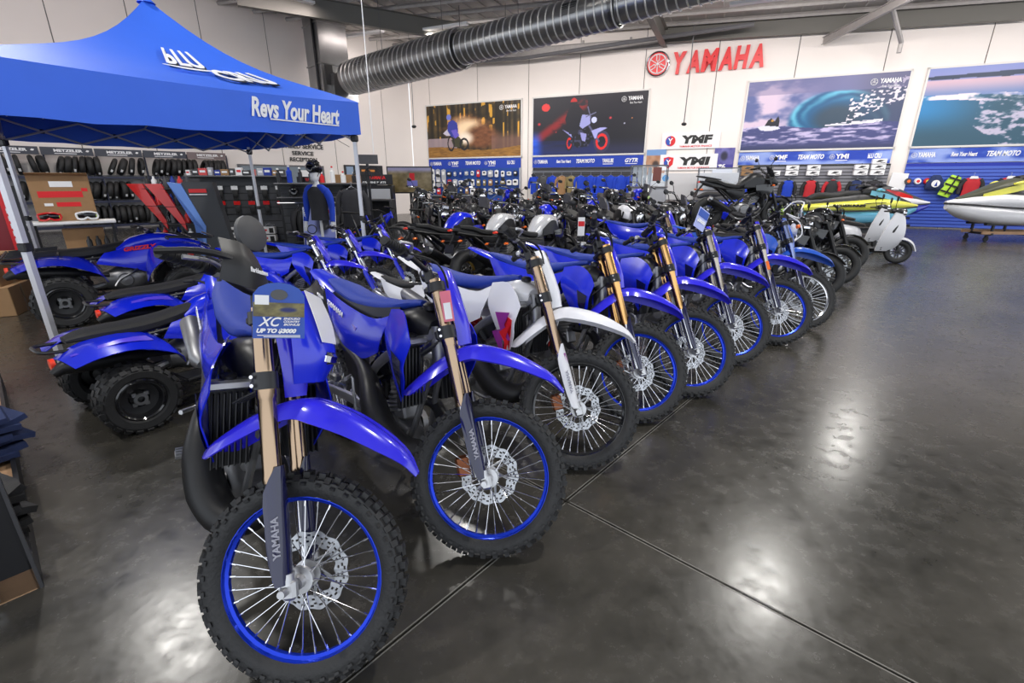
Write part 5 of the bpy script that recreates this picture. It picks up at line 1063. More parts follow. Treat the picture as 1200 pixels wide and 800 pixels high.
    if gfx: txt('lettering', gfx, .34, .05, RED, t, M.Translation((.22, -.175, .80)) @ M.Rotation(R(-4), 4, 'Y'), ext=.004, shear=.3, bold=.05)
    else:
        part('side_stripe', lambda b: b.grid([[(-.9, -.30, .705), (-.9, -.33, .70)], [(-.6, -.36, .765), (-.6, -.42, .75)], [(-.4, -.3, .735), (-.36, -.33, .69)]], -.003, 2, 2), PURP, t)
    return t
quad(-2.50, 3.43, 55, 'blue sport quad bike nearest the dirt bikes, black wheel with grey hub', scale=.8)
quad(-3.10, 4.55, 52, 'blue sport quad bike between the other two quads, mostly hidden', scale=.82)
quad(-4.95, 5.95, 42, 'blue quad bike with racks and red lettering on its side, farthest of three', True, 'GRIZZLY')
# ---------------------------------------------------------------- e-bikes
def ebike(X, Y, psi, label, col, lean=3, z=0):
    t = thing('mountain_bike', label, 'bicycle', M.Translation((X, Y, z)) @ M.Rotation(R(psi), 4, 'Z') @ M.Rotation(-R(lean), 4, 'X'), 'electric mountain bikes')
    for x, nm in ((.62, 'front_tyre'), (-.60, 'rear_tyre')):
        w_ = part(nm, lambda b: (b.ring((0, 0, 0), (0, 1, 0), .335, .028, 40, 8)), TYRE, t, M.Translation((x, 0, .363)), key='btyre')
        part('rim', lambda b: b.lathe([(-.015, .312), (-.015, .285), (.015, .285), (.015, .312)], 40, closed=True), BLKP, w_, key='brim')
        part('spokes', lambda b: [b.tube([(.03*cos(a+.5), s*.03, .03*sin(a+.5)), (.288*cos(a), 0, .288*sin(a))], .0016, 4) for k in range(14) for s in (-1, 1) for a in [2*pi*k/14+s*.1]], STEEL, w_, key='bspk')
        part('hub', lambda b: (b.lathe([(-.06, .015), (-.03, .028), (.03, .028), (.06, .015)], 12, caps=True), b.lathe([(.045, .05), (.045, .09), (.048, .09), (.048, .05)], 24, closed=True)), ALUD, w_, key='bhub')
        part('reflector', lambda b: b.bbox((.14, 0, .12), (.07, .008, .03), .003, rot=(0, R(40), 0)), ORANGE, w_, key='bref')
    S = I4
    part('frame', lambda b: (b.tube([(.38, 0, .86), (.28, 0, .78), (.0, 0, .38)], [.045, .05, .045], 10, 2, flat=.7), b.tube([(.36, 0, .90), (-.12, 0, .70)], .024, 8), b.tube([(-.19, 0, .86), (-.02, 0, .36)], .021, 8), b.tube([(.40, 0, .80), (.36, 0, .95)], .028, 10), b.bbox((0, 0, .36), (.2, .10, .17), .03)), col, t, key=None)
    part('rear_triangle', lambda b: [b.tube(P, .013, 6, 1) for s in (-1, 1) for P in ([(-.05, s*.04, .37), (-.60, s*.06, .363)], [(-.13, s*.03, .70), (-.60, s*.06, .363)])], col, t)
    part('fork', lambda b: [b.tube([(.62, s*.06, .363), (.47, s*.06, .72)], [.02, .018], 8) for s in (-1, 1)]+[b.tube([(.46, -.07, .73), (.46, .07, .73)], .02, 8), b.tube([(.46, 0, .73), (.37, 0, .98)], .02, 8)], BLKP, t, key='bfork')
    hb = part('handlebar', lambda b: (b.tube([(.24, -.37, 1.04), (.33, -.12, 1.04), (.42, 0, 1.0), (.33, .12, 1.04), (.24, .37, 1.04)], .013, 8, 2)), BLKP, t, key='bbar')
    for s in (-1, 1): part('grip', lambda b: b.tube([(.28, s*.26, 1.04), (.24, s*.37, 1.04)], .018, 8), BLACK, hb, key='bgr%d' % s)
    part('saddle', lambda b: (b.hull([(-.38, 0, 1.0, .07, .018), (-.30, 0, 1.0, .075, .025), (-.15, 0, .99, .035, .02), (-.05, 0, .985, .015, .01)], 10, 2)), BLACK, t, key='bsad')
    part('seat_post', lambda b: b.tube([(-.18, 0, .84), (-.225, 0, .98)], .015, 8), BLKP, t, key='bpost')
    part('crank', lambda b: (b.lathe([(-.06, .0), (-.06, .08), (-.055, .08)], 20, (0, 0, .34)), b.tube([(0, -.07, .34), (.13, -.08, .24)], .01, 6), b.tube([(0, .07, .34), (-.13, .08, .44)], .01, 6), b.bbox((.14, -.12, .235), (.09, .09, .02), .004), b.bbox((-.14, .12, .445), (.09, .09, .02), .004)), ALUD, t, key='bcrank')
    part('cables', lambda b: b.tube([(.33, -.12, 1.05), (.48, -.05, .98), (.42, 0, .84)], .005, 5, 3), BLACK, t, key='bcab')
    part('display_stand', lambda b: (b.tube([(-.60, .09, .36), (-.75, .2, .0)], .01, 6), b.tube([(-.60, -.09, .36), (-.45, -.2, .0)], .01, 6), b.tube([(-.75, .2, .0), (-.45, -.2, .0)], .01, 6)), BLKP, t, key='bstd')
    return t
ebike(-3.05, 9.85, 8, 'black electric mountain bike with orange wheel reflectors behind the right tent leg', BLKG)
ebike(-3.15, 11.1, 12, 'blue electric mountain bike with raised saddle just behind the black one', BLUE, z=.0)
ebike(-1.9, 10.9, 20, 'black and blue electric mountain bike at the right end of the bicycle row', BLKP)

# ---------------------------------------------------------------- tyre racks on the left wall
for i in range(6):
    s = 8.95+1.34*(i+.5); t = thing('rack_header', 'dark header board, %s from the right over the tyre racks' % ORD[i], 'sign', wl(s, 2.55, .42))
    part('board', lambda b: b.box((0, 0, 0), (1.30, .03, .24)), mat('slate_header', (.05, .055, .075), .5) if i else mat('faded_header', (.20, .15, .15), .5), t)
    txt('lettering', 'METZELER', .72, .085, TEXTW, t, M.Translation((.03, -.02, .02)), bold=.05); part('small_print', lambda b: b.box((-.05, -.018, -.07), (.55, .004, .022)), TEXTW, t)
    part('elephant_mark', lambda b: b.plate([(.46, 0, 0), (.50, 0, .045), (.56, 0, .03), (.54, 0, -.01), (.5, 0, -.02)], (0, .004, 0)), TEXTW, t, M.Translation((0, -.02, .01)))
rk_ = thing('tyre_rack', 'long dark steel shelving rack holding three rows of tyres on the left wall', 'rack', wl(12.9, 0, .03))
for i in range(7):
    x = -4.02+1.34*i; part('upright', lambda b: (b.box((x, -.08, 1.3), (.05, .05, 2.6)), b.box((x, -.5, .9), (.03, .03, 1.8)), b.tube([(x, -.08, .3), (x, -.5, 1.7)], .01, 4)), mat('navy_rack_steel', (.02, .025, .06), .45), rk_)
for z in (1.75, .95, .14):
    for dy in (-.12, -.42): part('shelf_rail', lambda b: b.box((0, dy, z), (8.1, .035, .05)), MATS['navy_rack_steel'], rk_)
    part('brace_bar', lambda b: b.box((0, -.46, z-.01), (8.1, .012, .07)), MATS['navy_rack_steel'], rk_)
part('backing', lambda b: b.box((0, -.02, .95), (8.1, .02, 1.75)), mat('rack_grey_back', (.22, .22, .23), .6), rk_)
TW = [cm('rack_tyre%d' % k, tyre_fn(.31, [.13, .17, .20][k], None, 26), TYRE) for k in range(3)]
def tyre_row(z, ss, names):
    for i, (s, tilt, yaw) in enumerate(ss):
        k = random.randrange(3)
        t = ob('tyre', TW[k], None, wl(s, z+.025+.31*cos(R(tilt))+.06*abs(sin(R(tilt))), .29) @ M.Rotation(R(tilt), 4, 'Y') @ M.Rotation(R(90+yaw), 4, 'Z'))
        tag(t, 'black tyre on the rack, %s from the left on the %s' % (ORD[i % 16] if i < 16 else 'number %d' % (i+1), names), 'tyre', 'tyres on the wall rack')
        part('paper_label', lambda b: b.grid([[(.318*cos(a), y, .318*sin(a)) for y in (-.03, 0, .03)] for a in (R(30), R(36), R(42), R(48))], .002, 1, 1), PAPER, t, M.Rotation(R(-90-random.choice((0, 30, -20))), 4, 'Y') @ M.Rotation(R(180), 4, 'Z') @ M.Diagonal((1.01, 1, 1.01, 1)), key='tlabel')
def runs(lst):
    out = []
    for (s0, n, step, tilt) in lst:
        for k in range(n): out.append((s0-step*k, tilt*(1-k/n)+random.uniform(-3, 3), random.uniform(-8, 8)))
    return sorted(out, key=lambda q: -q[0])
tyre_row(1.775, runs([(15.5, 3, .3, -15), (14.55, 2, .22, -8), (13.9, 6, .19, 16)]), 'top shelf, left part')
tyre_row(1.775, runs([(12.55, 4, .27, 30), (11.3, 8, .175, 18)]), 'top shelf, middle part')
tyre_row(1.775, runs([(9.75, 5, .16, 18)]), 'top shelf, right end')
tyre_row(.975, runs([(14.95, 1, .26, 5), (13.55, 8, .19, 24)]), 'middle shelf, left part')
tyre_row(.975, runs([(11.6, 8, .19, 18)]), 'middle shelf, right part')
tyre_row(.165, runs([(14.0, 13, .175, 10)]), 'bottom shelf, left part')
tyre_row(.165, runs([(11.5, 10, .19, 12)]), 'bottom shelf, right part')

# ---------------------------------------------------------------- goods between tent and left wall
def box_thing(name, label, X, Y, z, dims, rz, m, cat='box', group=None, tape=True):
    t = thing(name, label, cat, at(X, Y, z, rz), group)
    part('carton', lambda b: b.bbox((0, 0, dims[2]/2), dims, .006), m, t)
    if tape: part('tape', lambda b: b.box((0, 0, dims[2]/2), (dims[0]*1.004, .05, dims[2]*1.006)), mat('brown_tape', (.30, .20, .10), .35), t); part('flap_line', lambda b: b.box((0, 0, dims[2]+.001), (dims[0]*.98, .006, .002)), INK, t)
    return t
box_thing('cardboard_box', 'lower plain cardboard carton at the left edge behind the tent leg', -6.62, 5.75, 0, (.75, .6, .36), 25, CARD)
box_thing('cardboard_box', 'upper plain cardboard carton stacked at the left edge', -6.68, 5.8, .36, (.70, .55, .38), 20, CARD)
# dark red banner display with white and red strips
t = thing('banner_display', 'dark red and orange promotional display panel with slanted white edge behind the left tent leg', 'banner', at(-7.3, 6.4, 0, 45))
part('panel', lambda b: b.box((0, 0, .78), (1.2, .08, 1.5)), mat('deep_red_print', (.20, .012, .02), .4), t)
part('orange_swoosh', lambda b: b.plate([(-.6, -.045, .9), (-.1, -.045, .7), (.55, -.045, .25), (.55, -.045, .08), (.1, -.045, .1), (-.6, -.045, .45)], (0, .004, 0), .002), mat('orange_print', (.7, .25, .04), .4), t)
part('red_edge', lambda b: b.box((.47, -.055, .86), (.12, .02, 1.32)), RED, t); part('black_edge', lambda b: b.box((.565, -.055, .86), (.07, .03, 1.34)), BLKP, t); part('edge_lettering', lambda b: [b.box((.47, -.068, .4+.1*k), (.05, .004, .065)) for k in range(9)], PAPER, t)
txt('lettering', 'MOTOREX', .4, .06, TEXTW, t, M.Translation((.33, -.05, .12)), ext=.003, shear=.2, bold=.04)
# table with boxes and goggles
t = thing('display_trolley', 'white topped display trolley with black legs left of the tyre racks', 'table', at(-8.35, 9.2, 0, 40))
part('shelf_top', lambda b: b.bbox((0, 0, .86), (1.25, .6, .05), .01), PAPER, t); part('lower_shelf', lambda b: b.bbox((0, 0, .30), (1.2, .55, .04), .01), LGREY, t)
for x in (-.56, .56):
    for y in (-.24, .24): part('leg', lambda b: b.box((x, y, .42), (.035, .035, .84)), BLKP, t)
bx = box_thing('cardboard_box', 'upright cardboard box with red stamps standing on the white topped trolley', -8.5, 9.3, .885, (.85, .35, .82), 40, CARD, tape=False)
part('red_stamp', lambda b: (b.box((-.02, -.177, .48), (.62, .003, .11)), b.box((.06, -.177, .30), (.34, .003, .08)), b.box((.33, -.177, .56), (.09, .003, .06))), RED, bx); part('label', lambda b: (b.box((.02, -.177, .66), (.32, .003, .10)), b.box((-.22, -.177, .30), (.12, .003, .05))), PAPER, bx)
part('flap', lambda b: b.box((0, -.22, .83), (.85, .14, .006), (R(-20), 0, 0)), CARD, bx)
box_thing('cardboard_box', 'plain cardboard carton under the white topped trolley', -8.3, 9.3, .32, (.6, .3, .42), 40, CARD)
for i, x in enumerate((-.30, .22)):
    g = thing('goggles', ['red and lime riding goggles on the trolley, left pair', 'yellow and white riding goggles on the trolley, right pair'][i], 'goggles', at(-8.35, 9.2, 0, 40) @ M.Translation((x, -.2, .97)))
    part('frame', lambda b: b.tube([(-.15, 0, .05), (0, -.04, .08), (.15, 0, .05), (.14, -.01, -.04), (.05, -.03, -.05), (0, -.03, -.02), (-.05, -.03, -.05), (-.14, -.01, -.04), (-.15, 0, .05)], .018, 8, 2), REDP if i == 0 else PAPER, g)
    part('lens', lambda b: b.hull([(-.13, -.0, .01, .01, .04), (0, -.02, .015, .012, .055), (.13, 0, .01, .01, .04)], 10, 2), BLKG, g); part('strap', lambda b: b.tube([(-.15, 0, .01), (-.16, .08, .0), (0, .12, 0), (.16, .08, 0), (.15, 0, .01)], .02, 6, 2, flat=.3), LIME, g)
for i in range(4): solo('bottle', lambda b: b.lathe([(0, .0), (0, .045), (.2, .045), (.24, .02), (.28, .02), (.28, 0)], 12, ax='z'), BLKP, 'black oil bottle on the lower trolley shelf, %s from the left' % ORD[i], 'bottle', at(-8.35, 9.2, 0, 40) @ M.Translation((-.35+.13*i+.5, -.21, .32)), 'oil bottles on the trolley', key='oil')
# accessory gondola in front of tyres, peg hooks with hanging packets
def gondola(X, Y, rz, W_, H_, label, name='display_gondola'):
    t = thing(name, label, 'display', at(X, Y, 0, rz))
    part('back_panel', lambda b: b.box((0, 0, H_/2), (W_, .06, H_)), mat('slate_panel', (.055, .058, .065), .5), t); part('base', lambda b: b.bbox((0, -.2, .08), (W_, .45, .16), .01), BLKP, t)
    part('top_shelf', lambda b: b.bbox((0, -.16, H_), (W_+.02, .4, .03), .006), GREYP, t)
    for x in (-W_/2, W_/2): part('side_post', lambda b: b.box((x, 0, H_/2), (.05, .08, H_)), BLKP, t)
    for k in range(8): part('slat_groove', lambda b: b.box((0, -.032, .3+k*.17), (W_*.97, .006, .02)), BLKP, t)
    return t
G1 = at(-6.75, 12.4, 0, 12); gondola(-6.75, 12.4, 12, 2.3, 1.72, 'slate slatwall display of gloves and red packets beside the blue edged panel')
for j, (z, m_, nm, row) in enumerate(((1.38, PAPER, 'black glove pair with white card', 'upper row'), (1.02, REDP, 'black glove pair with red card', 'lower row'))):
    for i in range(6):
        g = thing('glove_pack', '%s on the slate display, %s in the %s' % (nm, ORD[i], row), 'gloves', G1 @ M.Translation((-.85+.34*i, -.11, z)), 'gloves on the slate display')
        part('card', lambda b: b.box((0, 0, .07), (.15, .012, .09)), m_, g, key='gcard'); part('glove', lambda b: (b.hull([(-.06, 0, -.07, .02, .08), (0, 0, -.08, .035, .11), (.06, 0, -.07, .02, .08)], 10, 2), [b.tube([(-.045+.03*k, 0, -.15), (-.05+.032*k, 0, -.23)], .013, 6) for k in range(4)]), BLACK, g, key='glovemesh'); part('hook', lambda b: b.tube([(0, .07, .12), (0, -.04, .12)], .006, 5), STEEL, g, key='ghook')
for i in range(2):
    for j in range(2):
        g = thing('boxed_part', 'white and red printed carton on the lower slate display, %s %s' % (('left', 'right')[i], ('upper', 'lower')[j]), 'box', G1 @ M.Translation((-.25+.62*i, -.2, .42-.2*j)), 'cartons on the slate display')
        part('carton', lambda b: b.bbox((0, 0, 0), (.56, .2, .17), .005), PAPER, g, key='bpc'); part('print', lambda b: (b.box((-.08, -.102, .0), (.3, .003, .07)), b.box((.2, -.102, 0), (.1, .003, .12))), INK, g, key='bpp'); part('red_mark', lambda b: b.box((.06, -.103, .01), (.08, .003, .04)), RED, g, key='bpr')
for i, x in enumerate((-.1, .75)):
    solo('hand_tool', lambda b: (b.tube([(-.12, 0, .0), (.0, 0, .06), (.12, 0, .02)], .016, 6, 3), b.tube([(-.1, 0, .05), (.08, 0, .0)], .012, 6)), STEEL, 'silver folding tool on top of the printed cartons, %s one' % ('left', 'right')[i], 'tool', G1 @ M.Translation((x*.7, -.2, .53)))
random.seed(11)
for i in range(14):
    m_ = [PAPER, BLKP, REDP, LGREY, BLUEM, CARD, DGREY][i % 7]; w_ = .10+.05*(i % 3)
    t = thing('small_carton', 'small parts carton on top of the slate display, %s from the left' % ORD[i], 'box', G1 @ M.Translation((-1.08+.16*i, -.2, 1.74)), 'small cartons on the display top')
    hh = .12+.06*((i*5) % 4)/3; part('carton', lambda b: b.bbox((0, 0, hh/2), (w_*.9, .12, hh), .004), m_, t); part('print', lambda b: b.box((0, -.062, hh*.55), (w_*.6, .003, hh*.3)), PAPER if m_ is not PAPER else RED, t)
# tall grey panel with pale blue slanted edge, and the red edged stands
t = thing('slanted_display', 'dark grey promotional tower with pale blue slanted edge and small red logo', 'display', at(-6.2, 9.75, 0, 10))
part('tower', lambda b: b.plate([(-.28, -.03, 1.58), (.28, -.03, 1.58), (.50, -.03, .0), (-.05, -.03, 0), (.0, -.03, .75)], (0, .2, 0)), mat('slate_panel', (.055, .058, .065), .5), t)
part('blue_edge', lambda b: b.plate([(-.52, -.045, 1.58), (-.28, -.045, 1.55), (.02, -.045, .74), (-.10, -.045, 0), (-.18, -.045, 0), (-.04, -.045, .70)], (0, .1, 0)), mat('pale_blue_print', (.16, .32, .80), .4), t)
part('logo_plate', lambda b: b.box((.0, -.045, 1.42), (.32, .01, .07)), RED, t); part('logo_line', lambda b: b.box((.0, -.045, 1.35), (.32, .01, .02)), PAPER, t)
part('foot', lambda b: b.bbox((.15, .07, .02), (.8, .5, .04), .01), BLKP, t)
for i, (X, Y) in enumerate(((-7.65, 10.6), (-7.05, 10.3))):
    t = thing('slanted_display', ['narrow display stand with red slanted edge, left one of two', 'narrow display stand with red slanted edge, right one of two'][i], 'display', at(X, Y, 0, 10))
    part('red_edge', lambda b: b.plate([(-.42, -.25, 1.55), (-.12, -.25, 1.55), (.18, -.25, .8), (.18, -.25, .62)], (0, .05, 0)), REDP, t); part('red_foot', lambda b: b.plate([(.18, -.25, .5), (.20, -.25, .1), (.05, -.25, .1)], (0, .05, 0)), REDP, t)
    for z in (1.45, 1.1, .75, .4): part('shelf', lambda b: b.bbox((.12, 0, z), (.55, .5, .025), .005), BLKP, t)
    part('back', lambda b: b.box((.14, .24, .85), (.56, .03, 1.6)), DGREY, t)
    for j, z in enumerate((1.47, 1.12, .77, .42)):
        for k in range(4):
            mm = [BLKP, DGREY, PAPER, BLUEM, BLKG, REDP][(i+j*3+k*2) % 6]
            solo('bottle', lambda b: b.lathe([(0, 0), (0, .05), (.15, .05), (.19, .02), (.23, .02), (.23, 0)], 12, ax='z'), mm, 'care product bottle on the %s red edged stand, shelf %s, %s along' % (('left', 'right')[i], ORD[j], ORD[k]), 'bottle', at(X, Y, 0, 10) @ M.Translation((-.08+.135*k, -.12, z)), 'bottles on the red edged stands', key='cbot')
# clothes rail bay with helmets
G2 = at(-4.55, 11.9, 0, 10); t = gondola(-4.55, 11.9, 10, 2.0, 1.55, 'grey shelf bay with helmets above a clothes rail', 'shelf_bay')
part('clothes_rail', lambda b: b.tube([(-1.0, -.3, 1.12), (1.0, -.3, 1.12)], .018, 8), STEEL, t); part('helmet_shelf', lambda b: b.bbox((0, -.2, 1.24), (1.95, .4, .025), .005), GREYP, t)
def helmet(label, T, m, group=None, m2=BLKG):
    h = thing('helmet', label, 'helmet', T, group)
    part('shell', lambda b: b.hull([(-.13, 0, 0, .05, .05), (-.10, 0, .01, .10, .095), (0, 0, .03, .12, .12), (.09, 0, .03, .105, .10), (.13, 0, .02, .06, .06)], 14, 3), m, h, key='helsh')
    part('vents', lambda b: [b.hull([(-.10, y, .105, .012, .01), (0, y*1.1, .147, .014, .012), (.09, y, .115, .012, .01)], 8, 2) for y in (-.05, 0, .05)], m2, h, key='helv'); part('peak', lambda b: b.grid([[(.10, -.08, .06), (.13, 0, .075), (.10, .08, .06)], [(.17, -.06, .05), (.2, 0, .06), (.17, .06, .05)]], .004, 2, 2), m2, h, key='help'); part('strap', lambda b: b.tube([(0, -.11, -.02), (.03, -.06, -.14), (.03, .06, -.14), (0, .11, -.02)], .006, 5, 2), BLACK, h, key='helst')
    return h
for i, (x, m_) in enumerate(((-.62, BLKG), (.0, REDP), (.55, BLKG))): helmet(['glossy black bicycle helmet at the left of the shelf bay', 'red and black bicycle helmet in the middle of the shelf bay', 'dull black bicycle helmet at the right of the shelf bay'][i], G2 @ M.Translation((x, -.22, 1.35)) @ M.Rotation(R(-80), 4, 'Z'), m_)
def jacket(label, T, m, group, trim=None, w_=.23, L=.72, cat='jacket', name='jacket'):
    j = thing(name, label, cat, T, group)
    part('torso', lambda b: b.hull([(0, 0, -L, w_*.95, .07), (0, 0, -L*.6, w_*.88, .085), (0, 0, -.18, w_, .09), (0, 0, -.05, w_*.85, .07), (0, 0, .0, .07, .05)], 14, 3, ax='z', pw=.85), m, j, key='torso%d_%d' % (w_*100, L*100))
    for s in (-1, 1): part('sleeve', lambda b: b.tube([(s*w_*.78, 0, -.07), (s*(w_+.05), 0, -.25), (s*(w_+.07), -.02, -.55)], [.075, .065, .05], 10, 3), trim or m, j, key='slv%d%d' % (s, w_*100))
    part('collar', lambda b: b.ring((0, 0, .005), (0, 0, 1), .06, .018, 16, 6), trim or m, j, key='collar'); part('hanger', lambda b: (b.tube([(-w_*.6, 0, -.03), (0, 0, .05), (w_*.6, 0, -.03)], .008, 6), b.tube([(0, 0, .05), (0, 0, .09), (.02, 0, .12), (0, 0, .14), (-.02, 0, .12)], .005, 6, 2)), STEEL, j, key='hang')
    return j
nmj = ['charcoal jacket', 'black jacket', 'black hooded jacket', 'grey blue jacket', 'bright blue jersey', 'blue and black jersey', 'black trousers', 'black riding trousers', 'dark shorts', 'black leather jacket']
for i in range(10):
    m_ = [CLOTHB, BLACK, CLOTHB, DENIM, BLUEC, BLUEC, BLACK, CLOTHB, BLACK, BLACK][i]
    jacket('%s hanging %s from the left on the shelf bay rail' % (nmj[i], ORD[i]), G2 @ M.Translation((-.55+.14*i, -.3, .985)) @ M.Rotation(R(70), 4, 'Z'), m_, 'clothes on the shelf bay rail')
for i, (m_, r_, h_) in enumerate(((BLKP, .05, .28), (BLUEC, .06, .34), (BLKP, .045, .30), (DGREY, .06, .25), (RED, .05, .2), (PAPER, .055, .33), (PAPER, .06, .22), (BLKP, .05, .2))):
    t = thing('spray_bottle', 'cleaning bottle on top of the shelf bay, %s from the left' % ORD[i], 'bottle', G2 @ M.Translation((-.92+.24*i, -.2, 1.57)), 'bottles on the shelf bay top')
    part('body', lambda b: b.lathe([(0, 0), (0, r_), (h_*.75, r_), (h_*.85, r_*.4), (h_, r_*.4), (h_, 0)], 14, ax='z'), m_, t); part('cap', lambda b: b.bbox((0, 0, h_+.02), (.04, .06, .04), .008), PAPER if m_ is not PAPER else RED, t)
t = thing('sign_box', 'black sign box with red logo strip on top of the shelf bay', 'sign', G2 @ M.Translation((-.25, -.05, 1.64))); part('box', lambda b: b.box((0, 0, 0), (.6, .1, .13)), BLKP, t); txt('lettering', 'YAMAHA', .34, .07, RED, t, M.Translation((.05, -.055, 0)), bold=.05)
# pinboards and reception window behind
t = thing('reception_window', 'grey framed reception window with pale posters on the left wall', 'window', wl(6.7, 1.85, .05)); part('frame', lambda b: b.box((0, 0, 0), (3.6, .06, .9)), GREYP, t); part('pane', lambda b: b.box((0, -.035, 0), (3.4, .02, .76)), mat('dim_window', (.10, .13, .16), .1, coat=.5), t); part('notice', lambda b: (b.box((.9, -.05, 0), (.35, .01, .5)), b.box((1.35, -.05, -.05), (.3, .01, .36))), PAPER, t)
t = thing('wall_screen', 'dark wall screen with orange print right of the tent leg', 'screen', wl(2.9, 1.95, .05)); part('casing', lambda b: b.box((0, 0, 0), (2.0, .08, .85)), BLKP, t); part('picture', lambda b: (b.box((-.75, -.045, 0), (.35, .01, .7)), b.box((.25, -.045, -.2), (1.2, .01, .3))), mat('blue_grey_print', (.25, .35, .5), .4), t); part('orange_text', lambda b: b.box((.2, -.046, .18), (.7, .01, .09)), mat('orange_print', (.7, .25, .04), .4), t)
# mannequin
MX_ = at(-3.52, 8.9, 0, -14); t = thing('mannequin', 'white headed mannequin in blue sleeved riding jersey and black helmet', 'mannequin', MX_)
part('body', lambda b: (b.hull([(0, 0, .95, .15, .10), (0, 0, 1.08, .14, .10), (0, 0, 1.3, .17, .115), (0, 0, 1.42, .19, .11), (0, 0, 1.5, .12, .08), (0, 0, 1.54, .055, .055), (0, -.01, 1.6, .05, .055)], 16, 3, ax='z'), b.hull([(0, -.02, 1.57, .03, .04), (0, -.03, 1.62, .065, .08), (0, -.01, 1.70, .078, .098), (0, 0, 1.78, .07, .09), (0, 0, 1.83, .03, .04)], 16, 3, ax='z'), b.hull([(0, -.10, 1.66, .012, .01), (0, -.118, 1.675, .014, .014), (0, -.10, 1.71, .008, .01)], 8, 2, ax='z'), b.tube([(0, 0, .02), (0, 0, 1.0)], .025, 8)), SKIN, t)
part('jersey', lambda b: b.hull([(0, 0, .92, .175, .125), (0, 0, 1.1, .165, .12), (0, 0, 1.3, .185, .13), (0, 0, 1.42, .20, .125), (0, 0, 1.49, .13, .09), (0, 0, 1.51, .08, .07)], 18, 3, ax='z'), CLOTHB, t)
for s in (-1, 1):
    part('sleeve', lambda b: b.tube([(s*.16, 0, 1.44), (s*.235, .0, 1.32), (s*.26, -.0, 1.12), (s*.28, -.05, .90)], [.075, .068, .055, .045], 14, 3), BLUEC, t); part('shoulder_panel', lambda b: b.tube([(s*.05, -.02, 1.50), (s*.12, -.03, 1.485), (s*.18, -.02, 1.42)], [.045, .06, .07], 12, 2), BLUEC, t)
    part('hand', lambda b: (b.hull([(s*.28, -.05, .90, .03, .025), (s*.285, -.06, .84, .04, .02), (s*.285, -.065, .80, .035, .018)], 10, 2, ax='z'), [b.tube([(s*(.262+.016*k), -.065, .81), (s*(.26+.018*k), -.075, .76-.006*(1.5-abs(k-1.5))), (s*(.262+.017*k), -.085, .725-.008*(1.5-abs(k-1.5)))], [.009, .008, .006], 6, 2) for k in range(4)], b.tube([(s*.255, -.06, .86), (s*.235, -.08, .82), (s*.235, -.09, .79)], [.01, .009, .007], 6, 2)), SKIN, t)
txt('lettering', 'YAMAHA', .22, .035, TEXTW, t, M.Translation((-.275, -.075, 1.03)) @ M.Rotation(R(82), 4, 'Y'), bold=.04)
part('stand_base', lambda b: b.lathe([(0, 0), (0, .2), (.012, .2), (.02, .03), (.02, 0)], 24, ax='z'), STEEL, t)
helmet('black vented bicycle helmet worn by the mannequin', MX_ @ M.Translation((0, -.01, 1.80)) @ M.Rotation(R(-90), 4, 'Z'), BLKG)
t = thing('poster_stand', 'pale blue floor poster stand with rider picture and 1% print beside the mannequin', 'sign', at(-3.70, 9.1, 0, -8) @ M.Rotation(R(-8), 4, 'X') @ M.Diagonal((1, 1, .84, 1)))
part('board', lambda b: b.box((0, .015, .68), (.66, .02, 1.36)), PAPER, t)
def psg(u, v):
    c = mixc((.42, .45, .80), (.70, .74, .95), v) if v > .33 else (.80, .82, .88)
    if .33 < v < .52: c = (.12, .17, .58)
    if v > .55: c = mixc(c, (.20, .22, .42), sstep(.24, .12, math.hypot((u-.6)*.9, v-.74)))
    return c
picture('picture', .64, 1.32, psg, t, M.Translation((0, 0, .68)), 24, 44)
txt('lettering', '1%', .30, .16, TEXTW, t, M.Translation((-.12, -.008, .60)), bold=.05, ext=.004); txt('lettering', 'p.a.', .14, .08, TEXTW, t, M.Translation((.16, -.008, .56)), bold=.03, ext=.004)
part('printed_bicycle', lambda b: (b.ring((-.15, -.01, .87), (0, 1, 0), .095, .010, 20, 4), b.ring((-.16, -.01, .30), (0, 1, 0), .07, .010, 18, 4), b.ring((.14, -.01, .30), (0, 1, 0), .07, .010, 18, 4), b.plate([(0, -.01, .92), (.1, -.01, 1.15), (.2, -.01, 1.1), (.22, -.01, .9), (.1, -.01, .85)], (0, .004, 0))), INK, t)
part('corner_sticker', lambda b: b.box((.25, -.006, 1.27), (.1, .004, .07)), RED, t); part('strut', lambda b: b.tube([(0, .02, 1.0), (0, .28, .05)], .01, 6), BLKP, t)
jacket('grey rucksack style vest hanging behind the mannequin', at(-3.45, 10.6, 1.45, 0), CLOTHB, None, w_=.26, L=.8, cat='vest', name='riding_vest')
solo('garment_stand', lambda b: (b.tube([(0, 0, .03), (0, 0, 1.55)], .015, 8), b.lathe([(0, 0), (0, .22), (.02, .22), (.03, .02)], 20, ax='z')), BLKP, 'thin black garment stand holding the grey vest', 'stand', at(-3.45, 10.66))
t = thing('helmet_tower', 'black wire tower with wheels and helmets right of the mannequin head', 'display', at(-3.35, 11.6, 0, 10)); part('post', lambda b: b.box((0, 0, 1.0), (.06, .06, 2.0)), BLKP, t); part('sign', lambda b: b.box((0, -.03, 2.08), (.5, .03, .2)), DGREY, t); part('base', lambda b: b.bbox((0, 0, .02), (.6, .5, .04), .01), BLKP, t)
for s in (-1, 1): part('wire_ring', lambda b: (b.ring((s*.12, -.12, 1.72), (s*.3, 1, 0), .2, .014, 28, 6), [b.tube([(s*.12, -.12, 1.72), (s*.12+.2*cos(k), -.12, 1.72+.2*sin(k))], .004, 4) for k in range(6)]), BLKP, t)
box_thing('cardboard_box', 'brown cardboard box on the shelf right of the tent leg', -4.35, 13.1, 1.15, (.62, .5, .62), 5, CARD)
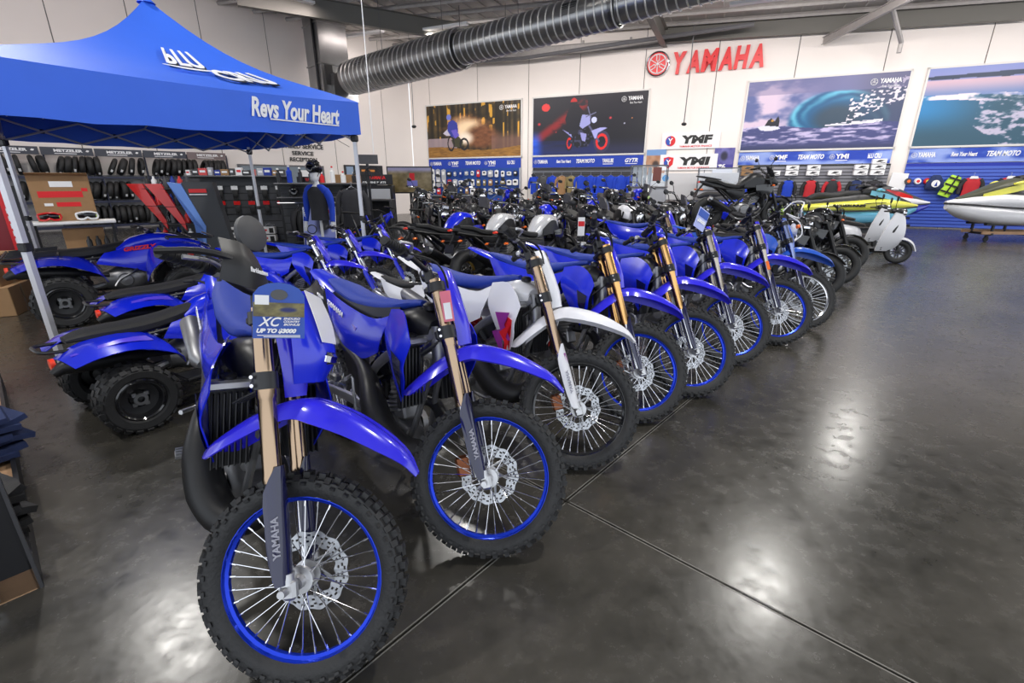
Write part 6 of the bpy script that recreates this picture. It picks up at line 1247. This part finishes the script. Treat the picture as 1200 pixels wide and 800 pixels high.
solo('back_shelf', lambda b: (b.bbox((0, 0, 1.13), (2.6, .6, .04), .01), b.box((0, .28, .56), (2.6, .04, 1.12)), b.box((-1.27, 0, .56), (.05, .6, 1.12)), b.box((1.27, 0, .56), (.05, .6, 1.12))), DGREY, 'dark shelf unit behind the e-bikes carrying the brown box', 'shelf', at(-4.5, 13.15, 0, 3))
t = thing('drinks_fridge', 'grey fronted cabinet with black top sign and red logo behind the e-bikes', 'cabinet', at(-4.25, 15.5, 0, 5)); part('body', lambda b: b.bbox((0, 0, .75), (1.05, .6, 1.5), .02), BLKP, t); part('door', lambda b: b.bbox((0, -.32, .72), (.92, .04, 1.34), .01), LGREY, t); part('handle', lambda b: b.tube([(-.38, -.36, .6), (-.38, -.36, 1.0)], .012, 6), STEEL, t)
part('sign', lambda b: b.box((0, -.28, 1.66), (1.1, .06, .3)), BLKP, t); txt('lettering', 'YAMAHA', .5, .1, RED, t, M.Translation((.1, -.315, 1.72)), bold=.05); txt('lettering', 'GENUINE PARTS', .7, .06, TEXTW, t, M.Translation((0, -.315, 1.58)), bold=.03)
t = thing('television', 'wide television showing a red shirted rider in a sunny field', 'television', at(-3.35, 16.3, 1.36, 5) @ M.Scale(.84, 4)); part('casing', lambda b: b.box((0, .03, .35), (1.75, .06, 1.0)), BLKP, t)
def tvp(u, v):
    c = mixc((.30, .26, .14), (.62, .55, .42), fbm(u*8, v*6, 3)); c = mixc(c, (.62, .62, .85), sstep(.75, .95, v)*.7)
    if abs(u-.55) < .06 and .35 < v < .8: c = (.75, .1, .12)
    if abs(u-.55) < .12 and .25 < v < .5: c = (.45, .45, .75)
    return c
picture('screen', 1.66, .9, tvp, t, M.Translation((0, -.005, .35)), 50, 30, rough=.2); part('stand', lambda b: (b.box((0, .05, -.85), (.1, .06, 1.5)), b.bbox((0, .05, -1.64), (.8, .45, .04), .01)), BLKP, t)
box_thing('cardboard_box', 'small tan cardboard box on the counter right of the television', -2.1, 16.5, 1.18, (.34, .3, .34), 0, CARD)
solo('side_counter', lambda b: (b.bbox((0, 0, 1.15), (1.6, .6, .05), .01), b.box((0, .02, .56), (1.5, .5, 1.12))), GREYP, 'grey counter under the small tan box', 'counter', at(-1.9, 16.5))
# ---------------------------------------------------------------- wall racks on the right wall
PEG = mat('blue_pegboard', (.01, .06, .30), .5)
t = thing('parts_board', 'blue pegboard under the forest poster covered with packets', 'display', wr(3.6, 1.2, .06)); part('board', lambda b: b.box((0, 0, 0), (5.15, .05, 2.1)), PEG, t)
for x in (-2.56, 2.56): part('side_rail', lambda b: b.box((x, -.03, 0), (.06, .08, 2.1)), LGREY, t)
random.seed(5)
hues = [PAPER, CARD, REDP, LGREY, BLKP, PAPER, BLUEM, CLOTHB, KHAKI, LGREY, PAPER]
for j in range(3):
    for i in range(15):
        m_ = random.choice(hues); w_, h_ = random.uniform(.14, .28), random.uniform(.18, .36)
        if i < 3 and j < 2: m_ = [PAPER, LGREY, LGREY][i]; w_, h_ = .26, .5
        p = thing('hanging_packet', '%s packet hung on the blue pegboard, %s from the left in the %s row' % ({'white_print': 'white', 'cardboard': 'tan', 'red_plastic': 'red', 'light_grey_laminate': 'pale grey', 'black_plastic': 'black', 'matte_blue_vinyl': 'blue', 'charcoal_cloth': 'charcoal', 'khaki_cloth': 'khaki'}[m_.name], ORD[i], ('top', 'middle', 'bottom')[j]), 'packet', wr(1.25+.335*i, 2.0-.42*j+random.uniform(-.02, .02), .16), 'packets on the blue pegboard')
        part('pouch', lambda b: b.hull([(-w_/2, 0, 0, .012, h_*.42), (0, 0, 0, .03, h_*.5), (w_/2, 0, 0, .012, h_*.42)], 8, 1, .5), m_, p); part('print', lambda b: b.box((0, -.032, h_*.1), (w_*.55, .004, h_*.3)), PAPER if m_ is not PAPER else INK, p); part('hook', lambda b: b.tube([(0, .09, h_*.5), (0, -.03, h_*.5)], .006, 5), STEEL, p)
def slatwall(a, c, ztop, zbot, label, m, back):
    t = thing('slatwall', label, 'display', wr((a+c)/2, 0, .05)); W_ = c-a; part('backing', lambda b: b.box((0, 0, (ztop+zbot)/2), (W_, .02, ztop-zbot)), back, t); n = int((ztop-zbot)/.115)
    for k in range(n): part('slat', lambda b: b.box((0, 0, 0), (W_, .028, .088)), m, t, M.Translation((0, -.022, zbot+.058+k*.115)), key='slat%d' % (W_*100))
    return t
slatwall(6.8, 11.9, 2.22, .2, 'dark slatwall behind the blue jackets under the night rider poster', mat('dark_slat', (.06, .06, .065), .5), BLKP)
slatwall(15.65, 20.65, 2.22, .1, 'steel grey slatwall behind boxes and vests under the wave poster', mat('grey_slat', (.24, .24, .27), .4), BLKP)
slatwall(21.1, 26.4, 2.22, .05, 'blue slatwall under the boat wake poster behind the watercraft', mat('blue_lilac_slat', (.06, .12, .55), .35), mat('blue_slat_gap', (.008, .025, .35), .4))
jl = [('blue', BLUEC), ('grey', DGREY), ('blue and white', BLUEC), ('brown', CARD), ('khaki', KHAKI), ('blue', BLUEC), ('blue', BLUEC), ('bright blue', BLUEC), ('blue', BLUEC), ('blue and orange', BLUEC), ('blue', BLUEC)]
part('hanging_rail', lambda b: b.tube([(-2.5, -.3, 2.05), (2.5, -.3, 2.05)], .015, 6), STEEL, [o for o in COL.objects if o.name.startswith('slatwall')][0])
for i, (cn, m_) in enumerate(jl):
    jacket('%s jacket %s from the left on the rail under the night rider poster' % (cn, ORD[i]), wr(7.0+.45*i, 1.86, .36) @ M.Rotation(R(20 if i % 2 else -10), 4, 'Z'), m_, 'jackets under the night rider poster', w_=.21, L=.8)
solo('folded_stack', lambda b: [b.bbox((0, 0, .04+.07*k), (.5, .35, .06), .02) for k in range(5)], BLUEC, 'stack of folded blue clothes on the low shelf beneath the hanging jackets', 'clothes', wr(9.9, .78, .5)); solo('low_shelf', lambda b: (b.bbox((0, 0, .74), (4.6, .5, .05), .01), [b.box((x, 0, .36), (.06, .45, .72)) for x in (-2.2, 0, 2.2)]), DGREY, 'low dark shelf beneath the hanging jackets', 'shelf', wr(9.3, 0, .5))
# shoe boxes and vests on grey slatwall
bi = 0
for i, (s, n, m_) in enumerate(((16.0, 2, CARD), (16.95, 1, PAPER), (17.55, 2, PAPER), (18.25, 2, PAPER), (18.95, 1, PAPER), (19.75, 2, PAPER), (20.25, 3, PAPER))):
    for k in range(n):
        z = 1.92+.19*k
        p = thing('shoe_box', '%s printed box on the grey slatwall, %s stack from the left, %s' % ('tan' if m_ is CARD else 'white', ORD[i], ('lowest', 'second up', 'third up')[k]), 'box', wr(s, z, .2), 'boxes on the grey slatwall'); part('carton', lambda b: b.bbox((0, 0, 0), (.42, .22, .17), .005), m_, p, key='sbx'); part('print', lambda b: (b.plate([(-.12, -.112, -.03), (-.02, -.112, .05), (.14, -.112, .03), (.02, -.112, -.03)], (0, .003, 0)), b.box((.1, -.112, -.05), (.14, .003, .02))), DGREY, p, key='sbp'); part('bracket', lambda b: b.box((0, .05, -.09), (.3, .12, .01)), STEEL, p, key='sbb')
for i, (s, c1, m1, c2, m2) in enumerate(((17.5, 'blue', BLUEC, 'black', BLACK), (18.25, 'red', CLOTHR, 'black', BLACK), (18.95, 'black and red', CLOTHB, 'red', CLOTHR), (19.7, 'navy', DENIM, 'black', BLACK), (20.25, 'black and orange', CLOTHB, 'black', BLACK))):
    jacket('%s life vest with %s trim on the grey slatwall, %s from the left' % (c1, c2, ORD[i]), wr(s, 1.66, .25), m1, 'vests on the grey slatwall', trim=m2, w_=.2, L=.6, cat='vest', name='life_vest')
for i, (s, c1, m1) in enumerate(((23.0, 'red and black', CLOTHR), (23.95, 'red and white', CLOTHR), (24.85, 'charcoal', CLOTHB))):
    jacket('%s life vest on the blue slatwall, %s from the left' % (c1, ORD[i]), wr(s, 1.75, .25), m1, 'vests on the blue slatwall', trim=CLOTHB, w_=.24, L=.62, cat='vest', name='life_vest')
    part('white_yoke', lambda b: b.hull([(0, -.05, -.05, .13, .05), (0, -.05, .03, .09, .05)], 10, 1, ax='z'), PAPER, [o for o in COL.objects if o.name.startswith('life_vest')][-1] if False else bpy.data.objects[[o.name for o in COL.objects if o.name.startswith('life_vest')][-1]])
gb = thing('buoyancy_vest', 'lime green and black buoyancy vest tilted on the blue slatwall', 'vest', wr(22.45, 1.5, .22) @ M.Rotation(R(20), 4, 'Y')); part('body', lambda b: b.hull([(0, 0, -.4, .17, .08), (0, 0, 0, .2, .1), (0, 0, .3, .15, .07)], 12, 3, ax='z', pw=.7), LIME, gb); part('straps', lambda b: [b.box((0, -.1, z), (.38, .03, .05)) for z in (-.25, -.02, .2)]+[b.box((0, -.105, 0), (.04, .03, .66))], BLACK, gb)
rt = thing('towable_ring', 'round dark and white towable bag on the blue slatwall', 'bag', wr(22.0, 1.52, .22)); part('bag', lambda b: b.hull([(-.25, 0, -.05, .06, .12), (-.1, 0, .05, .1, .26), (.1, 0, .05, .1, .26), (.25, 0, -.05, .06, .12)], 12, 2), DENIM, rt); part('badge', lambda b: (b.lathe([(-.11, 0), (-.11, .12), (-.10, .12)], 20, (0, 0, .02))), PAPER, rt); part('badge_mark', lambda b: b.plate([(-.03, -.12, -.06), (.02, -.12, .1), (.05, -.12, -.06)], (0, .004, 0)), BLUEM, rt)
for i in range(3):
    p = thing('fin_pack', 'colourful round pack on the blue slatwall, %s of three near the white pillar' % ORD[i], 'packet', wr(21.25+.27*i, 1.62, .18), 'packs near the white pillar'); part('pack', lambda b: b.lathe([(-.05, 0), (-.05, .09), (.03, .11), (.05, .1)], 14), [DGREY, PAPER, REDP][i], p); part('spot', lambda b: b.lathe([(-.06, 0), (-.06, .05), (-.05, .05)], 12), [ORANGE, RED, YEL][i], p)
# white pillar trim between the two water posters
solo('leaning_board', lambda b: b.bbox((0, 0, .95), (.5, .04, 1.9), .008, rot=(0, R(4), 0)), PAPER, 'white blank board leaning between the grey and blue slatwalls', 'board', wr(20.92, 0, .12))
# counters, glass cabinets
def counter(label, T, W_, H_, m, glass=.0):
    t = thing('counter', label, 'counter', T); part('front', lambda b: b.box((0, 0, H_/2+.05), (W_, .6, H_-.1)), m, t); part('plinth', lambda b: b.box((0, .03, .05), (W_-.05, .55, .1)), GREYP, t); part('top', lambda b: b.bbox((0, 0, H_), (W_+.04, .66, .05), .01), GREYP, t)
    if glass:
        for x in (-W_/2+.02, W_/2-.02):
            for y in (-.28, .28): part('post', lambda b: b.box((x, y, H_+glass/2), (.03, .03, glass)), GREYP, t)
        part('glass_front', lambda b: b.box((0, -.28, H_+glass/2), (W_-.06, .006, glass)), GLASS, t); part('cabinet_top', lambda b: b.box((0, 0, H_+glass), (W_, .6, .03)), GREYP, t)
    return t
c1 = counter('tall white counter with glass topped case beside the blue jackets', at(4.85, 17.6, 0, -22), 1.25, 1.42, LGREY, .72)
part('notice', lambda b: b.box((.3, -.31, 1.85), (.28, .01, .45)), mat('brown_notice', (.2, .06, .05), .5), c1)
for k in range(4): part('document_holder', lambda b: b.bbox((-.48+.17*k, -.1, 1.78), (.13, .02, .62), .005), PAPER, c1)
c2 = thing('partition_board', 'long white partition panel beneath the finance sign boards', 'partition', wr(14.0, 0, .55)); part('panel', lambda b: b.bbox((0, 0, 1.42), (3.5, .05, 1.05), .01), mat('white_board', (.62, .62, .64), .45), c2); part('base_panel', lambda b: b.box((0, .02, .45), (3.5, .05, .9)), DGREY, c2); part('sticker', lambda b: (b.box((-1.42, -.03, 1.75), (.3, .01, .22)), b.lathe([(-.035, 0), (-.035, .13), (-.03, .13)], 16, (-1.05, 0, 1.75))), mat('sky_sticker', (.06, .3, .65), .4), c2); part('leaflet', lambda b: b.box((-1.25, -.03, 1.12), (.32, .01, .28)), REDP, c2)
c3 = counter('dark framed glass cabinet behind the adventure tourer', wr(15.0, 0, 1.3), 1.5, 1.3, LGREY, .8)
# ---------------------------------------------------------------- scooters
def scooter(X, Y, psi, label, st=18):
    t = thing('scooter', label, 'scooter', M.Translation((X, Y, 0)) @ M.Rotation(R(psi), 4, 'Z') @ M.Rotation(-R(5), 4, 'X'), None); S = M.Translation((.5, 0, .7)) @ M.Rotation(R(st), 4, 'Z') @ M.Translation((-.5, 0, -.7))
    wheel(t, 'f', S @ M.Translation((.63, 0, .235)), .235, .10, DGREY, cast=True, knob=None, hubm=BLKP); wheel(t, 'r', M.Translation((-.60, 0, .235)), .235, .11, DGREY, 'rear_tyre', cast=True, knob=None, hubm=BLKP)
    part('front_mudguard', lambda b: b.grid([[(.63+.27*cos(a), -.085, .235+.27*sin(a)-.02), (.63+.295*cos(a), 0, .235+.295*sin(a)), (.63+.27*cos(a), .085, .235+.27*sin(a)-.02)] for a in [R(x) for x in (10, 45, 80, 115, 150)]], .005, 3, 3), WHITE, t, S)
    part('leg_shield', lambda b: b.grid([[(.44, -.13, 1.0), (.52, 0, 1.02), (.44, .13, 1.0)], [(.40, -.26, .82), (.60, 0, .84), (.40, .26, .82)], [(.34, -.30, .60), (.64, 0, .60), (.34, .30, .60)], [(.30, -.26, .40), (.60, 0, .42), (.30, .26, .40)], [(.26, -.18, .24), (.46, 0, .25), (.26, .18, .24)]], .03, 3, 3), WHITE, t)
    part('floorboard', lambda b: b.bbox((.12, 0, .27), (.52, .34, .06), .02), BLKP, t); part('underbody', lambda b: b.bbox((.1, 0, .22), (.6, .24, .06), .02), BLKP, t)
    part('rear_body', lambda b: b.hull([(-.05, 0, .42, .10, .14), (-.15, 0, .50, .17, .2), (-.4, 0, .56, .20, .19), (-.7, 0, .60, .15, .12), (-.9, 0, .62, .06, .05)], 14, 3, .8), WHITE, t); part('seat', lambda b: b.hull([(-.02, 0, .72, .09, .03), (-.2, 0, .74, .14, .05), (-.5, 0, .77, .14, .05), (-.82, 0, .78, .09, .03)], 14, 3, .7), BLACK, t)
    part('steering_column', lambda b: b.tube([(.63, .0, .24), (.44, 0, 1.0)], .03, 8), BLKP, t, S); part('handlebar_cover', lambda b: b.hull([(.34, 0, 1.02, .10, .04), (.42, 0, 1.03, .15, .06), (.50, 0, 1.02, .12, .07), (.55, 0, 1.0, .06, .05)], 12, 2), BLKP, t, S)
    part('handlebar', lambda b: b.tube([(.30, -.34, 1.03), (.40, -.12, 1.03), (.40, .12, 1.03), (.30, .34, 1.03)], .016, 8, 2), BLKP, t, S); part('headlamp', lambda b: b.lathe([(.52, .06), (.56, .075), (.60, .07), (.61, 0)], 18, (0, 0, 1.0), ax='x'), CHROME, t, S); part('badge', lambda b: b.lathe([(-.0, .0), (.012, .05), (.02, 0)], 18, (.585, 0, .70), ax='x'), BLKP, t)
    for s in (-1, 1):
        part('mirror', lambda b: (b.tube([(.38, s*.18, 1.05), (.36, s*.26, 1.16), (.36, s*.28, 1.2)], .006, 6), b.lathe([(-.01, 0), (-.01, .055), (.012, .05), (.015, 0)], 18, (.36, s*.28, 1.25), ax='x')), BLKP, t, S); part('side_vent', lambda b: b.hull([(.47, s*.20, .60, .02, .05), (.52, s*.18, .66, .035, .05), (.55, s*.15, .74, .02, .03)], 8, 2), BLKP, t)
        part('footrest_trim', lambda b: b.tube([(.38, s*.18, .30), (.1, s*.19, .26), (-.15, s*.18, .30)], .012, 6, 2), GREYP, t)
    part('engine', lambda b: (b.hull([(-.75, .12, .25, .05, .07), (-.4, .12, .28, .06, .09), (-.15, .1, .30, .05, .07)], 10, 2)), ALUD, t); part('silencer', lambda b: b.tube([(-.3, -.15, .25), (-.45, -.16, .27), (-.8, -.17, .36)], [.03, .06, .055], 12), BLKP, t); part('centre_stand', lambda b: [b.tube([(-.25, s*.1, .2), (-.28, s*.17, .02)], .012, 6) for s in (-1, 1)], BLKP, t)
scooter(7.42, 10.1, -46, 'white scooter with black mirrors nearest the aisle beside the black naked bike'); scooter(8.35, 11.75, -42, 'white scooter standing just behind the nearer white scooter')
# ---------------------------------------------------------------- watercraft on trolleys
def jetski(X, Y, psi, label, c_deck, c_hull, c_cowl, c_acc, words=None, L=1.0, z=.52, hood=None):
    t = thing('watercraft', label, 'watercraft', M.Translation((X, Y, z)) @ M.Rotation(R(psi), 4, 'Z') @ M.Scale(L, 4))
    part('hull', lambda b: b.hull([(-1.55, 0, .14, .45, .13, .6), (-1.0, 0, .12, .56, .17, .6), (0, 0, .12, .58, .19, .6), (.8, 0, .16, .50, .20, .7), (1.3, 0, .24, .30, .16, .8), (1.68, 0, .34, .06, .07, 1)], 20, 3), c_hull, t)
    part('deck', lambda b: b.hull([(-1.56, 0, .34, .44, .09, .6), (-1.0, 0, .37, .55, .12, .6), (0, 0, .42, .56, .16, .6), (.7, 0, .46, .46, .17, .7), (1.25, 0, .44, .28, .12, .8), (1.70, 0, .42, .05, .04, 1)], 20, 3), c_deck, t)
    part('rub_rail', lambda b: b.tube([(-1.56, -.45, .27), (-1.0, -.575, .28), (0, -.59, .30), (.8, -.51, .34), (1.3, -.32, .38), (1.72, 0, .41), (1.3, .32, .38), (.8, .51, .34), (0, .59, .30), (-1.0, .575, .28), (-1.56, .45, .27)], .022, 6, 3), BLKP, t)
    part('seat', lambda b: b.hull([(-1.25, 0, .60, .14, .06), (-1.0, 0, .68, .19, .10), (-.55, 0, .66, .20, .12), (-.3, 0, .72, .18, .11), (.0, 0, .72, .15, .12), (.25, 0, .78, .10, .08)], 14, 3, .75), BLACK, t); part('seat_pedestal', lambda b: b.hull([(-1.35, 0, .48, .18, .10), (-.6, 0, .52, .26, .16), (.2, 0, .56, .26, .20), (.5, 0, .55, .2, .15)], 12, 2, .7), DGREY, t)
    part('hood', lambda b: b.hull([(.12, 0, .78, .14, .10), (.35, 0, .80, .22, .17), (.75, 0, .70, .26, .15), (1.15, 0, .58, .18, .09), (1.5, 0, .49, .06, .04)], 14, 3, .75), c_cowl, t); part('hood_flash', lambda b: [b.grid([[(.30, s*.235, .84), (.28, s*.25, .72)], [(.7, s*.275, .76), (.7, s*.285, .62)], [(1.1, s*.20, .62), (1.1, s*.20, .54)]], .01*s, 3, 2) for s in (-1, 1)], hood or c_acc, t)
    part('console', lambda b: b.hull([(.02, 0, .92, .08, .04), (.18, 0, .97, .13, .06), (.34, 0, .95, .10, .05)], 12, 2), BLKP, t); part('handlebar', lambda b: b.tube([(.0, -.36, .98), (.1, -.2, 1.0), (.14, 0, .98), (.1, .2, 1.0), (.0, .36, .98)], .016, 8, 2), BLKP, t)
    for s in (-1, 1): part('grip', lambda b: b.tube([(.06, s*.25, .99), (.0, s*.37, .98)], .022, 8), BLACK, t); part('mirror', lambda b: b.hull([(.40, s*.30, .86, .03, .03), (.48, s*.33, .86, .06, .045), (.6, s*.3, .84, .03, .02)], 10, 2), c_acc, t)
    part('side_groove', lambda b: b.tube([(-.9, -.56, .42), (-.1, -.575, .43), (0.05, -.56, .50), (.6, -.5, .52)], .012, 5, 2), BLKP, t); part('jet_nozzle', lambda b: b.tube([(-1.5, 0, .10), (-1.72, 0, .10)], .08, 12), BLKP, t)
    if words: txt('lettering', words, .8, .07, INK, t, M.Translation((-.35, -.583, .44)), shear=.3, bold=.03, ext=.01); txt('lettering', words, .8, .07, INK, t, M.Translation((-.35, .583, .44)) @ M.Rotation(pi, 4, 'Z'), shear=.3, bold=.03, ext=.01)
    return t
def trolley(X, Y, psi, label, wood=False, z=.5):
    t = thing('trolley', label, 'trolley', M.Translation((X, Y, 0)) @ M.Rotation(R(psi), 4, 'Z'))
    for s in (-1, 1): part('bunk', lambda b: b.box((0, s*.3, z-.03), (2.2, .10, .06)), BLKP, t); part('side_rail', lambda b: b.box((0, s*.34, .24), (2.3, .05, .08)), BLKP if not wood else WOOD, t)
    for x in (-.9, 0, .9):
        part('cross_bar', lambda b: b.box((x, 0, .2), (.06, .75, .06)), BLKP, t)
        for s in (-1, 1): part('upright', lambda b: b.box((x, s*.33, .34), (.05, .05, .3)), BLKP, t)
    for x in (-1.0, 1.0):
        for s in (-1, 1): part('caster', lambda b: (b.tube([(x, s*.33-.02, .065), (x, s*.33+.02, .065)], .065, 14), b.box((x, s*.33, .13), (.06, .06, .08))), BLACK, t)
    return t
def ski_on(X, Y, psi, *a, wood=False, **k):
    trolley(X, Y, psi, 'black wheeled trolley under the '+a[0].split(' with')[0].split(' partly')[0] if not wood else 'wheeled trolley with a raw timber side rail under the near white watercraft', wood); return jetski(X, Y, psi, *a, **k)
ski_on(9.9, 14.2, -8, 'yellow and pale blue watercraft with black seat, behind the scooters', YEL, CYAN, BLKP, CYAN, 'WAVERUNNER')
ski_on(12.0, 16.4, -14, 'white and blue watercraft with red hood accent behind the yellow one', WHITE, BLUE, DGREY, WHITE, None, hood=REDP)
ski_on(14.35, 13.7, 176, 'white watercraft with olive, black and acid yellow nose at the right edge', WHITE, WHITE, mat('olive_dark', (.05, .055, .03), .4), YEL, 'SUPERJET', wood=True, L=1.22)
ski_on(7.2, 15.6, -10, 'blue covered watercraft partly hidden behind the black bikes', BLUEC, BLKG, BLUEC, BLUEC)
# ---------------------------------------------------------------- bottom left display case with folded clothes
t = thing('display_case', 'black display case with wooden base, clothes and metal latch at the left edge', 'case', M.Translation((-2.03, 1.52, 0)) @ M.Rotation(R(-8), 4, 'Z'))
cd_ = V((-.74, .67, 0)).normalized(); ce = V((-.67, -.74, 0)).normalized(); A0 = V((-1.93, 1.50, 0))
t.matrix_basis = M(((cd_.x, ce.x, 0, A0.x), (cd_.y, ce.y, 0, A0.y), (0, 0, 1, 0), (0, 0, 0, 1)))      # x away from camera, y to the left
part('tray', lambda b: b.box((1.5, .5, .05), (3.0, 1.0, .10)), WOOD, t); part('side_rim', lambda b: b.box((1.5, .0, .07), (3.0, .02, .14)), BLKP, t)
part('end_panel', lambda b: b.bbox((.015, .5, .42), (.03, 1.0, .84), .004), BLKP, t); part('corner_trim', lambda b: b.box((.012, -.003, .42), (.036, .012, .84)), DGREY, t); part('back_panel', lambda b: b.box((1.5, .99, .42), (3.0, .02, .84)), BLKP, t)
part('latch', lambda b: (b.bbox((-.012, .16, .05), (.016, .10, .06), .004), b.tube([(-.025, .12, .05), (-.03, .16, .03), (-.025, .20, .05)], .006, 6)), STEEL, t)
def pile(name, label, x, y, z, m, n=4, dx=.34, dy=.3, rz=10):
    o = thing(name, label, 'clothes', t.matrix_basis @ M.Translation((x, y, z)) @ M.Rotation(R(rz), 4, 'Z'))
    for k in range(n): part('folded_layer', lambda b: b.grid([[(-dx/2+dx*i/6, -dy/2+dy*j/5, .035*k+.035+.014*sin(i*1.3+k)*cos(j*1.7+k*2)) for j in range(6)] for i in range(7)], .03, 2, 2), m, o, M.Rotation(R(7*(k % 3)-5), 4, 'Z'))
    return o
pile('folded_jeans', 'pile of folded dark blue jeans spilling over the wooden tray at the left edge', 1.45, .22, .10, DENIM, 7, .75, .44)
pile('folded_trousers', 'pile of folded black trousers on the wooden tray next to the black case', .40, .13, .10, BLACK, 6, .36, .26)
